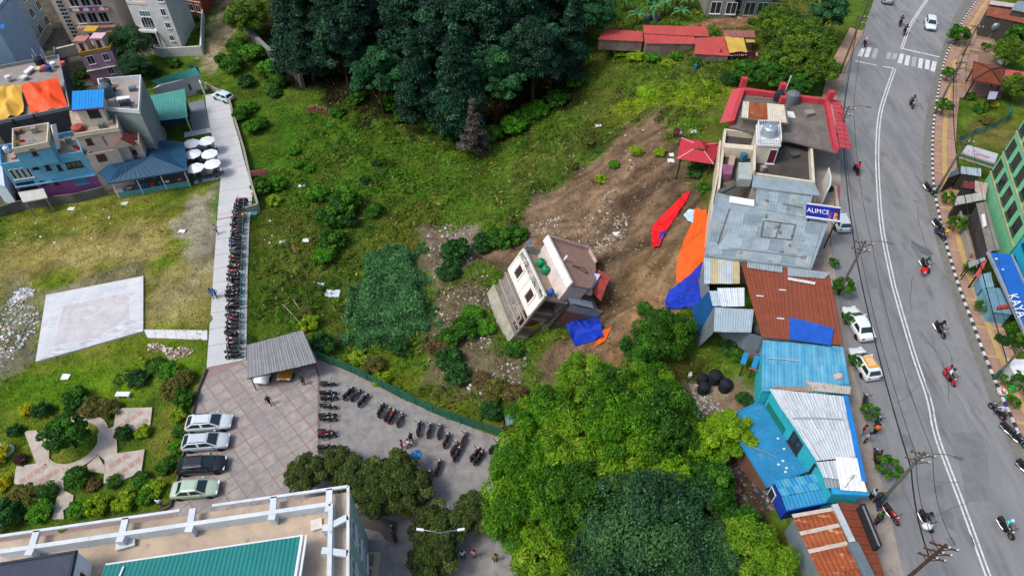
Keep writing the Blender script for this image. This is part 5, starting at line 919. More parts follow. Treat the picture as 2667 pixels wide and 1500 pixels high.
bwall('compound_wall', 'white compound wall in front of the white house', [P(a1(*p), 0) for p in ((1530,540),(1640,570),(2035,545),(2050,180))], 1.6, m_wh, .25)
a, b = P(a1(1880,150), 0), P(a1(2060,180), 0); bk = V(0, 8, 0); T = boxhouse('brick_house', 'red brick house beside white house at top', [a, b, b + bk, a + bk], 0, 9, mat('#a84e34', '#96452e', s=1.5, fine=.2), m_tilefl)
for z in (1.0, 4.0): windowm(T, a, b, .8, 2.0, z, z + 1.4, fr=m_white); windowm(T, a, b, 2.6, 3.6, z, z + 1.4, fr=m_white)
for z in (3, 6): panelm(T, a, b, 0, (b - a).length, z - .1, z + .1, m_white, 'band', .08)
m_bw = mat('#c4d2de', '#b2c2d0', s=.6); q = [P(p, 3.2) for p in (a2(-80,400), a2(60,440), a2(30,220), a2(-90,180))]; boxhouse('corner_house', 'small pale blue house cut by left edge below light blue house', q, 0, 3.2, m_bw, m_bw, par=.3)
# ---------------------------------------------------------------- lane: motorbikes, fence, barrier, people
MB_C = ['#1c1e22', '#24262b', '#17181b', '#2a2c30', '#8c1620', '#1e2f5a', '#303338', '#5a1218', '#20242c', '#101114']
MB_W = {'#1c1e22': 'black', '#24262b': 'charcoal', '#17181b': 'black', '#2a2c30': 'dark grey', '#8c1620': 'red', '#1e2f5a': 'dark blue', '#303338': 'grey', '#5a1218': 'maroon', '#20242c': 'blue-black', '#101114': 'jet black'}
A0, A1_ = [(607,512),(601,560),(597,600),(596,640),(593,680),(591,730),(590,780),(589,830),(588,880),(587,903)], 46
path = dense([P(o(*p), 0) for p in A0], .1); 
for i in range(A1_):
    p = path[int(i / (A1_ - 1) * (len(path) - 1))]; c = '#b0182a' if i in (0, 9, 22) else ('#1f3f9a' if i == 15 else random.choice(MB_C[:4] * 3 + MB_C)); w_ = {'#b0182a': 'bright red', '#1f3f9a': 'bright blue'}.get(c) or MB_W[c]; k = random.choice('mms')
    put('bike_' + k, lambda k=k: make_bike(k), '%s %s, %s from the far end of the row along the lane' % (w_, 'motorbike' if k == 'm' else 'scooter', nth(i)), (p.x + random.uniform(-.12, .15), p.y, .05), (math.pi if random.random() < .8 else 0) + random.uniform(-.3, .3), c, 'motorbikes parked along the lane', tilt=R(random.uniform(-12, 9)))
def fence(name, label, pts, h, mp, mm, sp=2.4, net=True, lean=0.):
    q = dense([Vector(p) for p in pts], sp); T = thing(name, label, 'fence', q[0]); zt = V(lean, 0, h)
    for i, p in enumerate(q):
        MB().tube([p - V(0, 0, .3), p + zt], .035, 5).build('post', mp, T)
        if i: a_, b_ = q[i - 1], p; MB().tube([a_ + zt, b_ + zt], .025, 4).tube([a_ + V(0, 0, .15), b_ + V(0, 0, .15)], .02, 4).build('rail', mp, T); MB().grid(lambda u, v: a_.lerp(b_, u) + V(lean * v, .05 * math.sin(7 * u + 3 * v) * (1 - v), .1 + (h - .12) * v), 5, 3).build('mesh_panel', mm, T)
    return T
def netmat(c, hole):
    m = mat(c, c, s=2, key='net' + c); t = m.node_tree; b = t.nodes['Principled BSDF']; g = t.nodes.new('ShaderNodeNewGeometry'); w1 = t.nodes.new('ShaderNodeTexNoise'); w1.inputs['Scale'].default_value = 9; t.links.new(g.outputs['Position'], w1.inputs['Vector']); r = t.nodes.new('ShaderNodeMapRange'); r.inputs['From Min'].default_value = hole; r.inputs['From Max'].default_value = hole + .06; t.links.new(w1.outputs['Fac'], r.inputs['Value']); t.links.new(r.outputs[0], b.inputs['Alpha']); return m
fence('mesh_fence', 'teal wire mesh fence behind the long motorbike row', [P(o(*p), 0) for p in ((622,520),(619,600),(616,700),(614,800),(612,905))], 1.7, mat('#4f9aa0', '#3f868c', s=2), netmat('#4a9098', .5))
fence('netting_fence', 'sagging green netting fence along upper edge of courtyard', GL(o, [(800,905),(885,938),(1005,998),(1090,1040),(1160,1066),(1268,1100)]), 1.6, mat('#2f5a4c', '#274a40', s=2), netmat('#276a58', .40), 1.9)
T = thing('barrier', 'red striped boom barrier across the concrete lane', 'barrier', P(o(612,545), 0)); a, b = P(o(545,553), 1.0), P(o(612,540), 1.0)
for i in range(9): MB().tube([a.lerp(b, i / 9), a.lerp(b, (i + 1) / 9)], .05, 6).build('boom_segment', mat('#a83a34') if i % 2 == 0 else mat('#8a5a50'), T)
MB().bx(b.x - .2, b.x + .2, b.y - .2, b.y + .2, 0, 1.15).build('post', mat('#c79a30', '#b0882a', s=2), T)
T = thing('red_signboard', 'faded red signboard standing beyond the lane parapet', 'sign', G(b2(690,360))); a, b = G(b2(610,360)), G(b2(770,335)); MB().box((a + b) / 2 + V(0, 0, 1.1), (b - a) / 2, V(0, .03, 0), V(0, .06, .45)).build('board', mat('#c07874', '#b06864', s=2, stain='#8a3a38', st=(.55, 5, .05)), T)
for p in (a, b): MB().bar(p - V(0, 0, .3), p + V(0, 0, 1.3), .06, .06).build('post', m_dkmetal, T)
person('walk', 'person in grey walking on the lane beyond the barrier', G(o(548,590)), R(95), '#8a98a8', '#5a6068')
person('walk', 'left of two people in blue walking down the lane', G(o(537,748)), R(-95), '#1c62b8', '#1a5098'); person('walk', 'right of two people in blue walking down the lane', G(o(546,749)), R(-85), '#2a74c4', '#1c4a8c')
put('car_hatch', lambda: make_car('hatch'), 'small white car parked at the far head of the lane', P(k8(620,480), .05), R(150), '#c9dce6', name='parked_car')
# slab and walkway on the grass
sl_ = struct(sheet('concrete_slab', SLABP, .22, mat('#cfd3d8', '#bfc3c8', s=.5, k=.6, stain='#9aa0a4', st=(.6, 1.5, .1), fine=.1, bump=.3), th=.4)); inn2 = [P(o(*p), .22) for p in ((135,870),(160,770),(325,735),(325,800),(240,850))]
sheet('worn_floor', inn2, .226, mat('#c3c2c4', '#b6b4b7', s=.6, k=.8, stain='#cfcfd2', st=(.52, .9, .2), fine=.12), parent=sl_); sheet('slab_edge', [P(o(*p), .2) for p in ((96,908),(136,874),(243,853),(327,803),(360,812),(360,833),(240,862))], .229, mat('#d6d9dc', '#a8acb0', s=1.6, k=.8, stain='#7f8488', st=(.6, 3, .06), stretch=(.4, 2, 1)), parent=sl_)
wk = struct(sheet('walkway', PL(o, [(362,830),(522,832),(522,856),(372,850)], 0), .1, mat('#d4d6d8', '#c6c8ca', s=.6), th=.2))
for i in range(1, 6): f_ = i / 6; p, r_ = P(o(362 + 160 * f_, 830 + 2 * f_), 0), P(o(367 + 155 * f_, 851 + 5 * f_), 0); sheet('joint', [p - V(.02, 0, 0), p + V(.02, 0, 0), r_ + V(.02, 0, 0), r_ - V(.02, 0, 0)], .104, m_conc2, parent=wk)
# ---------------------------------------------------------------- car park
for i, (x, y, k, c, lb) in enumerate(((531,1071,'wagon','#c9d3da','silver-white estate car, farthest of four beside the hedge'), (523,1119,'wagon','#bcc6ce','silver estate car, second of four beside the hedge'), (513,1177,'wagon','#15171c','black car, third of four beside the hedge'), (497,1237,'sedan','#a9bfae','pale green saloon, nearest of four beside the hedge'))):
    put('car_' + k, lambda k=k: make_car(k), lb, P(o(x, y), .01), R(5), c, 'cars parked beside the garden hedge')
q = [P(o(*p), z) for p, z in (((622,952), 2.6), ((797,912), 2.6), ((762,830), 3.1), ((622,868), 3.1))]; T = thing('carport', 'carport with grey flat metal roof over two cars', 'carport', frame_base(*q)); corr(T, q, 9, [mat('#8b8d90', '#7f8184', s=.5, k=.5, rough=.6)] * 4 + [mat('#8b8d90', '#a8764a', s=.9, k=.8, stretch=(1, .2, 1))], wave=.3)
for p in inset(q, .25): MB().tube([V(p.x, p.y, -.1), V(p.x, p.y, 2.6)], .06, 7).build('post', m_dkmetal, T)
for i in range(4): MB().bar(q[i] - V(0, 0, .08), q[(i + 1) % 4] - V(0, 0, .08), .06, .12).build('beam', m_dkmetal, T)
put('car_hatch', lambda: make_car('hatch'), 'white hatchback nosing out from under the carport', P(b3(745,845), .01), R(-92), '#dfe6ea', name='parked_car'); put('car_sedan', lambda: make_car('sedan'), 'mustard yellow car under the carport', P(b3(975,790), .01), R(-91), '#a8701c')
person('walk', 'person in black walking alone across the car park', G(o(680,1018)), R(-70), '#23272c', '#1c2026'); person('stand', 'person in dark blue standing at right end of the carport', G(o(765,968)), R(-90), '#3a3c60', '#22242c')
person('stand', 'person in white at the garden edge near pale green saloon', G(a4(1630,745)), R(90), '#dce0ec', '#5060a0')
# motorbikes in the courtyard
rows = [('lying across by the drain, counted from the carport', [(828,972,8),(828,996,5),(831,1009,3),(829,1028,0),(827,1050,4),(828,1060,2),(824,1092,0),(826,1103,5),(825,1130,3),(826,1142,0),(836,1165,8),(836,1175,0),(862,1150,80)]), ('on the slanting line below the netting fence, counted from the carport', [(880,995,62),(897,998,60),(917,1012,60),(962,1036,70),(976,1046,72),(988,1052,74),(1008,1060,76),(1056,1082,80),(1081,1086,82),(1107,1090,82),(1126,1112,70),(1144,1132,66),(1152,1146,64),(1168,1108,72),(1198,1148,62),(1206,1156,62),(1245,1130,55)])]
for tx, L_ in rows:
    for i, (x, y, a) in enumerate(L_):
        c = random.choice(MB_C[:4] + MB_C); k = random.choice('mms'); put('bike_' + k, lambda k=k: make_bike(k), '%s %s %s, %s' % (MB_W[c], 'motorbike' if k == 'm' else 'scooter', tx, nth(i)), P(o(x, y), .01), R(a + random.uniform(-6, 6)), c, 'motorbikes ' + tx.split(',')[0], tilt=R(random.uniform(-8, 5)))
for x, y, a, c, lb in ((1103,1180,75,'#17181b','single black motorbike standing right of the olive tree'), (1062,1258,40,'#1c1e22','left of two black motorbikes below the olive tree'), (1072,1262,42,'#101114','right of two black motorbikes below the olive tree'), (1078,1205,70,'#1e2f5a','dark blue scooter half hidden by the olive tree'), (990,1345,110,'#15171a','black motorbike on the damp patch by white building')): put('bike_m', lambda: make_bike('m'), lb, P(o(x, y), .01), R(a), c)
person('stand', 'person in pink top beside blue umbrella in courtyard', G(o(1012,1128)), R(0), '#c84a70', '#2a2c34'); person('walk', 'person in white shirt between two companions near blue umbrella', G(o(1030,1125)), R(200), '#dfe3ea', '#a03038'); person('walk', 'person in black leading the group by blue umbrella', G(o(1036,1112)), R(120), '#1d2026', '#2a2e34')
p = P(o(1047,1142), 2.0); T = thing('umbrella', 'open blue umbrella carried in the courtyard', 'umbrella', V(p.x, p.y, 1.0)); n = 10; rr = .62
for i in range(n):
    t1, t2 = 6.283 * i / n, 6.283 * (i + 1) / n; f = lambda t_, r_, z: p + V(math.cos(t_) * r_, math.sin(t_) * r_, z); MB().add([p, f(t1, rr * .6, -.07), f(t2, rr * .6, -.07), f(t1, rr, -.22), f(t2, rr, -.22)], [(0, 1, 2), (1, 3, 4, 2)]).build('canopy_panel', mat('#1c5fa0', '#185490', s=2, rough=.5) if i % 3 else mat('#2a86b0'), T)
MB().tube([V(p.x, p.y, 1.0), p + V(0, 0, .06)], .015, 5).build('shaft', m_dkmetal, T); person('stand', 'person in blue standing under the blue umbrella', V(p.x - .1, p.y, 0), R(-60), '#28508a', '#2a2c34')
# ---------------------------------------------------------------- white parapet building at the bottom left
ZB = 10.5; TLc, TRc, BRc = P(a4(-120,1060), ZB), P(b4(1565,545), ZB), P(b4(1560,1640), ZB); BLc = TLc + (BRc - TRc)
fpw = [TLc, TRc, BRc, BLc]; T = thing('white_building', 'large building with white double parapet and teal roof in lower left corner', 'building', frame_base(*fpw)); m_pw = mat('#d5dde2', '#c2ccd2', s=.6, k=.7, stain='#9aa4a6', st=(.6, 1.6, .14), fine=.08)
walls(T, fpw, -.3, ZB - .9, mat('#a9c0b4', '#94b0a4', s=.6, k=.5)); slab(T, fpw, ZB - .9, .25, mat('#c2b09c', '#a89886', s=.35, k=.8, stain='#8a8074', st=(.6, .8, .12), fine=.12), 'roof_slab')
inn3 = inset(fpw, 1.35)
for i in (0, 1):
    a, b = fpw[i], fpw[(i + 1) % 4]; c, d = inn3[i], inn3[(i + 1) % 4]; a, b, c, d = [V(p[0], p[1], 0) for p in (a, b, c, d)]; e_ = (b - a).normalized(); 
    L_ = (b - a).length; outer_segs = [(0, .52), (.61, 1)] if i == 0 else [(0, 1)]
    for f0, f1 in outer_segs: MB().bar(a.lerp(b, f0) + V(0, 0, ZB), a.lerp(b, f1) + V(0, 0, ZB), .22, .22).build('outer_beam', m_pw, T)
    MB().bar(c + V(0, 0, ZB - .35), d + V(0, 0, ZB - .35), .34, 1.1).build('inner_parapet', m_pw, T)
    for f_ in ((.13, .37, .556, .785, .945) if i == 0 else (.3, .64)):
        p = a.lerp(b, f_); r_ = c.lerp(d, f_ if i else max(0, (f_ * L_ - 1.35) / (L_ - 2.7))); r_ = r_ + (r_ - p).normalized() * .35; MB().bar(p + V(0, 0, ZB - .02), r_ + V(0, 0, ZB - .02), .5, .26).build('bracket', m_pw, T); MB().bx(r_.x - .28, r_.x + .28, r_.y - .26, r_.y + .26, ZB - .9, ZB + .16).build('pier', m_pw, T)
for k in range(6):
    for z in (1.2, 4.4, 7.4): windowm(T, TRc, BRc, 2.0 + k * 3.2, 3.6 + k * 3.2, z, z + 1.5, fr=m_white)
zt = ZB + .9; tq = [P(p, z) for p, z in ((a4(990,1449 + 60), zt), (a4(1060,1325), zt), (b4(1105,1035), zt), (b4(1050,1449 + 60), zt))]; m_tl = mat('#1f7f7c', '#1a7472', s=.5, k=.5, rough=.5, fine=.05)
corr(T, [tq[1], tq[2], tq[3] + V(0, -3, 0), tq[0] + V(0, -3, 0)], 22, m_tl, wave=.3); MB().bar(tq[1], tq[2], .12, .12).bar(tq[2], tq[3] + V(0, -3, 0), .2, .3).build('flashing', m_white, T); walls(T, inset([tq[1], tq[2], tq[3] + V(0, -3, 0), tq[0] + V(0, -3, 0)], .3), ZB - .9, zt - .1, m_pw, 'penthouse_wall')
MB().bar(tq[2] + V(.35, 0, .1), tq[3] + V(.35, -3, .1), .16, .2).build('gutter', m_white, T)
dq = [P(a4(*p), ZB + 1.8) for p in ((-120,1330),(765,1185),(700,1510),(-120,1560))]; walls(T, dq, ZB - .9, ZB + 1.75, m_pw, 'stair_wall'); slab(T, dq, ZB + 1.8, .15, mat('#474c5c', '#3c4150', s=.5, k=.5), 'dark_roof', .06); parapet(T, dq, ZB + 1.8, .12, .18, mat('#3a4050', '#303644', s=1)); u0, z0 = onwall(dq[1], dq[2], a4(800,1449)); windowm(T, dq[1], dq[2], u0 - .3, u0 + .9, z0 - 1., z0, fr=m_fdark)
MB().bar(P(a4(1240,1345), zt + .1), P(a4(1195,1449), zt + .1), .12, .12).build('pipe', m_white, T)
# garden with patterned paths
m_gp = mat('#bdb4a8', '#ab9f92', s=.8, k=.7, fine=.2, stain='#8f8a70', st=(.62, 1.5, .1)); rc = P(a4(745,110), 0); ri, ro = 2.45, 3.35
gp = MB().grid(lambda u, v: rc + V(math.cos(u * 6.2832) * (ri + (ro - ri) * v), math.sin(u * 6.2832) * (ri + (ro - ri) * v), .16), 40, 1).build('garden_path', m_gp); struct(gp)
GPQ = [[(1130,60),(1170,-230),(1530,-240),(1500,20),(1360,30),(1180,20)], [(985,20),(1170,-60),(1180,220),(1120,330),(980,230)], [(1060,230),(1180,220),(1455,180),(1420,410),(1200,500),(1045,520)], [(170,355),(480,300),(640,370),(620,560),(380,580),(150,520)], [(250,0),(370,-10),(500,180),(500,330),(380,350)], [(620,380),(740,380),(640,480),(650,590),(745,640),(735,730),(640,790),(650,875),(530,880),(570,700),(600,580)], [(880,340),(990,240),(1060,360),(1050,420),(900,400)]]
for n_, pts in enumerate(GPQ):
    pw_ = PL(a4, pts, 0); sheet('path_bay', pw_, .17 + .006 * (n_ + 1), m_gp, parent=gp, th=.2); cc = sum(pw_, Vector()) / len(pw_); reg = [tuple(p[:2]) for p in pw_]
    if n_ in (0, 2, 3):
        for i in range(-4, 5):
            for j in range(-4, 5):
                if (i + j) % 2: continue
                c_ = cc + V(i * .48, j * .48, 0); pc = [c_ + V(.4, 0, 0), c_ + V(0, .4, 0), c_ - V(.4, 0, 0), c_ - V(0, .4, 0)]
                if max(sdist(np.array([p.x for p in pc]), np.array([p.y for p in pc]), reg)) < -.05: sheet('path_tile', pc, .176 + .006 * (n_ + 1), mat('#b0928a', '#a4867e', s=2, fine=.2) if (i - j) % 4 else mat('#b8b4aa', '#a9a59c', s=2, fine=.2), parent=gp)
bwall('hedge_kerb', 'low dark kerb between the garden and car park', [P(o(*p), 0) for p in ((520,930),(500,980),(478,1075),(452,1190),(430,1275),(400,1290),(0,1352))], .3, mat('#5a564e', '#45423c', s=1), .2)
T = thing('bench', 'white stone bench on the lawn', 'bench', G(a3(1245,1085))); p = G(a3(1245,1085)); MB().bx(p.x - .75, p.x + .75, p.y - .3, p.y + .3, p.z + .42, p.z + .5).build('seat', m_white, T)
for sx in (-.55, .55): MB().bx(p.x + sx - .08, p.x + sx + .08, p.y - .25, p.y + .25, p.z - .1, p.z + .42).build('leg', m_white, T)
p = G(a4(70,190)); T = thing('fountain', 'small white garden ornament with tiers at left edge', 'ornament', p); MB().lathe(p, [(.7, -.1), (.7, .15), (.35, .2), (.3, .5), (.55, .6), (.5, .68)], 14).build('basin', m_white, T, True); MB().lathe(p + V(0, 0, .68), [(.18, 0), (.14, .35), (.32, .42), (.1, .5), (.1, .7)], 12).build('top_tier', m_white, T, True)
# street lamp, utility cover, people under the trees
p = P(b4(2480,1449), 0); T = thing('street_lamp', 'double-armed pale street lamp in front of courtyard trees', 'street lamp', P(o(1110,1449), 0)); top = P(o(1108,1340), 7.0); base = V(top.x, top.y, 0); T.location = base; ORG[T.name] = base.copy(); MB().tube([base, top], [.09, .05], 7).build('pole', m_chrome, T)
for s_ in (-1, 1): MB().tube([top, top + V(s_ * .8, .1, .15), top + V(s_ * 1.5, .2, .18)], .035, 5).build('arm', m_chrome, T); MB().box(top + V(s_ * 1.7, .22, .17), (.3, .04 * s_, 0), (0, .1, 0), (0, 0, .05)).build('lamp_head', m_white, T)
p = P(b4(1760,1340), 0); T = thing('utility_pit', 'pale concrete utility pit cover with two brick panels', 'pit cover', p); MB().bx(p.x - 1.1, p.x + 1.1, p.y - 1.6, p.y + 1.2, -.05, .25).build('rim', mat('#b8ab96', '#a89b86', s=1), T)
for sy in (-.9, .45): MB().bx(p.x - .6, p.x + .5, p.y + sy - .5, p.y + sy + .5, .25, .29).build('cover', mat('#8a7568', '#7a675c', s=2, fine=.3), T)
for x, y, c, l, lb in ((215,1260,'#c0dce4','#1c1e24','person in pale blue sitting group under the dark tree, left'), (330,1255,'#d08ab0','#5a5aa0','person in pink beside person in pale blue under dark tree'), (540,1290,'#a09050','#1c1e24','person in dark trousers standing below the dark tree')): person('stand', lb, G(c4(x, y)), R(-80), c, l)
# ---------------------------------------------------------------- the toppled house on the slide
RT = Matrix.Rotation(R(17.3), 3, 'Z') @ Matrix.Rotation(R(33), 3, 'Y'); HO = P(k1(560,1010), 2.8) - RT @ V(0, 0, 3)
T = thing('toppled_house', 'tilted concrete house sunk in the landslide, white upper wall with two windows', 'house', HO, (0, R(33), R(17.3)))
m_hg = mat('#8a857d', '#6f6a63', s=.8, k=.7, stain='#544f49', st=(.56, 1.6, .12), bump=.3); m_hw = mat('#e6e3dc', '#d6d2c8', s=.8, k=.5, stain='#6e6a64', st=(.63, 1.8, .06), fine=.1); m_pale = mat('#a9a698', '#94917f', s=.9, k=.7, stain='#6f6d5c', st=(.58, 1.5, .12), bump=.4); m_rb = mat('#7a5044', '#684338', s=1.2, k=.6)
MB().bx(-.35, 8.2, -.2, 8.3, -2.2, 0).build('foundation', m_pale, T); MB().bx(-.02, 8.5, 1.5, 8, 0, 3).bx(3.3, 8.5, .02, 1.52, 0, 3).build('lower_wall', m_hg, T); MB().bx(0, 8.5, 1.5, 8, 3, 6.1).bx(3.3, 8.5, .02, 1.52, 3, 6.1).build('upper_wall', m_hg, T)
MB().bx(-.12, .02, 0, 8.02, 3.05, 5.5).build('white_wall', m_hw, T); MB().bx(-.1, .03, 0, 8.02, 5.5, 6.5).build('stained_parapet', mat('#b9b6ae', '#8f8c86', s=1.2, k=.9, stain='#3c3a38', st=(.52, 2.2, .08), fine=.2), T)
for y0, y1, z0, z1 in ((0, 8.02, 6.4, 6.55), (0, .2, 3.0, 6.5), (7.85, 8.05, 3.0, 6.5), (0, 8, 2.95, 3.2), (3.8, 4.2, 3.2, 5.5)): MB().bx(-.22, .1, y0, y1, z0, z1).build('white_band', m_hw, T)
MB().bx(-.25, 0, -.05, 8.1, 2.3, 2.42).bx(-.3, 0, -.05, 8.1, 1.0, 1.12).build('ledge', mat('#b3a8a0', '#9a9088', s=1), T)
for pts in ([(.9, .55), (.9, 1.9), (2.7, 1.9), (3.4, 1.4)],):
    for (ya, za), (yb, zb) in zip(pts[:-1], pts[1:]): MB().bar((-.06, ya, za), (-.06, yb, zb), .2, .12).build('pink_trim', mat('#c0aaa4', '#ae9a94', s=2), T)
for yc in (2.0, 6.0):
    fr = MB()
    for dy in (-.72, .72): fr.bx(-.3, -.1, yc + dy - .1, yc + dy + .1, 3.6, 5.35)
    for z in (3.62, 5.27): fr.bx(-.3, -.1, yc - .72, yc + .72, z - .1, z + .1)
    w_ = fr.build('window', m_hw, T); MB().bx(-.15, -.13, yc - .66, yc + .66, 3.7, 5.2).build('pane', mat('#3a2a26', '#2a1f1d', s=3), w_)
    for k in range(1, 5): MB().bx(-.18, -.15, yc - .66 + k * .264 - .012, yc - .66 + k * .264 + .012, 3.7, 5.2).build('grille_bar', mat('#6a4a42'), w_)
MB().bx(.1, 2.2, .0, 8, 5.95, 6.12).build('terrace_floor', mat('#b39f86', '#9a8a74', s=1, k=.6), T); MB().bx(.05, 2.2, 7.9, 8.1, 6.1, 7.0).build('terrace_parapet', mat('#8d9694', '#7a8482', s=1), T)
rp = [(2.05, .2), (5.3, .55), (7.2, 2.6), (8.7, 5.6), (8.7, 8.2), (2.05, 8.2)]; MB().prism(inset(rp, .15), 5.6, 8.5).build('room_wall', mat('#cfc6c0', '#b8afa8', s=.8, k=.5), T); MB().prism(rp, 8.5, 8.68, bot=True).build('room_roof', mat('#a58878', '#947a6c', s=.5, k=.6, stain='#8a7468', st=(.6, 1.5, .15)), T)
MB().bx(1.86, 2.12, .15, 8.3, 8.1, 9.15).build('white_fascia', mat('#e2dfda', '#d2cec8', s=.8, k=.4), T); MB().bx(2.1, 8.9, 8.1, 8.35, 8.3, 9.15).build('roof_parapet', mat('#c2aaa2', '#ab958e', s=.8), T); MB().bx(8.65, 8.85, 5.8, 8.2, 8.5, 9.1).build('roof_parapet', mat('#c2aaa2', '#ab958e', s=.8), T)
for x in (0, 3.3): MB().bx(x - .14, x + .14, -.12, .14, -.4, 6.3).build('corner_post', m_hg, T)
for z, h in ((2.75, .35), (5.9, .25), (.1, .2), (3.9, .1)): MB().bx(-.1, 3.4, -.1, 1.6, z, z + h).build('balcony_slab', mat('#7d756c', '#68615a', s=1), T)
MB().bx(.1, 3.2, 1.38, 1.49, .2, 5.9).build('brick_infill', m_rb, T); MB().bx(.2, 3.1, .3, .45, 3.1, 3.9).bx(.2, 3.1, .2, .35, .3, 1.1).build('balcony_wall', mat('#8a6a5c', '#74584c', s=1), T)
MB().bx(3.3, 8.8, -.14, .04, 5.2, 6.25).build('beam_wall', mat('#9aa09c', '#868c88', s=1, k=.6), T); MB().bx(3.4, 6.6, -.03, .03, 3.0, 5.2).build('bare_brick', mat('#8d6450', '#7b5644', s=1.5, fine=.2), T); MB().bar((1.7, -.15, -.3), (3.3, -.15, 6.4), .12, .12).bar((3.5, -.2, -.2), (3.5, -.2, 6.2), .1, .1).build('steel_pipe', m_dkmetal, T)
corr(T, [V(3.2, .6, 6.75), V(3.2, -.35, 6.6), V(7.0, -.35, 6.6), V(7.0, .6, 6.75)], 3, mat('#8fa4b4', '#7c92a2', s=1, rough=.5), 'metal_sheet', .2); MB().bx(2.4, 4.2, .5, 2.6, 6.12, 6.2).build('red_floor', mat('#6a2a28', '#5a2422', s=2), T)
def wp(x, y, z): return HO + RT @ V(x, y, z)
TE = (0, R(33), R(17.3))
for x, y, z, r, h, c, lb in ((1.5, 5.9, 6.2, .45, .9, '#1c8a5c', 'upper green plastic drum on tilted terrace'), (1.7, 4.7, 6.2, .45, .9, '#1c8a5c', 'lower green plastic drum on tilted terrace'), (1.0, .9, 6.2, .3, .7, '#2a5ac0', 'small blue drum on the tilted terrace corner')):
    t = thing('plastic_drum', lb, 'drum', wp(x, y, z), TE, 'drums on the tilted terrace'); MB().lathe((0, 0, 0), [(r * .9, 0), (r, .1), (r, h * .45), (r * 1.04, h * .5), (r, h * .55), (r, h * .9), (r * .85, h)], 14).build('body', mat(c, c, s=2, rough=.4), t, True); MB().lathe((0, 0, h), [(r * .3, 0), (r * .28, .06)], 10).build('cap', m_black, t)
t = thing('satellite_dish', 'small dish antenna on corner of toppled house', 'dish', wp(0, 7.9, 6.6), TE); MB().tube([(0, 0, 0), (0, 0, .8)], .03, 5).build('mast', m_dkmetal, t); MB().lathe((0, 0, .9), [(.05, 0), (.25, .05), (.36, .13), (.34, .14)], 14, 0, (-.5, -.4, 1)).build('reflector', mat('#6a7894', '#5c6a84', s=2), t, True)
t = thing('roof_rack', 'thin bent metal frame lying on brown tilted roof', 'frame', wp(5.2, 3.4, 8.7), TE); MB().tube([(-1.2, .5, .1), (.8, .6, .1)], .04, 5).tube([(-1.2, .5, .1), (.8, -.3, .1)], .04, 5).tube([(.8, .6, .1), (.8, -.3, .1)], .04, 5).build('bars', m_dkmetal, t); t2 = MB().box((-2.2, 1.2, .3), (.12, .12, .1), (-.06, .1, 0), (0, 0, .3)).build('concrete_stub', m_hw, t)
for i, (x, y) in enumerate(((1160,650), (1275,692))):
    p = P(k1(x, y), 2.9); ob = solo('water_drum', MB().lathe(p - V(.5, 0, 0), [(.2, 0), (.36, .1), (.4, .5), (.36, .9), (.2, 1.0)], 14, 0, (1, -.35, -.1)), mat('#b9b2a6', '#a39c90', s=2), '%s of two pale round drums against the red sheet' % ('left' if i == 0 else 'right'), 'drum', 'pale drums', loc=p, smooth=True)
def drape(f, a, b, c, d, dz=.12): return lambda u, v: G(f((a[0] * (1 - u) + b[0] * u) * (1 - v) + (d[0] * (1 - u) + c[0] * u) * v, (a[1] * (1 - u) + b[1] * u) * (1 - v) + (d[1] * (1 - u) + c[1] * u) * v), dz)
def hang(f, pts, zs): q = [P(f(*p), z) for p, z in zip(pts, zs)]; return bil(*q)
BMP = dict(bump=1., bs=1.6, bd=.35); m_red, m_org, m_blu = mat('#e0141c', '#d0121a', s=1, k=.4, rough=.5, fine=.06, **BMP), mat('#ee661e', '#df5a1a', s=1, k=.4, rough=.5, fine=.08, **BMP), mat('#1840c4', '#1234a8', s=1, k=.5, rough=.45, fine=.1, **BMP)
def rows(f, L_, dz):
    def fn(u, v):
        t = v * (len(L_) - 1); i = min(int(t), len(L_) - 2); t -= i; (a, b), (c, d) = L_[i], L_[i + 1]; l = (a[0] + (c[0] - a[0]) * t, a[1] + (c[1] - a[1]) * t); r = (b[0] + (d[0] - b[0]) * t, b[1] + (d[1] - b[1]) * t); return G(f(l[0] + (r[0] - l[0]) * u, l[1] + (r[1] - l[1]) * u), dz)
    return fn
cloth_patch('rusty_sheet', 'crumpled rusty red sheet at right end of toppled house', 'metal sheet', hang(k1, ((1395,425),(1540,520),(1425,810),(1320,705)), (3.4, 3.2, 2.8, 2.9)), 8, 10, mat('#a0423c', '#8a3834', s=1.2, k=.7, stain='#c05850', st=(.6, 2, .1)), .3, .8, 41)
cloth_patch('pale_blue_cloth', 'pale blue cloth draped over edge of tilted roof', 'cloth', hang(k1, ((1290,470),(1420,500),(1310,690),(1275,650)), (3.6, 3.5, 3.1, 3.2)), 8, 8, mat('#a8ccec', '#98c0e4', s=2), .25, .5, 42)
cloth_patch('blue_tarpaulin', 'crumpled blue tarpaulin on the soil below toppled house', 'tarpaulin', drape(k1, (985,1120), (1375,985), (1465,1270), (1110,1370), .3), 28, 24, m_blu, .9, .8, 43); cloth_patch('orange_scrap', 'torn orange plastic strip beside crumpled blue tarpaulin', 'plastic scrap', drape(k1, (1440,1190), (1560,1130), (1470,1320), (1330,1395), .18), 12, 6, m_org, .3, .5, 44)
cloth_patch('red_tarpaulin', 'long narrow red tarpaulin lying down the bare slope', 'tarpaulin', rows(c2, [((2455,480),(2486,490)), ((2330,610),(2440,600)), ((2190,740),(2330,760)), ((2100,850),(2250,880)), ((2100,960),(2200,980)), ((2112,1056),(2172,1050))], .25), 16, 44, m_red, .5, .75, 45); cloth_patch('blue_flap', 'blue underside flap of the red tarpaulin', 'tarpaulin', drape(c2, (2185,905), (2245,880), (2190,1020), (2170,1000), .32), 5, 6, m_blu, .1, .5, 46)
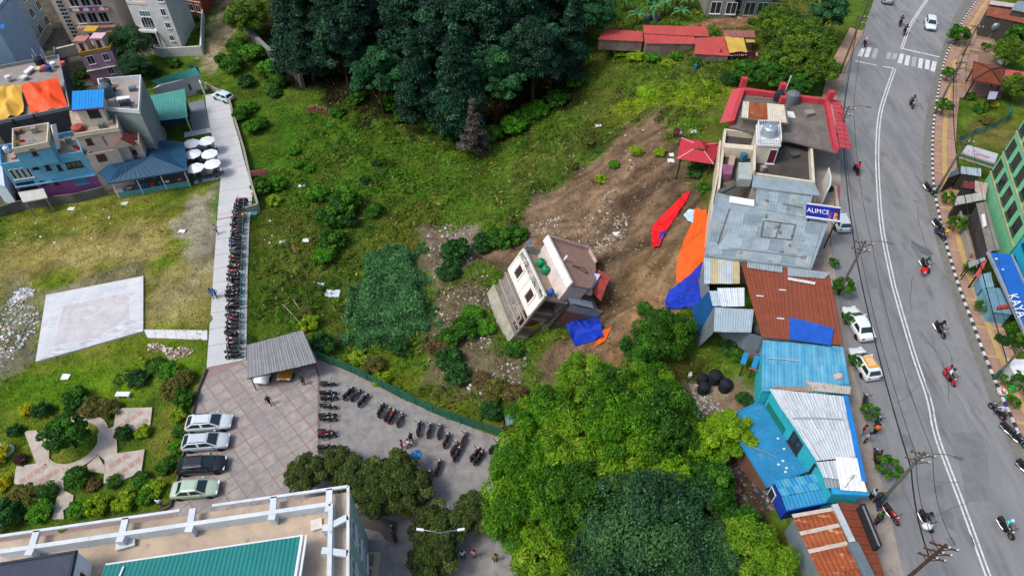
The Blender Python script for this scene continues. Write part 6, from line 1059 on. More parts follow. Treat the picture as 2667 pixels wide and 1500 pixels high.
cloth_patch('orange_tarpaulin', 'long orange tarpaulin covering slope edge below grey concrete roof', 'tarpaulin', rows(d2, [((415,680),(535,680)), ((375,840),(535,840)), ((300,1000),(525,1000)), ((255,1130),(515,1120)), ((228,1270),(505,1215)), ((235,1418),(285,1395))], .4), 22, 44, m_org, .6, .75, 47); cloth_patch('blue_tarpaulin', 'wide blue tarpaulin continuing below the orange one', 'tarpaulin', rows(d2, [((470,1240),(512,1222)), ((370,1325),(535,1330)), ((250,1420),(560,1430)), ((150,1500),(590,1530)), ((115,1590),(560,1600)), ((125,1662),(420,1668))], .4), 28, 28, m_blu, .6, .75, 48)
cloth_patch('white_bag', 'pale blue-white plastic sheet at top of orange tarpaulin', 'plastic sheet', drape(d2, (345,690), (415,680), (390,830), (300,745), .4), 7, 7, mat('#b6d0e4', '#a6c2d8', s=2), .3, .5, 49)
# ---------------------------------------------------------------- row of buildings on the road's left
def roofed(name, label, f, pts, z, z0, mw, cat='building'): q = [P(f(*p), z) for p in pts]; T = thing(name, label, cat, V(*frame_base(*q)[:2], z0)); walls(T, inset(q, .12), z0 - 1.5, z - .05, mw); return T, q
m_redp = mat('#c2444c', '#b03c44', s=.8, k=.5, stain='#94403e', st=(.62, 1.2, .12)); m_dkroof = mat('#77726c', '#5f5b57', s=.5, k=.7, stain='#8f8a84', st=(.6, .8, .15))
# red parapet building
q = [P(d1(*p), 13.2) for p in ((770,1215),(1870,1480),(1770,985),(885,870))]; T = thing('red_parapet_building', 'building with red parapets and grey roof terrace beside road bend', 'building', V(*frame_base(*q)[:2], RZ)); walls(T, [P(d1(*p), 13.2) for p in ((780,1205),(1560,1260),(1735,1150),(1755,1000),(895,885))], RZ - 2, 12.3, m_redp)
slab(T, q, 12.4, .2, m_dkroof, 'roof_slab', -.1); parapet(T, q, 12.4, .75, .55, m_redp, skip=(0,))
for x, y in ((905,850), (1770,985), (1290,905), (1290,1040)): p = P(d1(x, y), 13.4); MB().bx(p.x - .35, p.x + .35, p.y - .35, p.y + .35, 12.4, 14.4).build('corner_pillar', m_redp, T)
a, b = P(d1(1785,1000), 13.0), P(d1(1880,1480), 13.0); n_v = V(1.5, .1, -.35); MB().add([a, b, b + n_v, a + n_v], [(0, 1, 2, 3)]).build('tiled_eave', mat('#c8505a', '#b4464e', s=1.5, k=.5, fine=.1), T); a2_, b2_ = P(d1(890,880), 13.0), P(d1(770,1215), 13.0); MB().add([a2_, a2_ - V(1.2, 0, .3), b2_ - V(1.2, 0, .3), b2_], [(0, 1, 2, 3)]).build('tiled_eave', mat('#c8505a', '#b4464e', s=1.5, k=.5, fine=.1), T)
for k in range(12): f_ = k / 11; MB().bar(a.lerp(b, f_) + V(0, 0, .03), a.lerp(b, f_) + n_v + V(0, 0, .03), .06, .06).build('tile_ridge', m_redp, T)
rq = [P(d1(*p), z) for p, z in (((885,1190), 13.9), ((1355,1245), 13.9), ((1325,1055), 14.3), ((905,1015), 14.3))]; walls(T, inset(rq, .25), 12.3, 13.9, mat('#8a8478', '#75706a', s=1), 'shed_wall'); m_rs = mat('#9a5a3a', '#7f4428', s=1.2, k=.9, stain='#c8c0b4', st=(.6, 1.5, .15)); m_rw = mat('#d0c8ba', '#bdb4a4', s=1, k=.5, stain='#a8704a', st=(.63, 1.5, .12)); corr(T, rq, 7, [m_rw, m_rs, m_rw, m_rs, m_rw, m_rs, m_rw], wave=.25); MB().bar(rq[0], rq[1], .25, .2).bar(rq[1], rq[2], .2, .2).build('shed_eave', mat('#6a665c', '#585448', s=1), T)
tank('water_tank', 'black water tank beside red pillar on roof terrace', P(d1(1250,1010), 12.4), .62, 1.5, mat('#2a3038', '#1f252c', s=2)); tank('water_tank', 'grey-blue water tank near corner of red parapet terrace', P(d1(1385,1030), 12.4), .85, 1.7, mat('#6f7a82', '#5f6a72', s=2))
p = P(d1(1330,900), 13); solo('white_post', MB().tube([V(p.x, p.y, 12.4), V(p.x + .2, p.y + .1, 15.0)], .07, 6).tube([V(p.x, p.y, 12.4), V(p.x + .9, p.y, 12.9)], .05, 5), m_white, 'leaning white pipe behind tanks on red parapet terrace', 'pipe', loc=(p.x, p.y, 12.4)); p = P(d1(1380,1150), 12.5); solo('white_board', MB().box(p, (.5, -.1, 0), (.05, .7, 0), (0, 0, .04)).box(p + V(0, 0, .06), (.4, -.1, 0), (.05, .6, 0), (0, 0, .02)), m_white, 'white board leaning by rusty shed roof', 'board', loc=p)
# cream building with stair tower
T, q = roofed('cream_building', 'cream building with roof terraces and central stair tower', d2, [(650,470),(1000,300),(1625,390),(1595,-55),(715,-150)], 12.0, RZ - 2.5, m_cream)
slab(T, q, 11.2, .2, mat('#4f4a46', '#3f3b38', s=.6, k=.6, stain='#6a645e', st=(.6, 1, .15)), 'terrace_floor', -.1); parapet(T, q, 11.2, .85, .3, m_cream, skip=(0,)); w1, w2 = P(d2(1010,60), 12.0), P(d2(1000,310), 12.0); MB().bar(w1, w2, .3, 1.5).build('dividing_wall', m_cream, T); MB().bar(P(d2(700,60), 12.0), P(d2(990,85), 12.0), .9, 1.4).build('dividing_wall', m_cream, T)
tq = [P(d1(*p), 14.2) for p in ((1055,1430),(1280,1440),(1265,1245),(1050,1240))]; walls(T, tq, 11, 14.0, m_cream, 'tower_wall'); slab(T, tq, 14.0, .2, m_white, 'tower_roof', .12); MB().bar(tq[0] + V(0, 0, .45), tq[1] + V(0, 0, .45), .1, .12).bar(tq[1] + V(0, 0, .45), tq[2] + V(0, 0, .45), .1, .12).bar(tq[2] + V(0, 0, .45), tq[3] + V(0, 0, .45), .1, .12).bar(tq[3] + V(0, 0, .45), tq[0] + V(0, 0, .45), .1, .12).build('balustrade_rail', m_white, T)
for i in range(4):
    for k in range(10): p = tq[i].lerp(tq[(i + 1) % 4], k / 10); MB().bar(p - V(0, 0, .2), p + V(0, 0, .42), .08, .08).build('baluster', m_white, T)
windowm(T, tq[0], tq[1], 1.7, 2.6, 11.3, 13.3, fr=m_white, pn=mat('#6a2434', '#5a1e2c', s=2), mull=0, name='door'); c = sum(tq, Vector()) / 4; tank('water_tank', 'silver steel water tank on the cream stair tower', V(c.x, c.y, 14.02), .95, 1.3, mat('#b9c6cf', '#a2b0ba', s=2, rough=.3, metal=.5))
MB().prism([P(d2(*p), 11.5) for p in ((845,240),(975,240),(975,410),(840,405))], 11.2, 12.3).build('tin_roof_box', mat('#a9b4ae', '#94a09a', s=1, stain='#b08a50', st=(.62, 2, .1)), T); MB().prism([P(d2(*p), 11.4) for p in ((690,250),(790,260),(780,350),(690,345))], 11.2, 12.1).build('mauve_box', mat('#8c5a78', '#7a4c68', s=1), T); MB().prism([P(d2(*p), 11.4) for p in ((760,150),(820,155),(800,260),(745,255))], 11.2, 12.0).build('stair_block', mat('#b09a88', '#9c8878', s=1), T)
# red pavilion at the slope edge
pv = [P(k2(*p), z) for p, z in (((150,530), 9.6), ((745,620), 9.6), ((835,275), 9.6), ((215,185), 9.6))]; pk = P(k2(520,330), 11.0); T = thing('red_pavilion', 'small red hip-roofed pavilion at top of slide', 'pavilion', V(pk.x, pk.y, 8)); m_rr = mat('#c03444', '#ac2c3c', s=1, k=.4, rough=.55, fine=.06); top = [pk + (p - pk) * .3 + V(0, 0, .12) for p in pv]
for i in range(4):
    MB().add([pv[i], pv[(i + 1) % 4], top[(i + 1) % 4], top[i]], [(0, 1, 2, 3)]).build('roof_plane', m_rr, T); up = [p + V(0, 0, .35) for p in top]; MB().add([up[i] + (up[i] - pk) * .12, up[(i + 1) % 4] + (up[(i + 1) % 4] - pk) * .12, pk + V(0, 0, .8)], [(0, 1, 2)]).build('cap_plane', m_rr, T); MB().bar(pv[i] + V(0, 0, .03), top[i] + V(0, 0, .04), .12, .06).build('hip_ridge', mat('#e0b0b0', '#d09a9a', s=3), T); p = pk.lerp(pv[i], .82); MB().tube([V(p.x, p.y, gz(p.x, p.y) - .2), V(p.x, p.y, 9.5)], .1, 7).build('post', m_fdark, T)
person('stand', 'left person in red jacket standing behind red pavilion', G(d1(235,1395)), R(-90), '#b01c34', '#24283a'); person('stand', 'person in pale blue beside the red jacket behind pavilion', G(d1(275,1405)), R(-60), '#b8c4e0', '#34384a'); person('stand', 'person in purple top left of the red jacket behind pavilion', G(d1(215,1385)), R(-90), '#4a2a5c', '#24283a')
# grey concrete roof
def RQ(f, pts, z): return [P(f(*p), z) for p in pts]
m_gr = mat('#93a3ab', '#82929a', s=.45, k=.7, stain='#5f6c72', st=(.6, .9, .12), fine=.1); m_gwall = mat('#b9b4a8', '#a39e92', s=.6, k=.6, stain='#7d7a70', st=(.6, 1, .15))
T, q = roofed('grey_roof_building', 'building with large weathered grey concrete roof', d2, [(530,1115),(1580,1245),(1745,795),(1530,745),(1590,520),(1050,440),(1040,610),(640,500)], 11.6, RZ - 3, m_gwall); slab(T, q, 11.62, .25, m_gr, 'roof_slab', .1)
for i in range(8): MB().bar(q[i] + V(0, 0, .04), q[(i + 1) % 8] + V(0, 0, .04), .22, .14).build('kerb', m_gr, T)
for pts in ([(770,650),(650,1000)], [(1080,930),(1400,965)], [(1120,770),(1430,810)], [(1110,770),(1085,930)], [(1280,790),(1230,945)], [(1430,810),(1390,960)]): MB().bar(P(d2(*pts[0]), 11.72), P(d2(*pts[1]), 11.72), .12, .1).build('upstand', mat('#5d666a', '#4c5458', s=1), T)
for pts, c in (([(770,530),(1015,570),(1010,635),(760,595)], '#e2e8ee'), ([(960,720),(1100,730),(1080,800),(960,790)], '#78888f'), ([(720,930),(900,950),(880,1070),(640,1060)], '#9aa9b0')): sheet('roof_patch', [P(d2(*p), 11.62) for p in pts], 11.72 if c != '#e2e8ee' else 11.76, mat(c, c, s=1, k=.5, stain='#6a777d', st=(.64, 1.5, .1)), parent=T)
m_gs = [mat(c, d, s=.6, k=.8, stain='#566268', st=(.58, 1.1, .1), fine=.14) for c, d in (('#93a3ab', '#82929a'), ('#9dabb2', '#8b9aa2'), ('#87979f', '#788890'), ('#a0a8a8', '#8a9496'))]
corr(T, RQ(d2, [(615,650),(1700,810),(1572,1232),(545,1102)], 11.66), 7, m_gs, 'roof_sheet', .3, .02, split=4); corr(T, RQ(d2, [(1065,455),(1580,530),(1525,735),(1045,650)], 11.66), 5, m_gs, 'roof_sheet', .3, .02, split=2)
for p in ((1130,740), (1390,930), (1270,900)): v = P(d2(*p), 11.7); MB().lathe(v, [(.12, 0), (.1, .35), (.04, .5)], 7).build('rebar_stub', mat('#4a8a7a'), T)
T, q = roofed('roof_strip', 'narrow grey concrete roof between cream terrace and grey roof', d2, [(1000,430),(1670,515),(1620,400),(1005,315)], 11.9, RZ - 1, m_gwall); slab(T, q, 11.92, .2, m_gr, 'roof_slab', .05)
# tall wall line west of the grey roof
bwall('retaining_wall', 'tall thin cream wall along west side of grey roof', [P(d2(*p), 7.4) for p in ((515,1080),(540,780),(590,520),(620,180))], 3.4, m_cream, .2)
# brown roof with patches
T, q = roofed('brown_roof_building', 'long building with brown sheet-metal roof and mixed patches', d2, [(570,1540),(975,1900),(1100,1935),(1905,2010),(1760,1290),(870,1150),(515,1135)], 11.2, RZ - 2.5, mat('#7f8a90', '#6d787e', s=.8)); m_bn = mat('#8a4a34', '#7d422e', s=.5, k=.6, stain='#9c6048', st=(.64, 1.2, .12), rough=.75)
corr(T, RQ(d2, [(870,1150),(1330,1222),(1370,1960),(1090,1935)], 11.24), 5, m_bn, wave=.35, split=3); corr(T, RQ(d2, [(1325,1222),(1765,1290),(1905,2010),(1365,1960)], 11.28), 5, m_bn, wave=.35, split=3)
m_ptc = [mat('#b4c2c8', '#9fb0b8', s=1, stain='#8a7a5a', st=(.64, 1.5, .1)), mat('#c2c8c4', '#a8b0ac', s=1, stain='#a07850', st=(.62, 1.5, .1)), mat('#c2b48a', '#aea078', s=1)]
corr(T, RQ(d2, [(515,1140),(870,1150),(870,1400),(515,1400)], 11.3), 5, m_ptc, split=3); corr(T, RQ(d3, [(565,30),(690,30),(690,180),(600,180)], 11.32), 2, m_ptc[0]); corr(T, RQ(d3, [(645,0),(920,0),(920,185),(690,185)], 11.36), 4, mat('#d4dee4', '#c2ced6', s=1)); corr(T, RQ(d3, [(620,195),(1012,215),(985,445),(610,440)], 11.42), 5, mat('#a3b4bc', '#94a6ae', s=.8, rough=.6))
corr(T, RQ(d2, [(945,1165),(1300,1205),(1300,1290),(945,1240)], 11.4), 4, mat('#9aa8ae', '#88969c', s=1, stain='#6a4a3a', st=(.6, 1.5, .1))); corr(T, RQ(d2, [(1350,1235),(1780,1290),(1720,1350),(1350,1320)], 11.4), 4, mat('#9aa8ae', '#88969c', s=1)); corr(T, RQ(d2, [(1355,1335),(1630,1385),(1625,1410),(1350,1360)], 11.45), 2, mat('#d4dae0', '#c4cad0', s=1))
bp = RQ(d3, [(1365,290),(1815,400),(1785,575),(1370,510)], 11.52); cloth_patch('blue_plastic', 'blue plastic sheet patched onto brown roof corner', 'plastic sheet', bil(*bp), 16, 8, mat('#1f5cc0', '#1a50aa', s=1.2, k=.6, stain='#7fa0d8', st=(.66, 4, .04)), .1, .7, 51)
for x, y in ((1280,305), (1300,20), (1075,80)): p = P(d3(x, y), 11.36); MB().box(p, (.35, -.04, 0), (0, .06, 0), (0, 0, .03)).build('roof_weight', m_white, T)
A_w, B_w = P(d3(620,190), 11.2), P(d3(560,30), 11.2); T2 = thing('blue_tin_wall', 'blue corrugated tin wall below the brown roof corner', 'wall', V(A_w.x, A_w.y, 6)); lo1, lo2 = P(d3(450,490), 6.5), P(d3(395,215), 7.2); corr(T2, [A_w, B_w, lo2, lo1], 4, mat('#1a5a94', '#154c80', s=.8, rough=.5), 'tin_sheet', .25); lo3 = P(d3(610,450), 11.0); corr(T2, [lo3, A_w - V(0, 0, .1), lo1, P(d3(455,600), 6.2)], 4, mat('#6f7c84', '#5e6b73', s=.8), 'tin_sheet', .25)
tank('water_tank', 'grey water tank beside the brown roof on stilts', P(d3(1025,500), 8.6), .8, 1.9, mat('#4a5054', '#3c4246', s=2))
for i, (x, y, r) in enumerate(((485,880,.52), (610,870,.66), (500,975,.58), (715,950,.62))): tank('water_tank', '%s black water tank in the cluster behind light blue roof' % ('far left', 'largest', 'near left', 'right')[i], G(d3(x, y + 60)), r, r * 2.1, mat('#20252b', '#181c21', s=2), 'black water tanks')
p = G(d3(370,890)); solo('gas_bottle', MB().lathe(p, [(.2, 0), (.22, .5), (.1, .62), (.1, .75)], 10), m_white, 'small white canister left of black water tanks', 'canister', loc=p)
# light blue roofs
m_cy = mat('#55a0c2', '#4590b4', s=.6, k=.7, stain='#8a9aa0', st=(.58, 1.4, .12), rough=.7, fine=.14); m_cyw = mat('#2fb0bc', '#28a0ae', s=.8, k=.5, stain='#1f7a84', st=(.62, 1, .12))
T, q = roofed('light_blue_roof_building', 'building with light blue sheet roof between brown and white roofs', d3, [(1090,1035),(1985,1065),(1912,590),(1100,525)], 11, RZ - 2, m_cyw); corr(T, [q[3], q[2], q[1], q[0]], 2, m_cy, split=1, wave=2); corr(T, RQ(d3, [(1100,530),(1490,560),(1500,1000),(1092,1000)], 11.05), 6, [m_cy, mat('#64aac8', '#4c98ba', s=.6, k=.6, stain='#8a9aa0', st=(.6, 1.4, .1))], wave=.4, split=2); corr(T, RQ(d3, [(1490,560),(1910,595),(1970,960),(1500,1000)], 11.1), 6, [m_cy, mat('#68aeca', '#5098b8', s=.6, k=.6, stain='#9a9488', st=(.6, 1.4, .1))], wave=.4, split=2)
corr(T, RQ(d3, [(1520,930),(1985,990),(1975,1065),(1610,1030)], 11.2), 4, mat('#b8b4ac', '#a5a098', s=1, stain='#7a6a58', st=(.6, 2, .1))); corr(T, RQ(d3, [(1230,985),(1610,990),(1610,1040),(1170,1020)], 11.15), 3, mat('#8d5a40', '#a89a8a', s=1.2))
p = P(d3(1855,885), 11.2); solo('roof_junk', MB().box(p, (.3, .1, 0), (-.1, .25, 0), (0, 0, .12)).lathe(p + V(.2, 0, .1), [(.15, 0), (.12, .2)], 8), mat('#c8b0a8'), 'pinkish lump of scrap on light blue roof', 'scrap', loc=p)
# small blue lean-to structure with ladder
T = thing('blue_lean_to', 'small bright blue lean-to frame left of light blue roof', 'lean-to', G(d3(1000,760))); 
for a_, b_ in (((940,650),(900,760)), ((1050,680),(1010,800))): MB().bar(P(d3(*a_), 9.6), P(d3(*b_), 9.4), .5, .1).build('blue_panel', mat('#2a86c0', '#2278b0', s=1), T)
MB().bar(P(d3(960,800), 9.3), P(d3(1090,840), 9.3), .12, .12).bar(P(d3(940,650), 9.6), P(d3(1090,670), 9.6), .1, .1).build('beam', mat('#a05a60', '#8c4c52', s=1), T)
for a_ in ((910,780), (1000,810), (1080,840)): p = P(d3(*a_), 9.3); MB().bar(V(p.x, p.y, 6), V(p.x, p.y, 9.3), .1, .1).build('post', m_fdark, T)
# white roof building, cyan side
m_wr = mat('#c3ccd0', '#b4bec4', s=.5, k=.6, stain='#98a4aa', st=(.62, .8, .12), rough=.55); T, q = roofed('white_roof_building', 'building with white corrugated roof and turquoise side wall', d3, [(1170,1010),(1935,1080),(2105,2080),(1780,2080),(1640,1740)], 11.3, RZ - 2.5, m_cyw); corr(T, RQ(d3, [(1170,1012),(1935,1082),(2060,1800),(1560,1560)], 11.35), 2, m_wr, wave=4); corr(T, RQ(d3, [(1172,1014),(1930,1085),(1955,1240),(1300,1230)], 11.38), 8, m_wr, wave=.3); corr(T, RQ(d3, [(1300,1225),(1955,1235),(2000,1430),(1435,1420)], 11.4), 8, [m_wr, mat('#b4c0c6', '#a8b4ba', s=.5)], wave=.3); corr(T, RQ(d3, [(1435,1415),(2000,1425),(2040,1690),(1640,1730)], 11.42), 8, m_wr, wave=.3); corr(T, RQ(d4, [(1640,300),(2045,260),(2080,500),(1710,455)], 11.44), 6, m_wr, wave=.3); corr(T, RQ(d4, [(1830,250),(2050,262),(2150,600),(1880,580)], 11.55), 4, mat('#e6eaec', '#dce2e4', s=.8), wave=.3)
corr(T, RQ(d4, [(1710,460),(1860,470),(1880,560),(1740,560)], 11.3), 2, mat('#8f9aa0', '#7f8a90', s=1)); a, b = P(d3(1930,1085), 11.45), P(d4(2110,500), 11.45); MB().bar(a, b, .35, .3).build('blue_fascia', mat('#1f7fd0', '#1a70ba', s=1), T); a, b = P(d4(1790,600), 11.2), P(d4(2150,615), 11.2); MB().bar(a, b, .5, .4).build('blue_fascia', mat('#2a9ad0', '#228abf', s=1), T)
A_w, B_w = [Vector((*p, 0)) for p in inset(q, .12)][0], [Vector((*p, 0)) for p in inset(q, .12)][4]; windowm(T, A_w, B_w, 4.0, 5.4, 9.2, 10.8, fr=m_fdark); windowm(T, A_w, B_w, 7.2, 8.6, 9.2, 10.8, fr=m_fdark); panelm(T, A_w, B_w, .3, 3.2, 7.6, 9.8, mat('#1c7a6c', '#17685c', s=1), 'dark_panel', .06); panelm(T, A_w, B_w, 0, (B_w - A_w).length, 7.4, 7.9, mat('#9a6248', '#84523c', s=1), 'rust_band', .08)
# flat blue roof and small blue house
m_bf = mat('#2c88b8', '#2478a8', s=.5, k=.7, stain='#6a9cb0', st=(.57, 1., .14), rough=.7, fine=.14); T, q = roofed('flat_blue_roof', 'low building with flat blue roof beside turquoise wall', d3, [(735,1295),(905,1590),(1150,1985),(1560,1825),(1300,1400),(1160,1200),(1050,1150)], 8.9, 5.5, mat('#7a5a48', '#684c3c', s=1)); slab(T, q, 8.92, .12, m_bf, 'roof_slab', .1)
for i in range(7): MB().bar(q[i] + V(0, 0, .05), q[(i + 1) % 7] + V(0, 0, .05), .1, .08).build('roof_edge', m_bf, T)
for k in range(5): a, b = P(d3(850 + 95 * k, 1480 + 100 * k - 230), 8.95), P(d3(1000 + 110 * k, 1420 + 90 * k - 200), 8.95); 
for x, y in ((1255,1505), (1315,1610), (1305,1730), (1260,1765), (1340,1800), (1330,1840)): p = P(d3(x, y), 8.96); MB().box(p, (.09, .02, 0), (-.02, .08, 0), (0, 0, .03)).build('litter', m_white, T)
T, q = roofed('blue_gable_house', 'small bright blue house with ribbed blue roof', d4, [(1340,785),(1800,695),(1640,415),(1210,490)], 9.9, 6, mat('#1440a8', '#103894', s=.8, k=.4)); m_b8 = mat('#3292c0', '#2a82b0', s=.6, k=.7, rough=.65, stain='#7a98a0', st=(.58, 1.2, .12), fine=.12); md = [q[0].lerp(q[3], .42), q[1].lerp(q[2], .42)]; corr(T, [md[0] + V(0, 0, .2), md[1] + V(0, 0, .2), q[1], q[0]], 6, m_b8, wave=.3); corr(T, [q[3], q[2], md[1] + V(0, 0, .25), md[0] + V(0, 0, .25)], 6, [m_b8, mat('#5aa8c4', '#4a98b4', s=1)], wave=.3, split=2); MB().bar(q[0] - V(0, 0, .1), q[1] - V(0, 0, .1), .08, .3).build('fascia', mat('#1a6cc8', '#155cae', s=1), T)
qi = inset(q, .12); windowm(T, qi[0], qi[3], 1.6, 2.4, 7.6, 9.0, fr=m_white, mull=0)
# rusty roof and brown awning at the bottom
T, q = roofed('rusty_roof_shed', 'long shed with rusty striped roof at bottom edge', d4, [(1690,1449),(1760,1640),(2180,1640),(1800,770),(1400,840)], 10.6, 6, mat('#7a8890', '#6a7880', s=.8, k=.5)); m_ru = mat('#9a5230', '#86462a', s=.9, k=.8, stain='#c8956a', st=(.58, 1.3, .1), stretch=(.5, 2, 1)); corr(T, [q[4], q[3], q[2], q[1]], 3, m_ru, wave=.4, split=1); m_ru2 = mat('#a05a34', '#8c4a2c', s=.9, k=.8, stain='#cfa27c', st=(.57, 1.3, .1), stretch=(.5, 2, 1))
lf, rf = [(1400,840),(1475,1015),(1560,1195),(1690,1449)], [(1800,770),(1870,930),(1950,1110),(2060,1360)]
for i in range(3): corr(T, RQ(d4, [lf[i], rf[i], rf[i + 1], lf[i + 1]], 10.68 + .03 * i), 8, m_ru2 if i % 2 else m_ru, wave=.3); a, b = P(d4(*lf[i]), 10.82), P(d4(*rf[i]), 10.82); MB().bar(a, b, .3, .06).build('ridge_strip', mat('#c9beb0', '#b3a898', s=2, stain='#9a6a4a', st=(.6, 2, .1)), T)
T = thing('brown_awning', 'sloping brown metal awning over roadside shopfront at bottom', 'awning', P(d4(2080,1000), RZ)); aw = [P(d4(*p), z) for p, z in (((1840,695), 11), ((2095,725), 10.3), ((2340,1500), 10.3), ((2160,1500), 11))]; corr(T, [aw[0], aw[3], aw[2], aw[1]], 9, m_bn, wave=.3); walls(T, inset(aw, .2), RZ - .3, 10.2, mat('#8a8078', '#766c64', s=1)); MB().bar(P(d4(1820,725), 11.1), P(d4(2000,1100), 11.1), .45, .25).build('gutter', mat('#b8c4cc', '#a4b0b8', s=1), T); MB().bar(P(d4(2000,1110), 11.0), P(d4(2190,1500), 11.0), .8, .3).build('grey_duct', mat('#6a7880', '#586670', s=1), T)
T = thing('black_signboard', 'long black signboard edge on brown awning', 'sign', P(d4(2160,950), 10)); MB().bar(P(d4(2080,745), 11.0), P(d4(2250,1160), 11.0), .35, 1.1).build('board', mat('#20242a', '#2a2e34', s=1), T); MB().bar(P(d4(2105,740), 11.6), P(d4(2270,1140), 11.6), .12, .08).build('top_edge', mat('#7a7c84', s=1), T)
# billboard
def lettering(parent, s_, loc, ux, uy, size, m, name='lettering', ext=.01):
    cu = bpy.data.curves.new('t', 'FONT'); cu.body = s_; cu.size = 1; cu.align_x = 'CENTER'; cu.align_y = 'CENTER'; cu.resolution_u = 2; ob = bpy.data.objects.new('t', cu); COL.objects.link(ob); dg = bpy.context.evaluated_depsgraph_get(); me = bpy.data.meshes.new_from_object(ob.evaluated_get(dg)); bpy.data.objects.remove(ob)
    ux, uy = Vector(ux).normalized(), Vector(uy).normalized(); nn = ux.cross(uy); og = ORG.get(parent.name, Vector()); mb = MB(); mb.v = [Vector(loc) + ux * v.co.x * size + uy * v.co.y * size + nn * ext for v in me.vertices]; mb.f = [list(p.vertices) for p in me.polygons]; mb.m = [0] * len(mb.f); return mb.build(name, m, parent)
c0, c1_ = P(k3(690,1130), 12.2), P(k3(1200,1200), 12.2); e_ = (c1_ - c0).normalized(); upv = V(e_.y * -.35, .75, .66).normalized(); T = thing('billboard', 'dark blue billboard with white lettering above roadside', 'billboard', V(c0.x, c0.y, RZ)); H_ = 1.5; MB().add([c0, c1_, c1_ + upv * H_, c0 + upv * H_, c0 - V(0, .12, .1), c1_ - V(0, .12, .1), c1_ + upv * H_ + V(0, .1, -.1), c0 + upv * H_ + V(0, .1, -.1)], [(0, 1, 2, 3), (7, 6, 5, 4), (4, 5, 1, 0), (3, 2, 6, 7), (5, 6, 2, 1), (0, 3, 7, 4)]).build('panel', mat('#141f94', '#10197c', s=1, rough=.4), T)
MB().bar(c0, c1_, .18, .16).bar(c0 + upv * H_, c1_ + upv * H_, .14, .12).build('white_edge', m_white, T); lettering(T, 'ALIMCE', c0.lerp(c1_, .35) + upv * H_ * .52, e_, upv, .7, m_white); L_ = (c1_ - c0).length; bq = lambda u, v: c0 + e_ * L_ * u + upv * H_ * v + e_.cross(upv) * .012
for pts, c in (([(.6,.05),(.66,.4),(.73,.62),(.8,.55),(.72,.3),(.7,.05)], '#5a3a9a'), ([(.64,.05),(.7,.35),(.74,.3),(.7,.05)], '#c88a70'), ([(.8,.1),(.83,.55),(.88,.62),(.93,.5),(.92,.1)], '#c88a60'), ([(.86,.2),(.87,.75),(.93,.8),(.98,.6),(.96,.2)], '#3a2014')): MB().poly([bq(*p) for p in pts]).build('printed_picture', mat(c, c, s=2), T)
for f_ in (.1, .9): p = c0.lerp(c1_, f_); MB().bar(V(p.x, p.y, RZ), p, .12, .12).build('post', m_dkmetal, T)
# roadside forecourt in front of cream building
T = thing('forecourt_planter', 'planter box with shrubs in front of cream building', 'planter', P(k3(1080,900), RZ)); MB().prism([P(k3(*p), RZ) for p in ((1090,700),(1130,700),(1180,1040),(1130,1040))], RZ, RZ + .5).build('box', mat('#b8a898', '#a08c80', s=1), T)
struct(sheet('forecourt', [P(k3(*p), RZ) for p in ((985,600),(1215,650),(1190,1000),(1000,960))], RZ + .02, mat('#9a5a58', '#885050', s=.8, fine=.2))); struct(sheet('forecourt', [P(k3(*p), RZ) for p in ((880,280),(1200,270),(1215,600),(930,560))], RZ + .024, mat('#a5a09a', '#918c86', s=.8)))
bwall('white_screen', 'thin white curved screen beside grey roof corner', [P(k3(*p), RZ) for p in ((930,640),(960,780),(950,900),(900,990))], 2.6, m_white, .12)
# ---------------------------------------------------------------- right-hand side of the road
m_gn = mat('#7cc79a', '#6cb88a', s=.5, k=.5, stain='#8fce9a', st=(.62, .8, .15)); A_, B_ = P(e2(1480,285), 11.2), P(e2(1700,1000), 11.2); e_ = (B_ - A_).normalized(); A2, B2 = A_ - e_ * .3, B_ + e_ * .5; bk = V(9, 2.5, 0); q = [V(p.x, p.y, 0) for p in (A2, B2, B2 + bk, A2 + bk)]
T = boxhouse('green_building', 'mint green apartment building with rows of dark windows at right edge', q, RZ, 22, m_gn, m_gn, 'apartment building'); L_ = (B2 - A2).length
for lv in range(4):
    for k in range(5): windowm(T, q[0], q[1], .5 + k * (L_ - .6) / 5, .5 + k * (L_ - .6) / 5 + 1.5, 11.6 + 2.9 * lv, 13.3 + 2.9 * lv, fr=mat('#2f4a44'), pn=mat('#2c2626', '#3a3030', s=2, rough=.15))
    panelm(T, q[0], q[1], 0, L_, 11.0 + 2.9 * lv, 11.16 + 2.9 * lv, mat('#c9b88a', '#a89a70', s=2), 'floor_band', .1)
for k in range(3): windowm(T, q[0], q[3], 1.5 + 2.6 * k, 3.0 + 2.6 * k, 12, 13.6, fr=m_white)
C0, C1 = B2, B2 + e_ * 9; q = [V(p.x, p.y, 0) for p in (C0 + V(.2, 0, 0), C1 + V(.2, 0, 0), C1 + bk, C0 + bk)]; T = boxhouse('turquoise_building', 'turquoise building below green one behind blue awning', q, RZ, 17, mat('#1fb0d4', '#1aa2c6', s=.6, k=.4), m_conc2)
for k in range(3): windowm(T, q[0], q[1], .8 + 2.6 * k, 2.2 + 2.6 * k, 12.3, 13.6, fr=mat('#0f3a50')); windowm(T, q[0], q[1], .8 + 2.6 * k, 2.2 + 2.6 * k, 9.2, 10.6, fr=mat('#0f3a50'))
T = thing('blue_awning', 'long blue awning with large white letters over shop', 'awning', P(e3(1600,300), RZ)); aq = [P(p, z) for p, z in ((k9(480,1010), 10.6), (k9(745,1035), 11.6), (e3(2050,500), 11.6), (e3(1840,520), 10.6))]; m_aw = mat('#1560b8', '#1256a6', s=.8, k=.4, rough=.5); n_ = 5
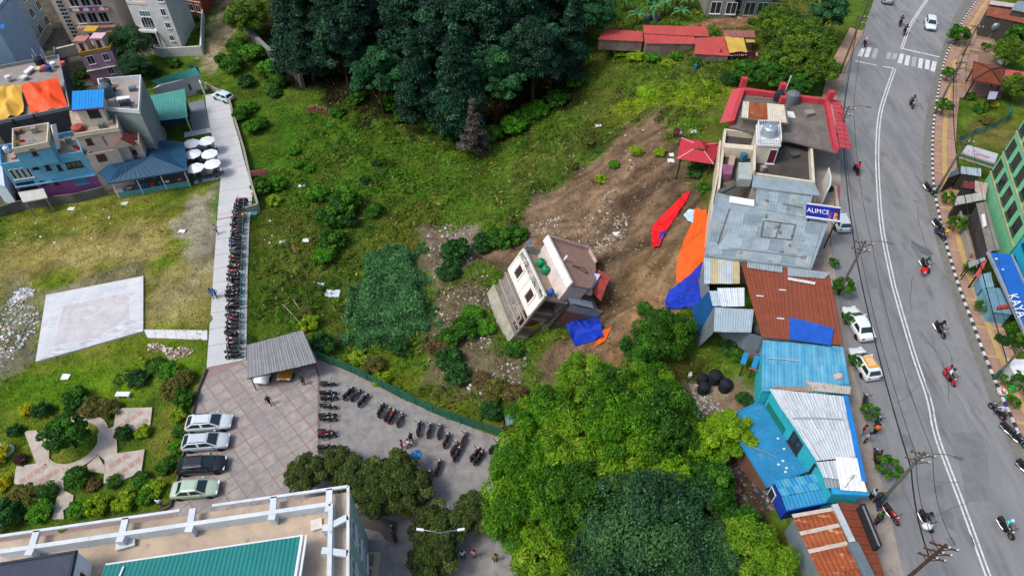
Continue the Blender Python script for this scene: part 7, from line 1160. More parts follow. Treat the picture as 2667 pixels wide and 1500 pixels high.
for i in range(n_): MB().add([aq[0].lerp(aq[3], i / n_), aq[0].lerp(aq[3], (i + 1) / n_), aq[1].lerp(aq[2], (i + 1) / n_), aq[1].lerp(aq[2], i / n_)], [(0, 1, 2, 3)]).build('awning_panel', m_aw, T)
MB().bar(aq[0], aq[3], .25, .3).bar(aq[1], aq[2], .15, .15).build('steel_edge', mat('#b4bcc4', '#9aa4ac', s=1, metal=.4, rough=.4), T); ux = (aq[3] - aq[0]).normalized(); uy = (aq[1] - aq[0]); uy = (uy - ux * uy.dot(ux)).normalized(); nn = ux.cross(uy); lettering(T, 'KAYA', P(e3(1735,185), 10.95) + (nn if nn.z > 0 else -nn) * .12, ux, uy, 1.2, m_white, ext=.03 if nn.z > 0 else -.03)
for p in (e2(1525,1160), e2(1595,1265)): v = P(p, 10.9); MB().box(v + V(0, 0, .05), (.16, .03, 0), (-.02, .1, 0), (0, 0, .02)).build('sticker', m_white, T)
for f_ in (.02, .35, .7): p = aq[0].lerp(aq[3], f_); MB().tube([V(p.x, p.y, RZ), p], .06, 6).build('post', m_dkmetal, T)
def shed(name, label, f, pts, zs, n, m, wall=None, cat='shed', wave=.25, base=RZ):
    q = [P(f(*p), z) for p, z in zip(pts, zs)]; T = thing(name, label, cat, V(*frame_base(*q)[:2], base)); corr(T, q, n, m, wave=wave)
    if wall: walls(T, inset(q, .15), base - .2, min(zs) - .06, wall)
    else:
        for p in inset(q, .15): MB().bar(V(p.x, p.y, base - .1), V(p.x, p.y, min(zs)), .08, .08).build('post', m_dkmetal, T)
    return T, q
m_grt = mat('#9aa0a4', '#868c90', s=.8, k=.6, stain='#6a6460', st=(.6, 1.5, .12)); m_dkw = mat('#4c4844', '#3c3936', s=.8, k=.6)
shed('dark_kiosk', 'dark-fronted kiosk with pale blue-grey roof below white signboard', e2, [(1165,300),(1370,330),(1370,250),(1170,225)], [10.6, 10.6, 10.9, 10.9], 4, mat('#a4b2bc', '#8e9ca6', s=1), m_dkw); shed('tin_kiosk', 'kiosk with dull tin roof near foot of pole', e2, [(1030,350),(1160,300),(1160,235),(1060,290)], [10.4] * 4, 3, mat('#5c7078', '#4c6068', s=1), m_dkw)
shed('pink_roof_shack', 'shack with pinkish-grey patched roof beside green building', e2, [(1310,480),(1420,520),(1440,400),(1310,370)], [10.4] * 4, 4, mat('#b8a6a2', '#a4928e', s=1, stain='#8a6a66', st=(.6, 2, .1)), m_dkw); shed('pale_tin_shack', 'shack with pale ribbed tin roof edge above dark pit', e2, [(1105,620),(1420,560),(1420,480),(1130,530)], [10.3, 10.3, 10.6, 10.6], 7, mat('#b4b4b0', '#a0a09c', s=1, stain='#7a7672', st=(.6, 2, .1)), m_dkw); shed('maroon_shack', 'small maroon-roofed stall behind kiosk', e2, [(1165,440),(1310,460),(1310,385),(1200,370)], [10.0] * 4, 3, mat('#7a3c40', '#683438', s=1), m_dkw)
T, q = shed('long_grey_shed', 'long narrow grey shed roof beside green building', e2, [(1440,1090),(1560,1060),(1420,580),(1320,600)], [10.6] * 4, 6, mat('#8a8680', '#77736e', s=.8, stain='#6a8a9a', st=(.64, 1.2, .1)), m_dkw); MB().prism([P(e2(*p), 10.7) for p in ((1370,720),(1400,715),(1420,830),(1390,850))], 10.65, 10.9).build('white_box', m_white, T)
struct(sheet('sunken_yard', [P(e2(*p), RZ) for p in ((1110,640),(1310,610),(1440,1100),(1240,1150))], RZ + .03, mat('#6d6a60', '#57544c', s=.8, k=.6))); bwall('yard_wall', 'low grey wall between pavement and sunken yard', [P(e2(*p), RZ) for p in ((1105,640),(1140,800),(1235,1160))], 1.0, m_conc2, .2); bwall('yard_partition', 'bluish-grey partition along the sunken yard', [P(e2(*p), RZ) for p in ((1300,640),(1345,900),(1395,1120))], 1.6, mat('#6f8c9a', '#5c7886', s=1), .12)
shed('corrugated_porch', 'small pale ribbed porch roof at end of sunken yard', e2, [(1250,1250),(1420,1170),(1410,1140),(1240,1190)], [10.2] * 4, 5, m_grt); shed('pink_awning', 'narrow coral pink awning strip by the blue stall', e2, [(1305,1330),(1345,1340),(1435,1170),(1400,1160)], [10.0] * 4, 3, mat('#d0605e', '#bc5452', s=1))
T, q = shed('blue_stall', 'pale blue tin stall under edge of blue awning', e2, [(1380,1449),(1500,1440),(1470,1290),(1340,1320)], [9.6] * 4, 4, mat('#7fa4b4', '#6c92a4', s=1), mat('#6fa0b4', '#5c8ca0', s=1)); T, q = shed('blue_stall', 'pale blue counter stall with red goods beside pavement', e3, [(1480,240),(1700,270),(1560,0),(1380,0)], [9.8] * 4, 4, mat('#6f98aa', '#5c8496', s=1), mat('#6fa0b4', '#5c8ca0', s=1)); MB().prism([P(e3(*p), 9.9) for p in ((1530,190),(1640,175),(1650,205),(1530,220))], 9.86, 10.1).build('red_goods', mat('#b8403c', '#a03430', s=3), T)
T = thing('white_signboard', 'white sloping signboard with red lettering and green stripe', 'sign', P(e2(1350,150), RZ)); sq = [P(e2(*p), z) for p, z in (((1150,130), 10.6), ((1495,240), 10.6), ((1545,100), 12.2), ((1235,10), 12.2))]; MB().add(sq + [p - V(0, 0, .12) for p in sq], [(0, 1, 2, 3), (7, 6, 5, 4), (0, 4, 5, 1), (1, 5, 6, 2), (2, 6, 7, 3), (3, 7, 4, 0)]).build('board', mat('#c4cad6', '#b4bac8', s=1, k=.4), T); ux = (sq[1] - sq[0]).normalized(); uy = sq[3] - sq[0]; uy = (uy - ux * uy.dot(ux)).normalized(); nn = ux.cross(uy); lettering(T, 'Center', sum(sq, Vector()) / 4 + ux * .1 + uy * .15, ux, uy, .75, mat('#b8486c', '#a83c60', s=2)); MB().lathe(sum(sq, Vector()) / 4 - ux * 1.5 + uy * .2, [(.24, 0), (.24, .015)], 12, 0, nn).build('emblem', mat('#1f4a4c'), T)
for d_, c, w_ in ((.28, '#0f6a44', .3), (.55, '#b85a78', .08), (.06, '#a04a58', .12)): MB().box((sq[0] + sq[1]) / 2 + uy * d_ + nn * .012, (sq[1] - sq[0]) / 2, uy * w_ / 2, nn * .004).build('stripe', mat(c, c, s=2), T)
shed('small_board', 'two pale tilted boards on frame beside round garden', k10, [(840,1449),(960,1449),(1000,1340),(880,1330)], [10] * 4, 2, mat('#a4a8c0', '#9098b0', s=1)); 
T = thing('gazebo', 'gazebo with brown hipped roof on pavement plaza', 'gazebo', P(k10(850,1100), RZ)); gv = [P(k10(*p), 11.0) for p in ((630,1165),(1055,1235),(1085,975),(650,900))]; pk = P(k10(895,1010), 12.6); m_gz = mat('#7f4630', '#6f3c28', s=1, k=.5, fine=.15)
for i in range(4):
    MB().add([gv[i], gv[(i + 1) % 4], pk], [(0, 1, 2)]).build('roof_plane', m_gz, T); MB().bar(gv[i] + V(0, 0, .04), pk + V(0, 0, .04), .14, .1).build('hip_ridge', mat('#5c3020', '#4c281a', s=2), T); MB().bar(gv[i] - V(0, 0, .08), gv[(i + 1) % 4] - V(0, 0, .08), .1, .16).build('eave', mat('#6a2c28', s=2), T); p = pk.lerp(gv[i], .85); MB().tube([V(p.x, p.y, RZ), V(p.x, p.y, 11)], .12, 8).build('post', m_fdark, T)
struct(sheet('gazebo_floor', [P(k10(*p), RZ) for p in ((640,1200),(1050,1240),(1030,1449),(620,1390))], RZ + .16, mat('#8f7460', '#7d6654', s=.8, fine=.2)))
shed('red_awning', 'faded red awning strip right of gazebo', k10, [(1095,1110),(1400,1110),(1400,1050),(1110,1010)], [10.6] * 4, 4, mat('#c85a5c', '#b44e50', s=1)); shed('brown_tin_roof', 'large rust-brown tin roof in top right corner', k10, [(820,230),(1500,370),(1500,60),(860,60)], [11.5, 11.5, 12.2, 12.2], 9, mat('#8d5440', '#7a4836', s=.8, k=.7, stain='#a87a5c', st=(.6, 1.2, .12)), m_dkw); shed('pale_tin_strip', 'pale metal strip roof above rust-brown roof', k10, [(870,70),(1260,120),(1270,60),(900,10)], [12.4] * 4, 4, mat('#c8b8b4', '#b4a4a0', s=1), m_dkw); shed('grey_tin_roof', 'grey-blue roof corner at the top right', k10, [(1190,150),(1400,190),(1400,20),(1280,20)], [12.6] * 4, 3, mat('#8496a0', '#74868f', s=1), m_dkw)
T = thing('silver_tank', 'horizontal silver tank on legs beside plaza', 'tank', P(k10(920,450), RZ)); a, b = P(k10(830,270), 10), P(k10(1000,410), 10); MB().tube([a, a.lerp(b, .06), a.lerp(b, .94), b], [.4, .75, .75, .4], 14).build('drum', mat('#7f8f8f', '#6a7a7a', s=1.5, metal=.4, rough=.4), T, True)
for f_ in (.1, .9): p = a.lerp(b, f_); MB().bar(V(p.x - .4, p.y, RZ), p, .12, .12).bar(V(p.x + .5, p.y - .3, RZ), p, .12, .12).build('leg', m_conc2, T)
p = P(k10(1050,930), RZ); T = thing('small_shrine', 'small white shrine with red top near gazebo', 'shrine', p); MB().bx(p.x - .5, p.x + .5, p.y - .5, p.y + .5, RZ, RZ + 1.3).build('body', m_white, T); MB().lathe((p.x, p.y, RZ + 1.3), [(.6, 0), (.35, .35), (.1, .7)], 8).build('roof', m_red, T)
T = thing('round_fence', 'teal netting fence curving round the small garden', 'fence', P(e1(1400,1340), RZ)); pts = [P(e1(*q_), RZ) for q_ in ((1130,1449),(1280,1380),(1400,1340),(1520,1290),(1630,1210),(1640,1120))]
for i in range(5): MB().grid(lambda u, v: pts[i].lerp(pts[i + 1], u) + V(0, 0, .1 + 1.2 * v), 3, 2).build('mesh_panel', netmat('#2a8a90', .42), T); MB().tube([pts[i], pts[i] + V(0, 0, 1.4)], .04, 5).build('post', m_dkmetal, T)
p = P(k11(650,290), RZ); T = thing('white_booth', 'small white booth box beside green-banded pole', 'booth', p); MB().bx(p.x - .9, p.x + .9, p.y - .7, p.y + .7, RZ + .1, RZ + 1.9).build('body', mat('#c8ccd0', '#b4b8bc', s=1), T); slab(T, [V(p.x - 1.1, p.y - .9, 0), V(p.x + 1.1, p.y - .9, 0), V(p.x + 1.1, p.y + .9, 0), V(p.x - 1.1, p.y + .9, 0)], RZ + 2.05, .14, m_white); windowm(T, V(p.x - .9, p.y - .7, 0), V(p.x + .9, p.y - .7, 0), .4, 1.3, RZ + .9, RZ + 1.6)
for i, (x, y, c, lb) in enumerate(((630,405,'#18a048','upper green basket beside the white booth'), (610,480,'#18a048','lower green basket beside the white booth'), (580,440,'#d04420','orange-red basket beside the green baskets'), (535,445,'#d8dade','white sack next to orange-red basket'))): p = P(k11(x, y), RZ + .15); solo('basket', MB().lathe(p, [(.3, 0), (.42, .35), (.45, .4), (.38, .4), (.3, .1)], 12), cloth(c), lb, 'basket', loc=p)
# ---------------------------------------------------------------- red sheds and houses at the top
m_rdt = mat('#b8504c', '#a84642', s=.6, k=.5, rough=.6, stain='#9a5048', st=(.62, 1, .15)); m_rdw = mat('#8a7a70', '#6a5c54', s=.8, k=.9, stain='#9a4a40', st=(.6, .8, .05))
for lb, f, pts, zs in (('left red tin roof of the shed row behind trees', c1, [(1560,400),(2020,420),(2010,315),(1640,300)], (8.4, 8.4, 8.9, 8.9)), ('upper long red tin roof of the shed row', c1, [(2030,340),(2680,370),(2650,270),(2015,255)], (9.3, 9.3, 9.8, 9.8)), ('lower bright red tin roof in middle of shed row', c1, [(2045,440),(2550,445),(2530,360),(2025,345)], (8.7, 8.7, 9.2, 9.2)), ('right square red tin roof beside yellow tarpaulin', d1, [(415,545),(770,565),(715,370),(430,385)], (8.9, 8.9, 9.9, 9.9))): shed('red_shed', lb, f, pts, zs, 6, m_rdt, m_rdw, base=6.8)
shed('dull_red_shed', 'dull pinkish-red flat roof behind yellow tarpaulin', d1, [(715,370),(1030,380),(1020,310),(700,305)], (10.2,) * 4, 5, mat('#9a6460', '#8a5854', s=.8), m_rdw, base=7)
cloth_patch('yellow_tarpaulin', 'large yellow tarpaulin awning beside red shed roof', 'tarpaulin', hang(d1, ((720,370), (905,385), (950,525), (765,530)), (10.2, 10.2, 9.3, 9.3)), 10, 8, mat('#c8a850', '#b89844', s=1, k=.6), .25, .8, 61); cloth_patch('yellow_tarpaulin', 'small yellow tarpaulin scrap right of the larger one', 'tarpaulin', hang(d1, ((920,385), (1030,380), (1020,430), (940,430)), (9.9, 9.9, 9.6, 9.6)), 6, 5, mat('#c8a850', '#b89844', s=1, k=.6), .2, .6, 62)
T = thing('shop_sign', 'maroon shop sign with white letters under yellow tarpaulin', 'sign', P(d1(870,560), 7)); a, b = P(d1(770,565), 8.6), P(d1(1030,560), 8.6); MB().bar(a + V(0, 0, .3), b + V(0, 0, .3), .1, .8).build('board', mat('#7a1c48', '#6a183e', s=1), T); lettering(T, 'CITITEN', (a + b) / 2 + V(-.8, -.08, .3), b - a, (0, .3, 1), .75, m_white); lettering(T, '8', (a + b) / 2 + V(2.1, -.08, .3), b - a, (0, .3, 1), .75, m_white)
for f_ in (0, 1): p = a.lerp(b, f_); MB().bar(V(p.x, p.y, 6.6), p, .08, .08).build('post', m_dkmetal, T)
person('stand', 'person in red standing under the red shed roofs', G(d1(660,600)), R(-90), '#b01828', '#1c1c20'); p = G(d1(425,700)); tank('blue_drum', 'small teal drum standing below the red shed', p, .35, .9, mat('#1c6a80', '#165a6c', s=2), cat='drum'); p = G(d1(130,530)); T = thing('dish', 'round white dish leaning against red shed wall', 'dish', p); MB().lathe(p + V(0, 0, .8), [(.1, 0), (.5, .1), (.7, .28), (.66, .3)], 16, 0, (0, -1, .5)).build('reflector', m_white, T, True); MB().bar(p - V(0, 0, .3), p + V(0, .05, .8), .06, .06).build('mast', m_dkmetal, T)
a, b = P(d1(870,190), 7.5), P(d1(1140,200), 7.5); T = boxhouse('top_house', 'dark-windowed house with white terrace edge at top', [a, b, b + V(0, 8, 0), a + V(0, 8, 0)], 7, 13, mat('#5a6a6c', '#4a585a', s=.6), m_conc2)
for k in range(3): windowm(T, a, b, .4 + 2.1 * k, 2.1 + 2.1 * k, 8.2, 10.4, fr=mat('#8a9696'))
panelm(T, a, b, -.3, (b - a).length + .3, 7.4, 7.8, m_white, 'terrace_edge', .5); a, b = P(d1(510,190), 7.2), P(d1(780,200), 7.2); T = boxhouse('top_house', 'grey concrete house with white railing at top', [a, b, b + V(0, 7, 0), a + V(0, 7, 0)], 7, 12.5, mat('#8a8c86', '#74766f', s=.6), m_conc2)
for k in range(2): windowm(T, a, b, .8 + 2.6 * k, 2.5 + 2.6 * k, 8.2, 10.2, fr=m_white)
p = P(d1(850,250), 7.3); solo('flag_pole', MB().tube([p, p + V(.05, 0, 5)], [.05, .03], 6).tube([p + V(-.6, 0, 2.5), p + V(.7, 0, 2.6)], .025, 5), m_chrome, 'thin grey pole in front of dark house at top', 'pole', loc=p)
for i, (x, y) in enumerate(((2060,210), (2150,215))): p = G(c1(x, y)); tank('water_tank', '%s of two grey drums between the banana plants' % ('left' if i == 0 else 'right'), p, .55, 1.3, mat('#5a6a74', '#4a5862', s=2))
# grey stone wall at the forest edge
bwall('stone_wall', 'weathered grey stone wall running down beside the forest', GL(b1, [(500,230),(640,440),(760,560),(880,660)]), 2.0, mat('#8a8c90', '#747678', s=.9, k=.8, stain='#55584e', st=(.55, 1.2, .15), bump=.5), .7); bwall('stone_wall', 'broken lower stretch of stone wall under forest edge', GL(b1, [(900,680),(1030,760),(1120,880)]), 2.4, mat('#6f6a66', '#5a5652', s=.9, k=.8, bump=.5), .6)
T = thing('brick_ruin', 'low ruined brick wall in grass below forest', 'ruin', G(b1(1270,1130))); a, b = G(b1(1160,1120)), G(b1(1390,1140))
for k in range(9): p = a.lerp(b, (k + .5) / 9); h = .8 + random.uniform(-.25, .3); MB().box(p + V(0, 0, h / 2), (b - a) / 18.5, V(0, .25, 0), V(0, 0, h / 2)).build('brick_pier', mat('#8a5a4c', '#744a3e', s=2, fine=.3), T)
# ---------------------------------------------------------------- utility poles and cables
def hz(X, Y, py):
    lo, hi = 0., 40.
    for _ in range(40):
        z = (lo + hi) / 2; dpt = Y * CP + (HC - z) * SP; yy = 750 - F * (Y * SP - (HC - z) * CP) / dpt
        if yy > py: lo = z
        else: hi = z
    return z
m_pole = mat('#6f6a60', '#5c574e', s=2, k=.6); POLES = {}
def upole(key, label, base, top, arms=2, green=False, dirn=(1, -.3), z0=RZ, lamp=False, rust=False):
    b = P(base, z0); zt = hz(b.x, b.y, top[1]); zt = min(max(zt, z0 + 5), z0 + 11); T = thing('utility_pole', label, 'utility pole', b, 0, 'roadside utility poles'); mp = mat('#5a3c34', '#4a3029', s=2) if rust else m_pole; t = V(b.x, b.y, zt); POLES[key] = t
    MB().tube([b - V(0, 0, .3), t], [.16, .1], 9).build('pole', mp, T)
    if green: MB().tube([b + V(0, 0, .1), b + V(0, 0, 1.6)], .175, 9).build('green_band', mat('#1c5a4c', '#184c40', s=2), T)
    d = V(dirn[0], dirn[1], 0).normalized()
    for i in range(arms):
        c = t - V(0, 0, .35 + .9 * i); ar = MB().bar(c - d * .9, c + d * .9, .09, .1).build('crossarm', mp, T)
        for k in (-.8, -.3, .3, .8): MB().lathe(c + d * k + V(0, 0, .05), [(.05, 0), (.07, .06), (.04, .1), (.06, .15), (.02, .2)], 7).build('insulator', mat('#6a3a34' if k < 0 else '#c8ccd0', s=3), ar)
        MB().bar(c - d * .6, t - V(0, 0, 1.0 + .9 * i), .04, .04).bar(c + d * .6, t - V(0, 0, 1.0 + .9 * i), .04, .04).build('brace', m_dkmetal, T)
    if lamp: MB().tube([t - V(0, 0, .2), t + d * 1.2 + V(0, 0, .3), t + d * 2.0 + V(0, 0, .3)], .04, 5).build('lamp_arm', mp, T); MB().box(t + d * 2.2 + V(0, 0, .28), d * .3, V(-d.y, d.x, 0) * .1, V(0, 0, .06)).build('lamp_head', m_rim, T)
    return t
upole('u1', 'leaning grey utility pole with green foot by brown awning', e4(345,720), e4(720,200), 2, True, lamp=True); upole('u2', 'rust-brown transformer pole with many crossarms at bottom edge', e4(430,1640), e4(880,1130), 3, dirn=(1, -.35), rust=True); upole('u3', 'utility pole in front of the brown roof', (2182,765), d2(2110,970), 2, lamp=True); upole('u4', 'utility pole beside red parapet building', (2161,397), d1(1960,1065), 2, lamp=True); upole('u8', 'green-footed pole near zebra crossing, left side', d1(1870,745), d1(2010,150), 2, True)
upole('u5', 'green-footed pole on right pavement beside kiosks', e2(905,510), e1(1230,1400), 1, True); upole('u6', 'pole with tangled cables on right pavement near gazebo', e1(905,1140), e1(1180,610), 3, dirn=(1, .3)); upole('u7', 'green-banded pole beside white booth on right pavement', k11(460,290), k11(760,0), 1, True); upole('u9', 'slim pole behind street tree near top right', e1(1175,570), e1(1200,250), 1); upole('u10', 'bare pole near the left footpath at top', d1(2100,180), d1(2170,-60), 2)
m_cab = mat('#15171a', '#1d1f22', s=3, rough=.7)
def cable(label, a, b, sag=.4, r=.03):
    a, b = Vector(a), Vector(b); mb = MB().tube([a.lerp(b, k / 10) - V(0, 0, sag * 4 * (k / 10) * (1 - k / 10)) for k in range(11)], r, 5); return solo('overhead_cable', mb, m_cab, label, 'cable', 'overhead cables', loc=a)
seq = ['u10', 'u8', 'u4', 'u3', 'u1', 'u2']; nm = dict(u10='bare top pole', u8='zebra crossing pole', u4='red parapet pole', u3='brown roof pole', u1='brown awning pole', u2='rust-brown pole', u6='gazebo pole', u5='kiosk pole', u7='booth pole', u9='slim top pole')
for a, b in list(zip(seq, seq[1:])) + [('u9', 'u6'), ('u6', 'u5'), ('u5', 'u7')]:
    for k, (lab, dz, dx) in enumerate((('thick lower', -2.6, .1), ('upper left', -.2, -.6), ('upper right', -.2, .7))): cable('%s cable from %s to %s' % (lab, nm[a], nm[b]), POLES[a] + V(dx, 0, dz), POLES[b] + V(dx, 0, dz), .5 + .2 * k, .055 if k == 0 else .022)
# ---------------------------------------------------------------- traffic
put('car_hatch', lambda: make_car('hatch'), 'white car driving away beyond the zebra crossing', P(e1(848,275), RZ), R(-110), '#d4e2e8', name='car'); put('car_sedan', lambda: make_car('sedan'), 'white saloon parked beside brown roof building', P(d3(2035,390), RZ), R(97), '#e4eaec'); put('car_hatch', lambda: make_car('hatch'), 'silver car parked under the blue billboard', P(d2(1850,800), RZ), R(92), '#bcc8d0', name='parked_car'); put('car_sedan', lambda: make_car('sedan'), 'grey-blue car at the top edge left of the road', P(d1(2340,5), RZ), R(70), '#8ea2b0')
tx = put('car_hatch', lambda: make_car('hatch'), 'white taxi with yellow roof and white rack bars', P(d3(2095,790), RZ), R(99), '#e0e6e8', name='parked_car'); yp = MB().bx(-1.2, .15, -.52, .52, 1.5, 1.535).build('yellow_roof', mat('#e0a41c', '#d0961a', s=2), tx)
for k in range(4): MB().bar((-1.0, -.27 + .18 * k, 1.57), (-.1, -.27 + .18 * k, 1.57), .06, .04).build('rack_bar', m_white, tx)
def rider(lb_b, lb_r, p, rz, k, c, shirt, legs, helm, extra=None):
    put('bike_' + k, lambda: make_bike(k), lb_b, p, R(rz), c); person('ride', lb_r, p, R(rz), shirt, legs, helm)
    if extra: person('ride', extra[0], p + V(-math.cos(R(rz)) * .42, -math.sin(R(rz)) * .42, .02), R(rz), extra[1], legs, None)
for x, y, f, rz, k, c, sh, lg, hm, w in ((550,255,e1,62,'m','#2a2c30','#3a2c34','#1c1e24','#16181c','farthest motorcycle left of the white car'), (592,345,e1,65,'s','#5a1218','#3a3036','#24262c','#1a1c20','second motorcycle left of the white car'), (195,455,e1,70,'m','#1c1e22','#c8a8b4','#1c2026','#c090a0','motorbike at left end of zebra crossing'), (662,1070,e1,-100,'m','#17181b','#5a6a74','#20242a','#24282c','lone motorbike below zebra crossing'), (103,285,e2,90,'s','#1c1e22','#e01830','#1c2026','#141618','scooter near road edge left of double line, red shirt'), (792,1255,e2,-82,'m','#1c1e22','#3a4a50','#20242a','#1c5a5a','motorbike with red and white load on right lane'), (938,450,e3,-80,'m','#1c1e22','#1c1e26','#1c1e24','#141418','black motorbike in the right lane beside white saloon'), (1038,930,e3,-76,'s','#c01c30','#d8dce4','#24262c','#2a2c34','red scooter carrying two people in right lane'), (795,920,e4,-78,'m','#1c1e22','#2a3444','#1c2028','#1c1e24','loaded motorbike with white sack near bottom'), (1595,990,e4,-76,'m','#24282c','#5cc4c4','#1c2026','#98dce0','motorbike with turquoise rider at lower right'), (1510,1260,e3,110,'m','#1c1e22','#b8c4d4','#5a6474','#2a2a9a','motorbike halted at right kerb with blue-helmeted rider')):
    rider(w, 'rider of the ' + w, P(f(x, y), RZ), rz, k, c, sh, lg, hm, ('pillion passenger in pink on the red scooter', '#d03a6a') if 'two people' in w else None)
p = P(e4(830,945), RZ + .95); solo('white_sack', MB().grid(lambda u, v: p + V(math.cos(v * 6.283) * math.sin(u * 3.14) * .42, math.sin(v * 6.283) * math.sin(u * 3.14) * .32, math.cos(u * 3.14) * .26), 8, 10), m_white, 'white sack carried on the loaded motorbike', 'sack', loc=p, smooth=True); p = P(e2(800,1275), RZ + .9); solo('delivery_box', MB().box(p, (.27, 0, 0), (0, .25, 0), (0, 0, .25)).lathe(p + V(0, -.26, 0), [(.16, 0), (.16, .02)], 10, 1, (0, -1, 0)), [m_red, m_white], 'red delivery box on the motorbike in right lane', 'box', loc=p)
for x, y, f, rz, k, c, lb in ((450,850,e4,-70,'m','#9a1c2c','red motorbike parked on yellow line by brown awning'), (835,480,e2,-75,'m','#24262b','dark motorbike parked at kerb by kiosk pole'), (930,850,e2,-72,'m','#17181b','first of two dark motorbikes at bend of kerb'), (950,940,e2,-72,'s','#1e2450','blue scooter at bend of kerb'), (610,890,k11,-62,'m','#17181b','upper of two motorbikes parked at right kerb'), (710,985,k11,-60,'m','#20242c','lower of two motorbikes parked at right kerb'), (790,1310,k11,-62,'m','#24262b','motorbike cut by the right edge near bottom'), (80,240,k12,70,'m','#17181b','black motorbike parked beside white roof building'), (225,500,k12,60,'s','#24262b','scooter beside roadside tree and orange cloth'), (210,890,k12,75,'m','#2a1c20','dark motorbike parked above the roadside bush'), (225,1395,k12,80,'s','#1e2f5a','blue scooter parked near green pole foot')): put('bike_' + k, lambda k=k: make_bike(k), lb, P(f(x, y), RZ + .01), R(rz), c)
for f, x, y, rz, c, l, pose, lb in ((k12,45,600,-40,'#8a1424','#b8c8dc','stand','person in dark red by the turquoise fascia edge'), (k12,200,590,90,'#f07a20','#1c1e24','stand','person in orange on the roadside near the tree'), (k12,90,690,-60,'#a8bcd0','#1c2448','stand','person in pale blue beside white roof building'), (k12,215,900,-70,'#5a2028','#1c1e24','stand','person in maroon standing above roadside bush'), (k12,150,1350,0,'#b0b4bc','#1c1e24','stand','person in grey by the turquoise shopfront'), (k12,215,1390,-100,'#2a3a60','#20242c','stand','person in navy near the pole foot'), (e4,310,890,-90,'#1c8a4c','#24284a','stand','person in green on the path by black signboard'), (e4,300,930,-90,'#2a2c5a','#1c1e28','stand','person in navy below person in green'), (e2,985,950,180,'#c8b020','#3a2c50','stand','person in yellow at the kerb bend')): person(pose, lb, P(f(x, y), RZ + .12), R(rz), c, l)
# ---------------------------------------------------------------- trees
HCEN = dict(forest4=9, bright3=4.8, bright4=5.0, bright1=5.2, bright2=4.6, bluegreen=6.2, lime=3.4, olive=3.5, midgreen=4.0, yellowgreen=5.1, forest3=9, streettree=2.1)
def crown_at(x, y, key, s, f=o):             # ground point below a crown whose middle shows at photo point (x, y)
    p = G(f(x, y))
    for _ in range(6): p = P(f(x, y), gz(p.x, p.y) + HCEN[key] * s)
    return V(p.x, p.y, gz(p.x, p.y) - .1)
FT = [(758,178,'forest1',.85),(790,205,'forest2',.8),(880,235,'forest4',.85),(965,285,'forest3',.8),(1060,315,'forest2',.8),(1160,340,'forest1',.95),(1250,310,'forest3',.85),(1340,265,'forest4',.9),(1430,205,'forest2',.8),
 (775,110,'forest2',.95),(835,140,'forest4',1.05),(930,170,'forest2',1.0),(1035,200,'forest1',1.1),(1130,225,'forest4',1.05),(1235,220,'forest1',1.1),(1330,175,'forest2',1.0),(1420,120,'forest4',1.0),(1475,130,'forest3',.8),
 (742,20,'forest1',1.0),(800,55,'forest2',1.05),(900,80,'forest4',1.1),(1005,100,'forest2',1.1),(1110,115,'forest1',1.15),(1220,115,'forest4',1.1),(1330,85,'forest1',1.1),(1440,50,'forest2',1.0),
 (760,-30,'forest4',1.1),(870,-20,'forest1',1.1),(985,-10,'forest2',1.15),(1100,0,'forest4',1.15),(1215,0,'forest2',1.15),(1330,-10,'forest1',1.1),(1450,-40,'forest3',1.0),(712,-40,'forest3',.8),(1390,-70,'forest4',1.1),(1150,-80,'forest2',1.2),(940,-90,'forest1',1.2)]
rowname = lambda i: 'front' if i < 9 else 'second' if i < 18 else 'third' if i < 26 else 'rear'; cnt = {}
for i, (x, y, k, s) in enumerate(FT):
    rn = rowname(i); j = cnt.get(rn, 0); cnt[rn] = j + 1; p = G(o(x, y)); plant('forest_tree', k, 'tall dark green tree, %s from the left in the %s row of the grove' % (nth(j), rn), 'tree', p, s, s * random.uniform(.92, 1.08), group='trees of the dark grove')
p = G(o(1195,395)); plant('bare_tree', 'deadtree', 'thin grey half-bare tree at the grove lower edge', 'tree', p, .9)
for x, y, s, k, lb in ((1000,135,.9,'midgreen','bright green leafy tree inside left part of grove'), (1275,190,.95,'midgreen','bright green leafy tree inside right part of grove'), (615,40,.9,'yellowgreen','yellow-green tree left of the grove above stone wall')): plant('leafy_tree', k, lb, 'tree', crown_at(x, y, k, s), s)
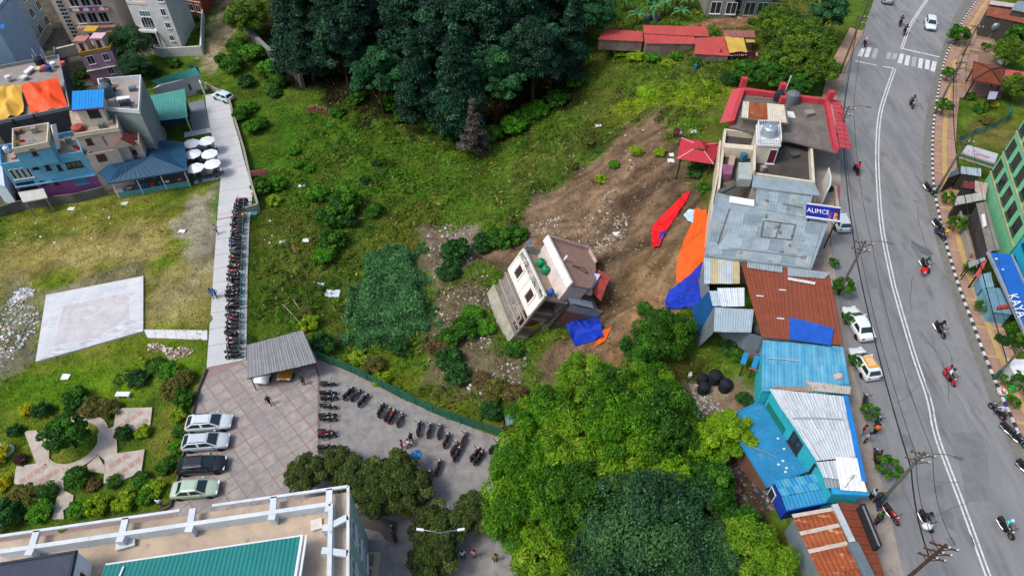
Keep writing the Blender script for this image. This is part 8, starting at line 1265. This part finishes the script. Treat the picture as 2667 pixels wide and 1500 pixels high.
BT = [(1475,965,'bright3',.8,'topmost bright green tree below blue tarpaulin'), (1375,1060,'bright2',.95,'bright green tree beside netting fence end'), (1545,1010,'bright4',.8,'bright green tree right of the topmost one'), (1640,985,'bright2',.85,'bright green tree left of black water tanks'), (1675,835,'bright4',.72,'round green tree below blue tin wall'), (1610,880,'midgreen',.7,'small green tree left of round green tree'), (1335,1175,'bright1',.85,'bright green tree at right edge of courtyard'), (1440,1140,'bright3',.9,'bright green tree in middle of lower grove'), (1560,1090,'bright1',.9,'bright green tree above the blue-green crown'), (1660,1075,'bright4',.9,'bright green tree left of gravel heap'), (1330,1290,'bright1',.9,'lower bright green tree at courtyard edge'), (1450,1260,'bright4',.95,'bright green tree touching blue-green crown on left'), (1690,1190,'lime',1.1,'lime green tree left of the flat blue roof'), (1570,1190,'bright3',.85,'bright green tree just above blue-green crown'), (1845,1085,'lime',.75,'lime green spray hanging over flat blue roof'), (1775,1105,'lime',.8,'lime green spray left of flat blue roof'), (1650,1330,'bluegreen',1.05,'huge blue-green tree at bottom of lower grove'), (1545,1390,'bluegreen',.75,'smaller blue-green tree left of the huge one'), (1770,1420,'bluegreen',.7,'blue-green tree right of the huge one at bottom edge'), (1385,1410,'bright3',.85,'bright green tree at bottom edge beside courtyard'), (1880,1390,'bright3',.8,'bright green tree beside rusty roof shed'), (1860,1330,'midgreen',.7,'green tree below the dark pit'), (1480,1330,'bright2',.8,'bright green tree left of smaller blue-green tree'), (1780,1225,'midgreen',.75,'dark green tree in shade left of blue gable house')]
for x, y, k, s, lb in BT: plant('leafy_tree', k, lb, 'tree', crown_at(x, y, k, s), s * .93, s * random.uniform(.82, 1.15), group='trees of the lower grove')
for x, y, k, s, lb in ((770,1190,'olive',.62,'olive tree at left of the courtyard tree clump'), (850,1165,'olive',.55,'olive tree with bikes behind it in courtyard'), (900,1210,'olive',.72,'olive tree above corner of white parapet'), (985,1195,'olive',.8,'largest olive tree right in the courtyard clump'), (1030,1230,'olive',.7,'olive tree at right end of courtyard clump'), (960,1250,'olive',.7,'olive tree at lower end of courtyard clump'), (1100,1325,'olive',.75,'dark olive tree beside the street lamp'), (1200,1290,'olive',.68,'dark olive tree above three people'), (1090,1405,'olive',.68,'dark olive tree below street lamp'), (160,1090,'midgreen',.66,'round dark tree in the garden planting circle'), (320,110,'bluegreen',.72,'dark conifer-like tree between pink and white houses'), (335,165,'bluegreen',.5,'lower dark tree under the conifer-like tree'), (1960,55,'yellowgreen',.8,'yellow-green tree in front of dark top house'), (2030,100,'yellowgreen',.95,'large yellow-green tree left of zebra crossing'), (1985,140,'yellowgreen',.8,'yellow-green tree above the red parapet terrace'), (2060,170,'yellowgreen',.7,'small yellow-green tree beside left footpath'), (1940,185,'midgreen',.75,'green tree behind red parapet, left'), (2010,215,'midgreen',.6,'green tree behind red parapet, right'), (2085,25,'forest3',.62,'dark green tree at top beside the road'), (1880,180,'midgreen',.6,'dark shrub-like tree at red parapet corner'), (2415,85,'midgreen',.5,'street tree on plaza near the white car'), (2545,130,'yellowgreen',.6,'olive-green tree above gazebo at right edge'), (2570,90,'midgreen',.6,'dark green tree right of silver tank'), (2560,215,'yellowgreen',.5,'rounded yellow-green tree right of gazebo')): plant('leafy_tree', k, lb, 'tree', crown_at(x, y, k, s), s)
for i, (f, x, y, s, lb) in enumerate(((k12,100,400,.55,'roadside tree by the scooter and orange cloth'), (k12,300,1070,.7,'leafy roadside tree left of leaning pole'), (e2,1000,610,.55,'small pavement tree near kiosks'), (e2,1075,890,.7,'pavement tree at bend of kerb'), (e2,1215,1300,.45,'small pavement tree near coral awning'), (e3,1335,250,.5,'small pavement plant beside blue stall'), (e1,1000,830,.7,'pavement tree beside gazebo pole'), (e1,950,1170,.8,'bushy pavement tree below gazebo pole'), (k11,720,430,.8,'pavement tree beside green baskets'), (k11,545,350,.4,'small plant beside white booth'), (k11,630,590,.4,'small plant at kerb below baskets'), (e1,1390,530,.5,'small tree on plaza above gazebo'), (e3,1690,560,.8,'round shrub below blue awning'), (d3,1860,80,.75,'roadside plant left of white saloon'), (d3,1945,370,.5,'small plant behind white saloon'), (d3,2010,790,.5,'small plant left of taxi'), (d2,1790,1240,.4,'roadside plant by brown roof eave'), (d3,780,420,.7,'young tree growing through grey tin roof edge'))): p = G(f(x, y)); plant('street_tree', 'streettree', lb, 'tree', p, s)
# ---------------------------------------------------------------- bushes
BU = [(830,560,1.9,'b_green'),(870,525,2.2,'b_green'),(840,620,1.8,'b_green'),(820,655,1.6,'b_bright'),(800,500,1.6,'b_bright'),(880,560,1.5,'b_dark'),(945,540,1.2,'b_green'),(750,420,.9,'b_bright'),(780,430,.8,'b_bright'),(740,385,1.,'b_bright'),(665,480,1.5,'b_green'),(700,470,1.4,'b_bright'),(690,510,1.,'b_lime'),(640,330,1.5,'b_bright'),(610,300,1.4,'b_green'),(630,280,1.3,'b_bright'),(660,320,1.2,'b_green'),(945,415,.7,'b_dark'),(920,460,.8,'b_dark'),(1010,880,1.3,'b_dark'),(810,880,1.5,'b_dark'),(780,820,1.1,'b_lime'),(770,790,.9,'b_olive'),
 (590,180,2.2,'b_green'),(640,150,2.4,'b_bright'),(600,130,2.0,'b_green'),(680,190,2.2,'b_bright'),(700,220,1.6,'b_green'),(560,160,1.3,'b_green'),(620,215,1.5,'b_dark'),(690,240,1.3,'b_dark'),(850,290,1.3,'b_green'),(1290,330,2.2,'b_bright'),(1350,290,2.2,'b_bright'),(1240,350,1.8,'b_green'),(1400,260,1.8,'b_green'),(1450,215,1.6,'b_green'),(1320,310,1.8,'b_bright'),(980,270,1.8,'b_bright'),(1020,300,1.7,'b_green'),(900,255,1.4,'b_green'),(1130,350,1.6,'b_dark'),(1080,320,1.6,'b_green'),
 (1150,650,2.1,'b_dark'),(1130,690,1.5,'b_dark'),(1260,610,1.8,'b_green'),(1300,600,1.5,'b_green'),(1220,620,1.6,'b_dark'),(1190,800,1.5,'b_bright'),(1170,840,1.5,'b_green'),(1220,830,1.3,'b_bright'),(1130,860,1.4,'b_green'),(1130,910,1.6,'b_dark'),(1150,950,1.5,'b_dark'),(1100,880,1.2,'b_brown'),(1290,885,1.1,'b_green'),(1250,990,1.4,'b_olive'),(1240,1040,1.2,'b_dark'),(1300,1000,1.2,'b_brown'),(1210,960,1.,'b_brown'),(940,925,1.1,'b_olive'),(900,905,1.,'b_lime'),(960,960,1.,'b_lime'),
 (1545,420,.9,'b_bright'),(1600,385,1.,'b_lime'),(1510,455,.8,'b_lime'),(1660,390,.9,'b_lime'),(1440,420,.8,'b_olive'),(1480,360,.8,'b_olive'),(1560,140,1.2,'b_lime'),(1600,150,1.5,'b_lime'),(1640,155,1.3,'b_bright'),(1530,120,1.3,'b_green'),(1680,165,1.,'b_lime'),(1700,150,1.,'b_bright'),(1750,165,.9,'b_green'),(1745,440,1.2,'b_dark'),(1770,415,1.,'b_dark'),(1770,480,.9,'b_green'),(1835,210,1.4,'b_dark'),(1870,240,1.,'b_dark'),(1620,785,1.,'b_green'),
 (200,1210,1.15,'b_green'),(238,1222,.7,'b_brown'),(290,1215,.7,'b_clip'),(360,1210,.9,'b_green'),(390,1235,1.,'b_lime'),(420,1180,.9,'b_green'),(125,1242,.9,'b_clip'),(60,1265,1.5,'b_olive'),(30,1300,1.6,'b_dark'),(110,1290,1.3,'b_bright'),(200,1285,1.,'b_bright'),(250,1275,1.1,'b_lime'),(320,1265,1.1,'b_lime'),(370,1255,.9,'b_bright'),(55,1160,.7,'b_red'),(10,1150,1.1,'b_yellow'),(5,1220,.9,'b_yellow'),(318,1092,.9,'b_dark'),(365,1090,.8,'b_lime'),(70,1035,.8,'b_yellow'),(115,1035,1.0,'b_dark'),(200,1010,1.3,'b_green'),(185,1030,.8,'b_dark'),(280,1035,1.,'b_olive'),(240,1030,1.3,'b_olive'),(45,1085,.8,'b_dark'),(440,985,1.3,'b_olive'),(465,960,1.1,'b_olive'),(470,1010,1.1,'b_green'),(430,940,1.2,'b_bright'),(400,930,1.2,'b_green'),(345,960,1.2,'b_dark'),(450,1050,.9,'b_lime'),(455,1090,.8,'b_green'),(445,1130,.8,'b_bright'),(440,1165,.8,'b_green'),(360,925,1.,'b_lime'),
 (1020,1287,.75,'b_yellow'),(860,1250,.5,'b_yellow'),(235,180,1.3,'b_green'),(210,195,1.1,'b_green'),(200,225,1.2,'b_dark'),(250,205,1.,'b_dark'),(490,55,1.,'b_green'),(505,70,.8,'b_lime'),(385,190,1.5,'b_dark'),(440,165,1.2,'b_green'),(20,480,1.2,'b_green'),(60,495,.9,'b_dark'),(340,235,1.,'b_dark'),(505,235,.6,'b_green'),(1890,60,.8,'b_green'),(1830,880,1.,'b_dark'),(1850,900,.8,'b_green'),(1870,1010,.8,'b_dark'),(1880,830,.7,'b_bright'),(2460,280,.8,'b_green'),(2480,310,1.,'b_olive'),(2500,270,.6,'b_yellow'),(2440,250,.7,'b_green'),(2085,540,.6,'b_bright'),(2085,480,.6,'b_green'),(2520,860,.7,'b_dark')]
KD = dict(b_green='green', b_dark='dark green', b_lime='lime green', b_olive='olive', b_yellow='yellow', b_bright='bright green', b_brown='brownish', b_red='dark red', b_clip='clipped green')
def region(x, y):
    if x < 560 and y > 900: return 'in the garden', 'garden shrubs'
    if x < 560: return 'among the left houses', 'shrubs among the houses'
    if y < 360 and x < 760: return 'on the bank above the lane', 'bank shrubs'
    if y < 360 and x < 1470: return 'along the grove edge', 'grove edge shrubs'
    if x < 1060 and y < 960: return 'in the overgrown hollow', 'hollow shrubs'
    if x < 1330 and y > 560: return 'by the toppled house', 'shrubs round the toppled house'
    if x < 1800 and y < 900: return 'on the grassy slope', 'slope shrubs'
    return 'near the roadside buildings', 'roadside shrubs'
szw = lambda r: 'tiny' if r < .75 else 'small' if r < 1.05 else 'medium' if r < 1.45 else 'large' if r < 1.9 else 'very large'
def where(x, y):
    v = 'far' if y < 250 else 'upper' if y < 600 else 'lower' if y < 1000 else 'near'; return v
seen = {}
for x, y, r, k in sorted(BU, key=lambda b: b[0]):
    w_, g_ = region(x, y); kk = (szw(r), KD[k], w_); seen.setdefault(kk, []).append((x, y, r, k, g_))
for (sz_, kd, w_), L_ in seen.items():
    for j, (x, y, r, k, g_) in enumerate(L_):
        lb = '%s %s bush %s' % (sz_, kd, w_) + ('' if len(L_) == 1 else ', %s from the left' % nth(j)); p = G(o(x, y), -.1); plant('bush', k, lb, 'bush', p, r, r * random.uniform(.75, 1.05), group=g_, part='foliage', stem='stem')
for i, (x, y, s) in enumerate(((1600,65,1.3),(1640,50,1.4),(1670,40,1.3),(1710,55,1.2),(1690,20,1.4),(1630,15,1.3),(1730,25,1.2),(1570,30,1.3))): plant('banana_plant', 'banana', 'broad-leaved banana plant behind red sheds, %s from the left' % nth(sorted(q_[0] for q_ in ((1600,),(1640,),(1670,),(1710,),(1690,),(1630,),(1730,),(1570,))).index(x)), 'plant', G(o(x, y)), s, part='leaves', stem='stem', group='banana plants')
for i, (x, y, s) in enumerate(((310,950,1.3),(330,940,1.),(295,965,.9))): plant('spiky_plant', 'palmetto', ('largest', 'right', 'lower left')[i] + ' spiky arching plant above garden bench', 'plant', G(o(x, y)), s, part='leaves', stem='stem', group='spiky plants')
# ---------------------------------------------------------------- grass, weeds, rubble
def inview(X, Y, Z, m=40):
    dpt = Y * CP + (HC - Z) * SP; px = 1333.5 + F * X / dpt; py = 750 - F * (Y * SP - (HC - Z) * CP) / dpt; return (px > -m) & (px < 2667 + m) & (py > -m) & (py < 1500 + m)
def colat(x, y):
    i = np.clip(np.searchsorted(xs, x), 0, len(xs) - 1); j = np.clip(np.searchsorted(ys, y), 0, len(ys) - 1); return Cc[i, j], fm[i, j]
N0 = 420000; X = rng.uniform(-105, 100, N0); Y = rng.uniform(20, 142, N0); Z = gzv(X, Y); c, fl = colat(X, Y); green = c[:, 1] / (c[:, 0] + 1e-6); dens = np.clip((green - .68) * 4, 0, 1) * np.clip(((c[:, 1] - c[:, 2]) / (c[:, 1] + 1e-6) - .35) * 4, .03, 1) * (vnoise(X, Y, 2.2, 71) + .75)
inslab = sdist(X, Y, SLABP) < .1
pathm = (np.hypot(X - rc.x, Y - rc.y) > ri - .1) & (np.hypot(X - rc.x, Y - rc.y) < ro + .1)
for pts in GPQ: pathm |= sdist(X, Y, PL(a4, pts, 0)) < .1
keep = inview(X, Y, Z) & (fl < .55) & ~inslab & ~pathm & (rng.random(N0) < dens * .75); X, Y, Z, c = X[keep], Y[keep], Z[keep], c[keep]; n = len(X)
hgt = (.1 + .22 * rng.random(n) * (.6 + 1.1 * (vnoise(X, Y, 4, 72) + .5))); short = np.clip((X + 30) / -8, 0, 1); hgt *= 1 - .45 * short
nr = rng.normal(size=(n, 3)); nr[:, 2] = np.abs(nr[:, 2]) * .6 + .35; cc = c * (.55 + .95 * rng.random((n, 1))) * np.array([.92, 1.1, .72]); dry = rng.random(n) < .12; cc[dry] = np.array(lin('#9a8a4c')) * (.6 + .6 * rng.random((dry.sum(), 1)))
v, cl_ = quads_mesh(np.stack([X, Y, Z + hgt * .55], 1), nr, hgt * 1.15, .34, cc); ob = struct(bpy.data.objects.new('meadow_grass', leafobj(v, cl_, m_leaf)), 'stuff'); COL.objects.link(ob); ob['label'] = 'rough green and dry grass covering the open ground'
# taller weeds in clumps
NC = 2600; X = rng.uniform(-32, 34, NC); Y = rng.uniform(32, 130, NC); Z = gzv(X, Y); c, fl = colat(X, Y); g_ = c[:, 1] / (c[:, 0] + 1e-6); keep = inview(X, Y, Z) & (fl < .2) & (g_ > .98) & (vnoise(X, Y, 9, 81) + vnoise(X, Y, 3, 82) * .7 > -.12); X, Y, Z, c = X[keep], Y[keep], Z[keep], c[keep]
bl = np.stack([X, Y, Z + .1, .35 + .55 * rng.random(len(X)) ** 2, .2 + .45 * rng.random(len(X)) ** 2], 1); k = rng.choice(len(bl), 62000); d = rng.normal(size=(62000, 3)); d /= np.linalg.norm(d, axis=1, keepdims=True); d[:, 2] = np.abs(d[:, 2]); pp = bl[k, :3] + d * bl[k, 3:4] * np.stack([np.ones(62000), np.ones(62000), bl[k, 4] / bl[k, 3]], 1); wc = c[k] * np.array([.85, 1.15, .55]) * (.75 + .8 * rng.random((62000, 1))) * (.7 + .6 * rng.random(len(bl)))[k][:, None]
v, cl_ = quads_mesh(pp, d + rng.normal(size=d.shape) * .6 + np.array([0, 0, .4]), .15, .45, wc, .3); ob = struct(bpy.data.objects.new('tall_weeds', leafobj(v, cl_, m_leaf)), 'stuff'); COL.objects.link(ob); ob['label'] = 'tall leafy weeds scattered over hollow and slope'
# dense dark weed bed left of the toppled house
bed = GL(o, [(930,640),(1040,615),(1095,730),(1115,800),(1040,865),(900,885),(862,820),(885,720)]); X = rng.uniform(min(p.x for p in bed), max(p.x for p in bed), 60000); Y = rng.uniform(min(p.y for p in bed), max(p.y for p in bed), 60000); s_ = sdist(X, Y, bed) + vnoise(X, Y, 2, 91) * 3.2 + vnoise(X, Y, .8, 93) * 2; keep = s_ < 0; X, Y, s_ = X[keep][:26000], Y[keep][:26000], s_[keep][:26000]; n = len(X); hh = np.clip(-s_ * .5, .1, .9) * (.25 + 1.3 * (vnoise(X, Y, 1.6, 92) + .5)) * rng.random(n) ** .4 * 1.4
nr = rng.normal(size=(n, 3)) * .6; nr[:, 2] += .8; pal = np.array([lin(q_) for q_ in ('#478046', '#3a6f3c', '#66985c', '#2d5c34')]); v, cl_ = quads_mesh(np.stack([X, Y, gzv(X, Y) + hh], 1), nr, np.full(n, .32), .2, pal[rng.integers(0, 4, n)] * (.7 + .6 * rng.random((n, 1)))); ob = struct(bpy.data.objects.new('weed_bed', leafobj(v, cl_, m_leaf)), 'stuff'); COL.objects.link(ob); ob['label'] = 'dense dark green weed bed left of toppled house'
def rubble(name, label, polys, n, size, pal, flat=.7):
    T_ = []; 
    for pts in polys: T_.append(GL(o, pts))
    mb_v, mb_f, cols = [], [], []; pal = [lin(q_) for q_ in pal]
    for poly in T_:
        x0, x1, y0, y1 = min(p.x for p in poly), max(p.x for p in poly), min(p.y for p in poly), max(p.y for p in poly); X = rng.uniform(x0, x1, n * 4); Y = rng.uniform(y0, y1, n * 4); k = np.where(sdist(X, Y, poly) + vnoise(X, Y, 1.8, 99) * 2.2 < 0)[0][:n]
        for i in k:
            s_ = size * (.4 + 1.4 * random.random() ** 3); c = random.choice(pal); f_ = .7 + .5 * random.random(); R3 = Euler((random.random() * 6, random.random() * 6, random.random() * 6)).to_matrix(); b = len(mb_v); z = gz(X[i], Y[i]) + s_ * .25
            for q_ in ((1, 0, 0), (-1, 0, 0), (0, 1, 0), (0, -1, 0), (.2, .1, 1), (-.1, .2, -1)): w_ = R3 @ (Vector(q_) * s_ * random.uniform(.7, 1.2)); mb_v.append((X[i] + w_.x, Y[i] + w_.y, z + w_.z * flat)); cols.append((c[0] * f_, c[1] * f_, c[2] * f_, 1))
            for a_, b_ in ((0, 2), (2, 1), (1, 3), (3, 0)): mb_f += [(b + a_, b + b_, b + 4), (b + b_, b + a_, b + 5)]
    me = bpy.data.meshes.new(name); me.from_pydata(mb_v, [], mb_f); at = me.color_attributes.new('col', 'FLOAT_COLOR', 'POINT'); at.data.foreach_set('color', np.array(cols, np.float32).reshape(-1)); me.materials.append(mat((1, 1, 1), attr='col', rough=.9, fine=.15, key='rubble')); ob = struct(bpy.data.objects.new(name, me), 'stuff'); COL.objects.link(ob); ob['label'] = label
rubble('slide_stones', 'pale stones strewn down the landslide', [[(1400,600),(1470,560),(1500,500),(1560,470),(1530,620),(1480,640)], [(1480,640),(1560,540),(1580,560),(1520,640)], [(1300,560),(1420,540),(1400,600),(1300,600)]], 420, .12, ('#b5a894', '#9a8e7c', '#c8beac', '#7a6e5e'))
rubble('soil_clods', 'brown soil clods and gravel on the slide', [[(1330,560),(1500,440),(1680,380),(1750,560),(1740,740),(1600,830),(1500,920),(1380,930),(1540,720)]], 3200, .12, ('#7a6650', '#6a5844', '#8d7a62', '#5a4a38', '#948066'))
rubble('house_rubble', 'broken masonry and rubbish round the toppled house', [[(1065,570),(1210,560),(1190,650),(1080,720)], [(1080,740),(1230,690),(1240,860),(1090,880)], [(1180,930),(1320,900),(1330,1010),(1190,1010)]], 420, .14, ('#b8b0a4', '#8d8478', '#d4d0c8', '#6a5c4c', '#a08c7c', '#7a8a9a'))
rubble('rubbish_heap', 'white and grey rubbish heap at the left edge', [[(-10,790),(40,730),(85,725),(60,760),(100,800),(80,860),(0,930)], [(10,760),(60,725),(85,740),(20,775)]], 520, .17, ('#d4d6da', '#b8bcc0', '#8f9498', '#e2e4e6', '#9aa89a', '#c4a898'))
rubble('stone_heap', 'pinkish stone heap beside the lane', [[(370,870),(500,865),(505,895),(420,915)]], 240, .16, ('#c8a8a0', '#b09490', '#d8ccc6', '#98887c')); rubble('gravel_heap', 'grey gravel heap behind flat blue roof', [[(1735,960),(1800,990),(1860,1050),(1840,1090),(1740,1090)]], 700, .11, ('#b0aca6', '#8f8b86', '#c6c2bc', '#75716c')); rubble('pit_debris', 'dark debris in pit beside flat blue roof', [[(1800,1110),(1880,1180),(1950,1280),(1880,1290),(1800,1190)]], 380, .15, ('#5a5048', '#7a7068', '#3c3630', '#8a8a90', '#4a5a78', '#8a4a40'))
rubble('field_litter', 'small pale litter scattered over grass plot', [[(20,540),(330,510),(480,600),(300,640),(30,650)], [(640,560),(900,420),(1100,450),(900,800),(650,800)], [(1250,480),(1500,280),(1780,300),(1600,420)]], 60, .12, ('#e0e2e4', '#c8ccd0', '#d8c8b8')); rubble('gravel_patch', 'pale gravel showing beside the lane', [[(480,510),(550,480),(540,640),(470,640)]], 420, .07, ('#b8b0a0', '#a39b8c', '#cbc5b8'))
for i, (f, x, y, lb, c) in enumerate(((b3,1410,60,'white sheet lying in grass left of weed bed','#c4ccda'), (b2,1100,420,'pale blue plastic sheet in hollow below red signboard','#cfe2e8'), (b2,620,700,'turquoise plastic sheet beside fence end','#4a9aac'), (b2,1140,970,'white cloth on washing line in hollow','#d8dce4'), (b2,910,985,'white bag left of washing line','#d4d8dc'), (b2,1290,1415,'pale blue plastic in grass above white sheet','#b8c8e4'), (c1,1570,1265,'pale grey bag on grassy slope','#b8bcb8'), (a2,1825,880,'white rag on gravel beside lane','#d8dce0'), (a2,715,655,'white bag at edge of grass plot','#e0e2e0'), (a2,1250,600,'pale rubbish bundle below restaurant','#c8c8c4'), (a3,660,895,'white bag on lawn below slab','#e0e4e4'), (k2,70,475,'upper white bag left of red pavilion','#d0d8dc'), (k2,45,570,'lower white bag left of red pavilion','#d8dce0'), (k2,520,1020,'pale dish-like lid on slope below pavilion','#b8c4d0'), (c2,1755,905,'white bag on bare slope','#d8dade'), (d1,405,1330,'pale blue bag behind red pavilion','#b4c8cc'))):
    p = G(f(x, y)); r_ = .75 if i in (0,) else .45; cloth_patch('plastic_scrap', lb, 'plastic scrap', lambda u, v: p + V((u - .5) * 2 * r_ * (1.2 if i == 0 else 1), (v - .5) * 1.6 * r_, .12), 6, 6, cloth(c), .2, .5, 100 + i)
c_ = G(b2(1035,1100)); solo('red_cloth_strip', MB().grid(lambda u, v: c_ + V((u - .5) * .25, 0, .2 + 1.5 * v), 2, 6), cloth('#d08080'), 'thin pink cloth strip hanging on stake in hollow', 'cloth', loc=c_); q = GL(o, [(1270,1068),(1335,1045),(1345,1062),(1275,1092)], 1.6); T = thing('green_canopy', 'small grey-green sheet roof at end of netting fence', 'canopy', V(q[0].x, q[0].y, q[0].z - 1.8)); corr(T, q, 3, mat('#6a8a84', '#5a7872', s=1))
for p in q: MB().bar(p - V(0, 0, 2), p, .06, .06).build('post', m_dkmetal, T)
for i, (a, b) in enumerate((((915,180),(1090,370)), ((1020,130),(1120,300)))): A, B = G(b3(*a), .3), G(b3(*b), .15); solo('timber_pole', MB().tube([A, A.lerp(B, .5) + V(.06, 0, .08), B], .08, 6), mat('#8f8a76', '#7a7564', s=2), '%s of two grey poles lying in grass above carport' % ('left', 'right')[i], 'pole', loc=A)
# ---------------------------------------------------------------- rooftop clutter
m_ac = mat('#c8ccce', '#b0b4b6', s=2)
def crate(p, sx, sy, h, c, lb, nm='rooftop_box', cat='box', a=.3):
    e1_, e2_ = V(math.cos(a), math.sin(a), 0), V(-math.sin(a), math.cos(a), 0); T = thing(nm, lb, cat, p); MB().box(p + V(0, 0, h / 2), e1_ * sx / 2, e2_ * sy / 2, V(0, 0, h / 2)).build('body', mat(c, c, s=2, stain='#5a5650', st=(.62, 3, .1)), T); MB().box(p + V(0, 0, h + .03), e1_ * (sx / 2 + .04), e2_ * (sy / 2 + .04), V(0, 0, .03)).build('lid', mat(c, c, s=2), T)
for f, x, y, z, sx, sy, h, c, lb in ((k7,290,290,8.65,.9,.5,.5,'#7a5a40','brown crate on light blue tower terrace'), (k7,560,270,8.65,.6,.6,.7,'#8a8d84','grey box on light blue tower terrace'), (k7,950,470,6.05,.5,1.6,.25,'#b8a48c','tan plank stack on light blue house terrace'), (k7,1090,420,6.05,.7,.5,.6,'#9aa0a0','grey box on the right light blue terrace'), (k7,230,650,6.05,.5,1.4,.2,'#a88a78','brown plank stack on the left light blue terrace'), (k4,480,790,8.7,.7,.5,.5,'#6a7478','dark box on beige tiled terrace'), (k4,620,740,8.7,.5,.5,.4,'#b4a08c','small tan box on beige tiled terrace'), (k4,930,250,9.7,.9,.7,.4,'#5d6f7c','blue-grey box on rear beige terrace'), (k4,660,260,9.7,.5,.5,.6,'#7a5a50','brown box between tanks on rear beige terrace'), (d1,1560,1150,12.45,1.2,.8,.4,'#8a8680','grey box on the red parapet terrace'), (d2,1100,270,11.3,.5,.5,.6,'#9a9488','pale box by stair tower door'), (d2,1420,120,11.3,1.0,.6,.3,'#4a5058','dark slab on cream roof terrace'), (d2,900,160,11.3,.6,.6,.9,'#3a6a8a','blue box in cluttered cream terrace'), (d2,760,420,11.3,1.2,.5,.3,'#6a5f50','brown boards on south cream terrace'), (a4,1270,1130,9.65,1.3,.6,.25,'#c9cdd0','pale board on white parapet roof'), (b4,1250,930,9.65,.8,.8,.12,'#d6d2c8','pale round-cornered slab near teal roof corner')): crate(P(f(x, y), z), sx, sy, h, c, lb)
for f, A, B, z, c, lb in ((d1,(1000,985),(1200,1000),12.5,'#7a7c80','grey pipe across red parapet terrace'), (d2,(1300,600),(1500,640),11.8,'#6a6f74','loose pipe on upper grey roof'), (d2,(760,1040),(1500,1130),11.8,'#8f9498','long pipe near front of grey roof'), (d3,(1150,700),(1460,730),11.25,'#a8b4b8','loose batten on light blue roof'), (d3,(1400,1300),(1900,1310),11.6,'#98a2a8','long batten on white corrugated roof'), (d4,(1000,150),(1250,260),9.05,'#7a8a92','loose pipe on the flat blue roof'), (k4,(330,740),(560,700),8.75,'#8a8078','pipe on beige tiled terrace'), (b4,(200,940),(700,850),9.7,'#8f8a80','rusty pipe behind inner parapet')):
    a_, b_ = P(f(*A), z), P(f(*B), z); solo('roof_pipe', MB().tube([a_, a_.lerp(b_, .5) + V(0, .05, .02), b_], .05, 6), mat(c, c, s=2), lb, 'pipe', loc=a_)
for f, x, y, z, lb in ((k4,350,620,8.65,'thin antenna mast on beige terrace'), (d1,1650,1060,12.4,'thin antenna mast on red parapet corner'), (k7,680,140,8.6,'thin antenna mast on light blue tower'), (a1,900,470,5.7,'thin antenna mast on pink house'), (d4,1920,560,11.5,'thin antenna mast on white roof end')):
    p = P(f(x, y), z); mb = MB().tube([p, p + V(0, 0, 2.2)], .025, 5)
    for k in range(4): mb.tube([p + V(-.35 + .04 * k, 0, 1.6 + .18 * k), p + V(.35 - .04 * k, 0, 1.6 + .18 * k)], .014, 4)
    solo('antenna', mb, m_dkmetal, lb, 'antenna', loc=p)
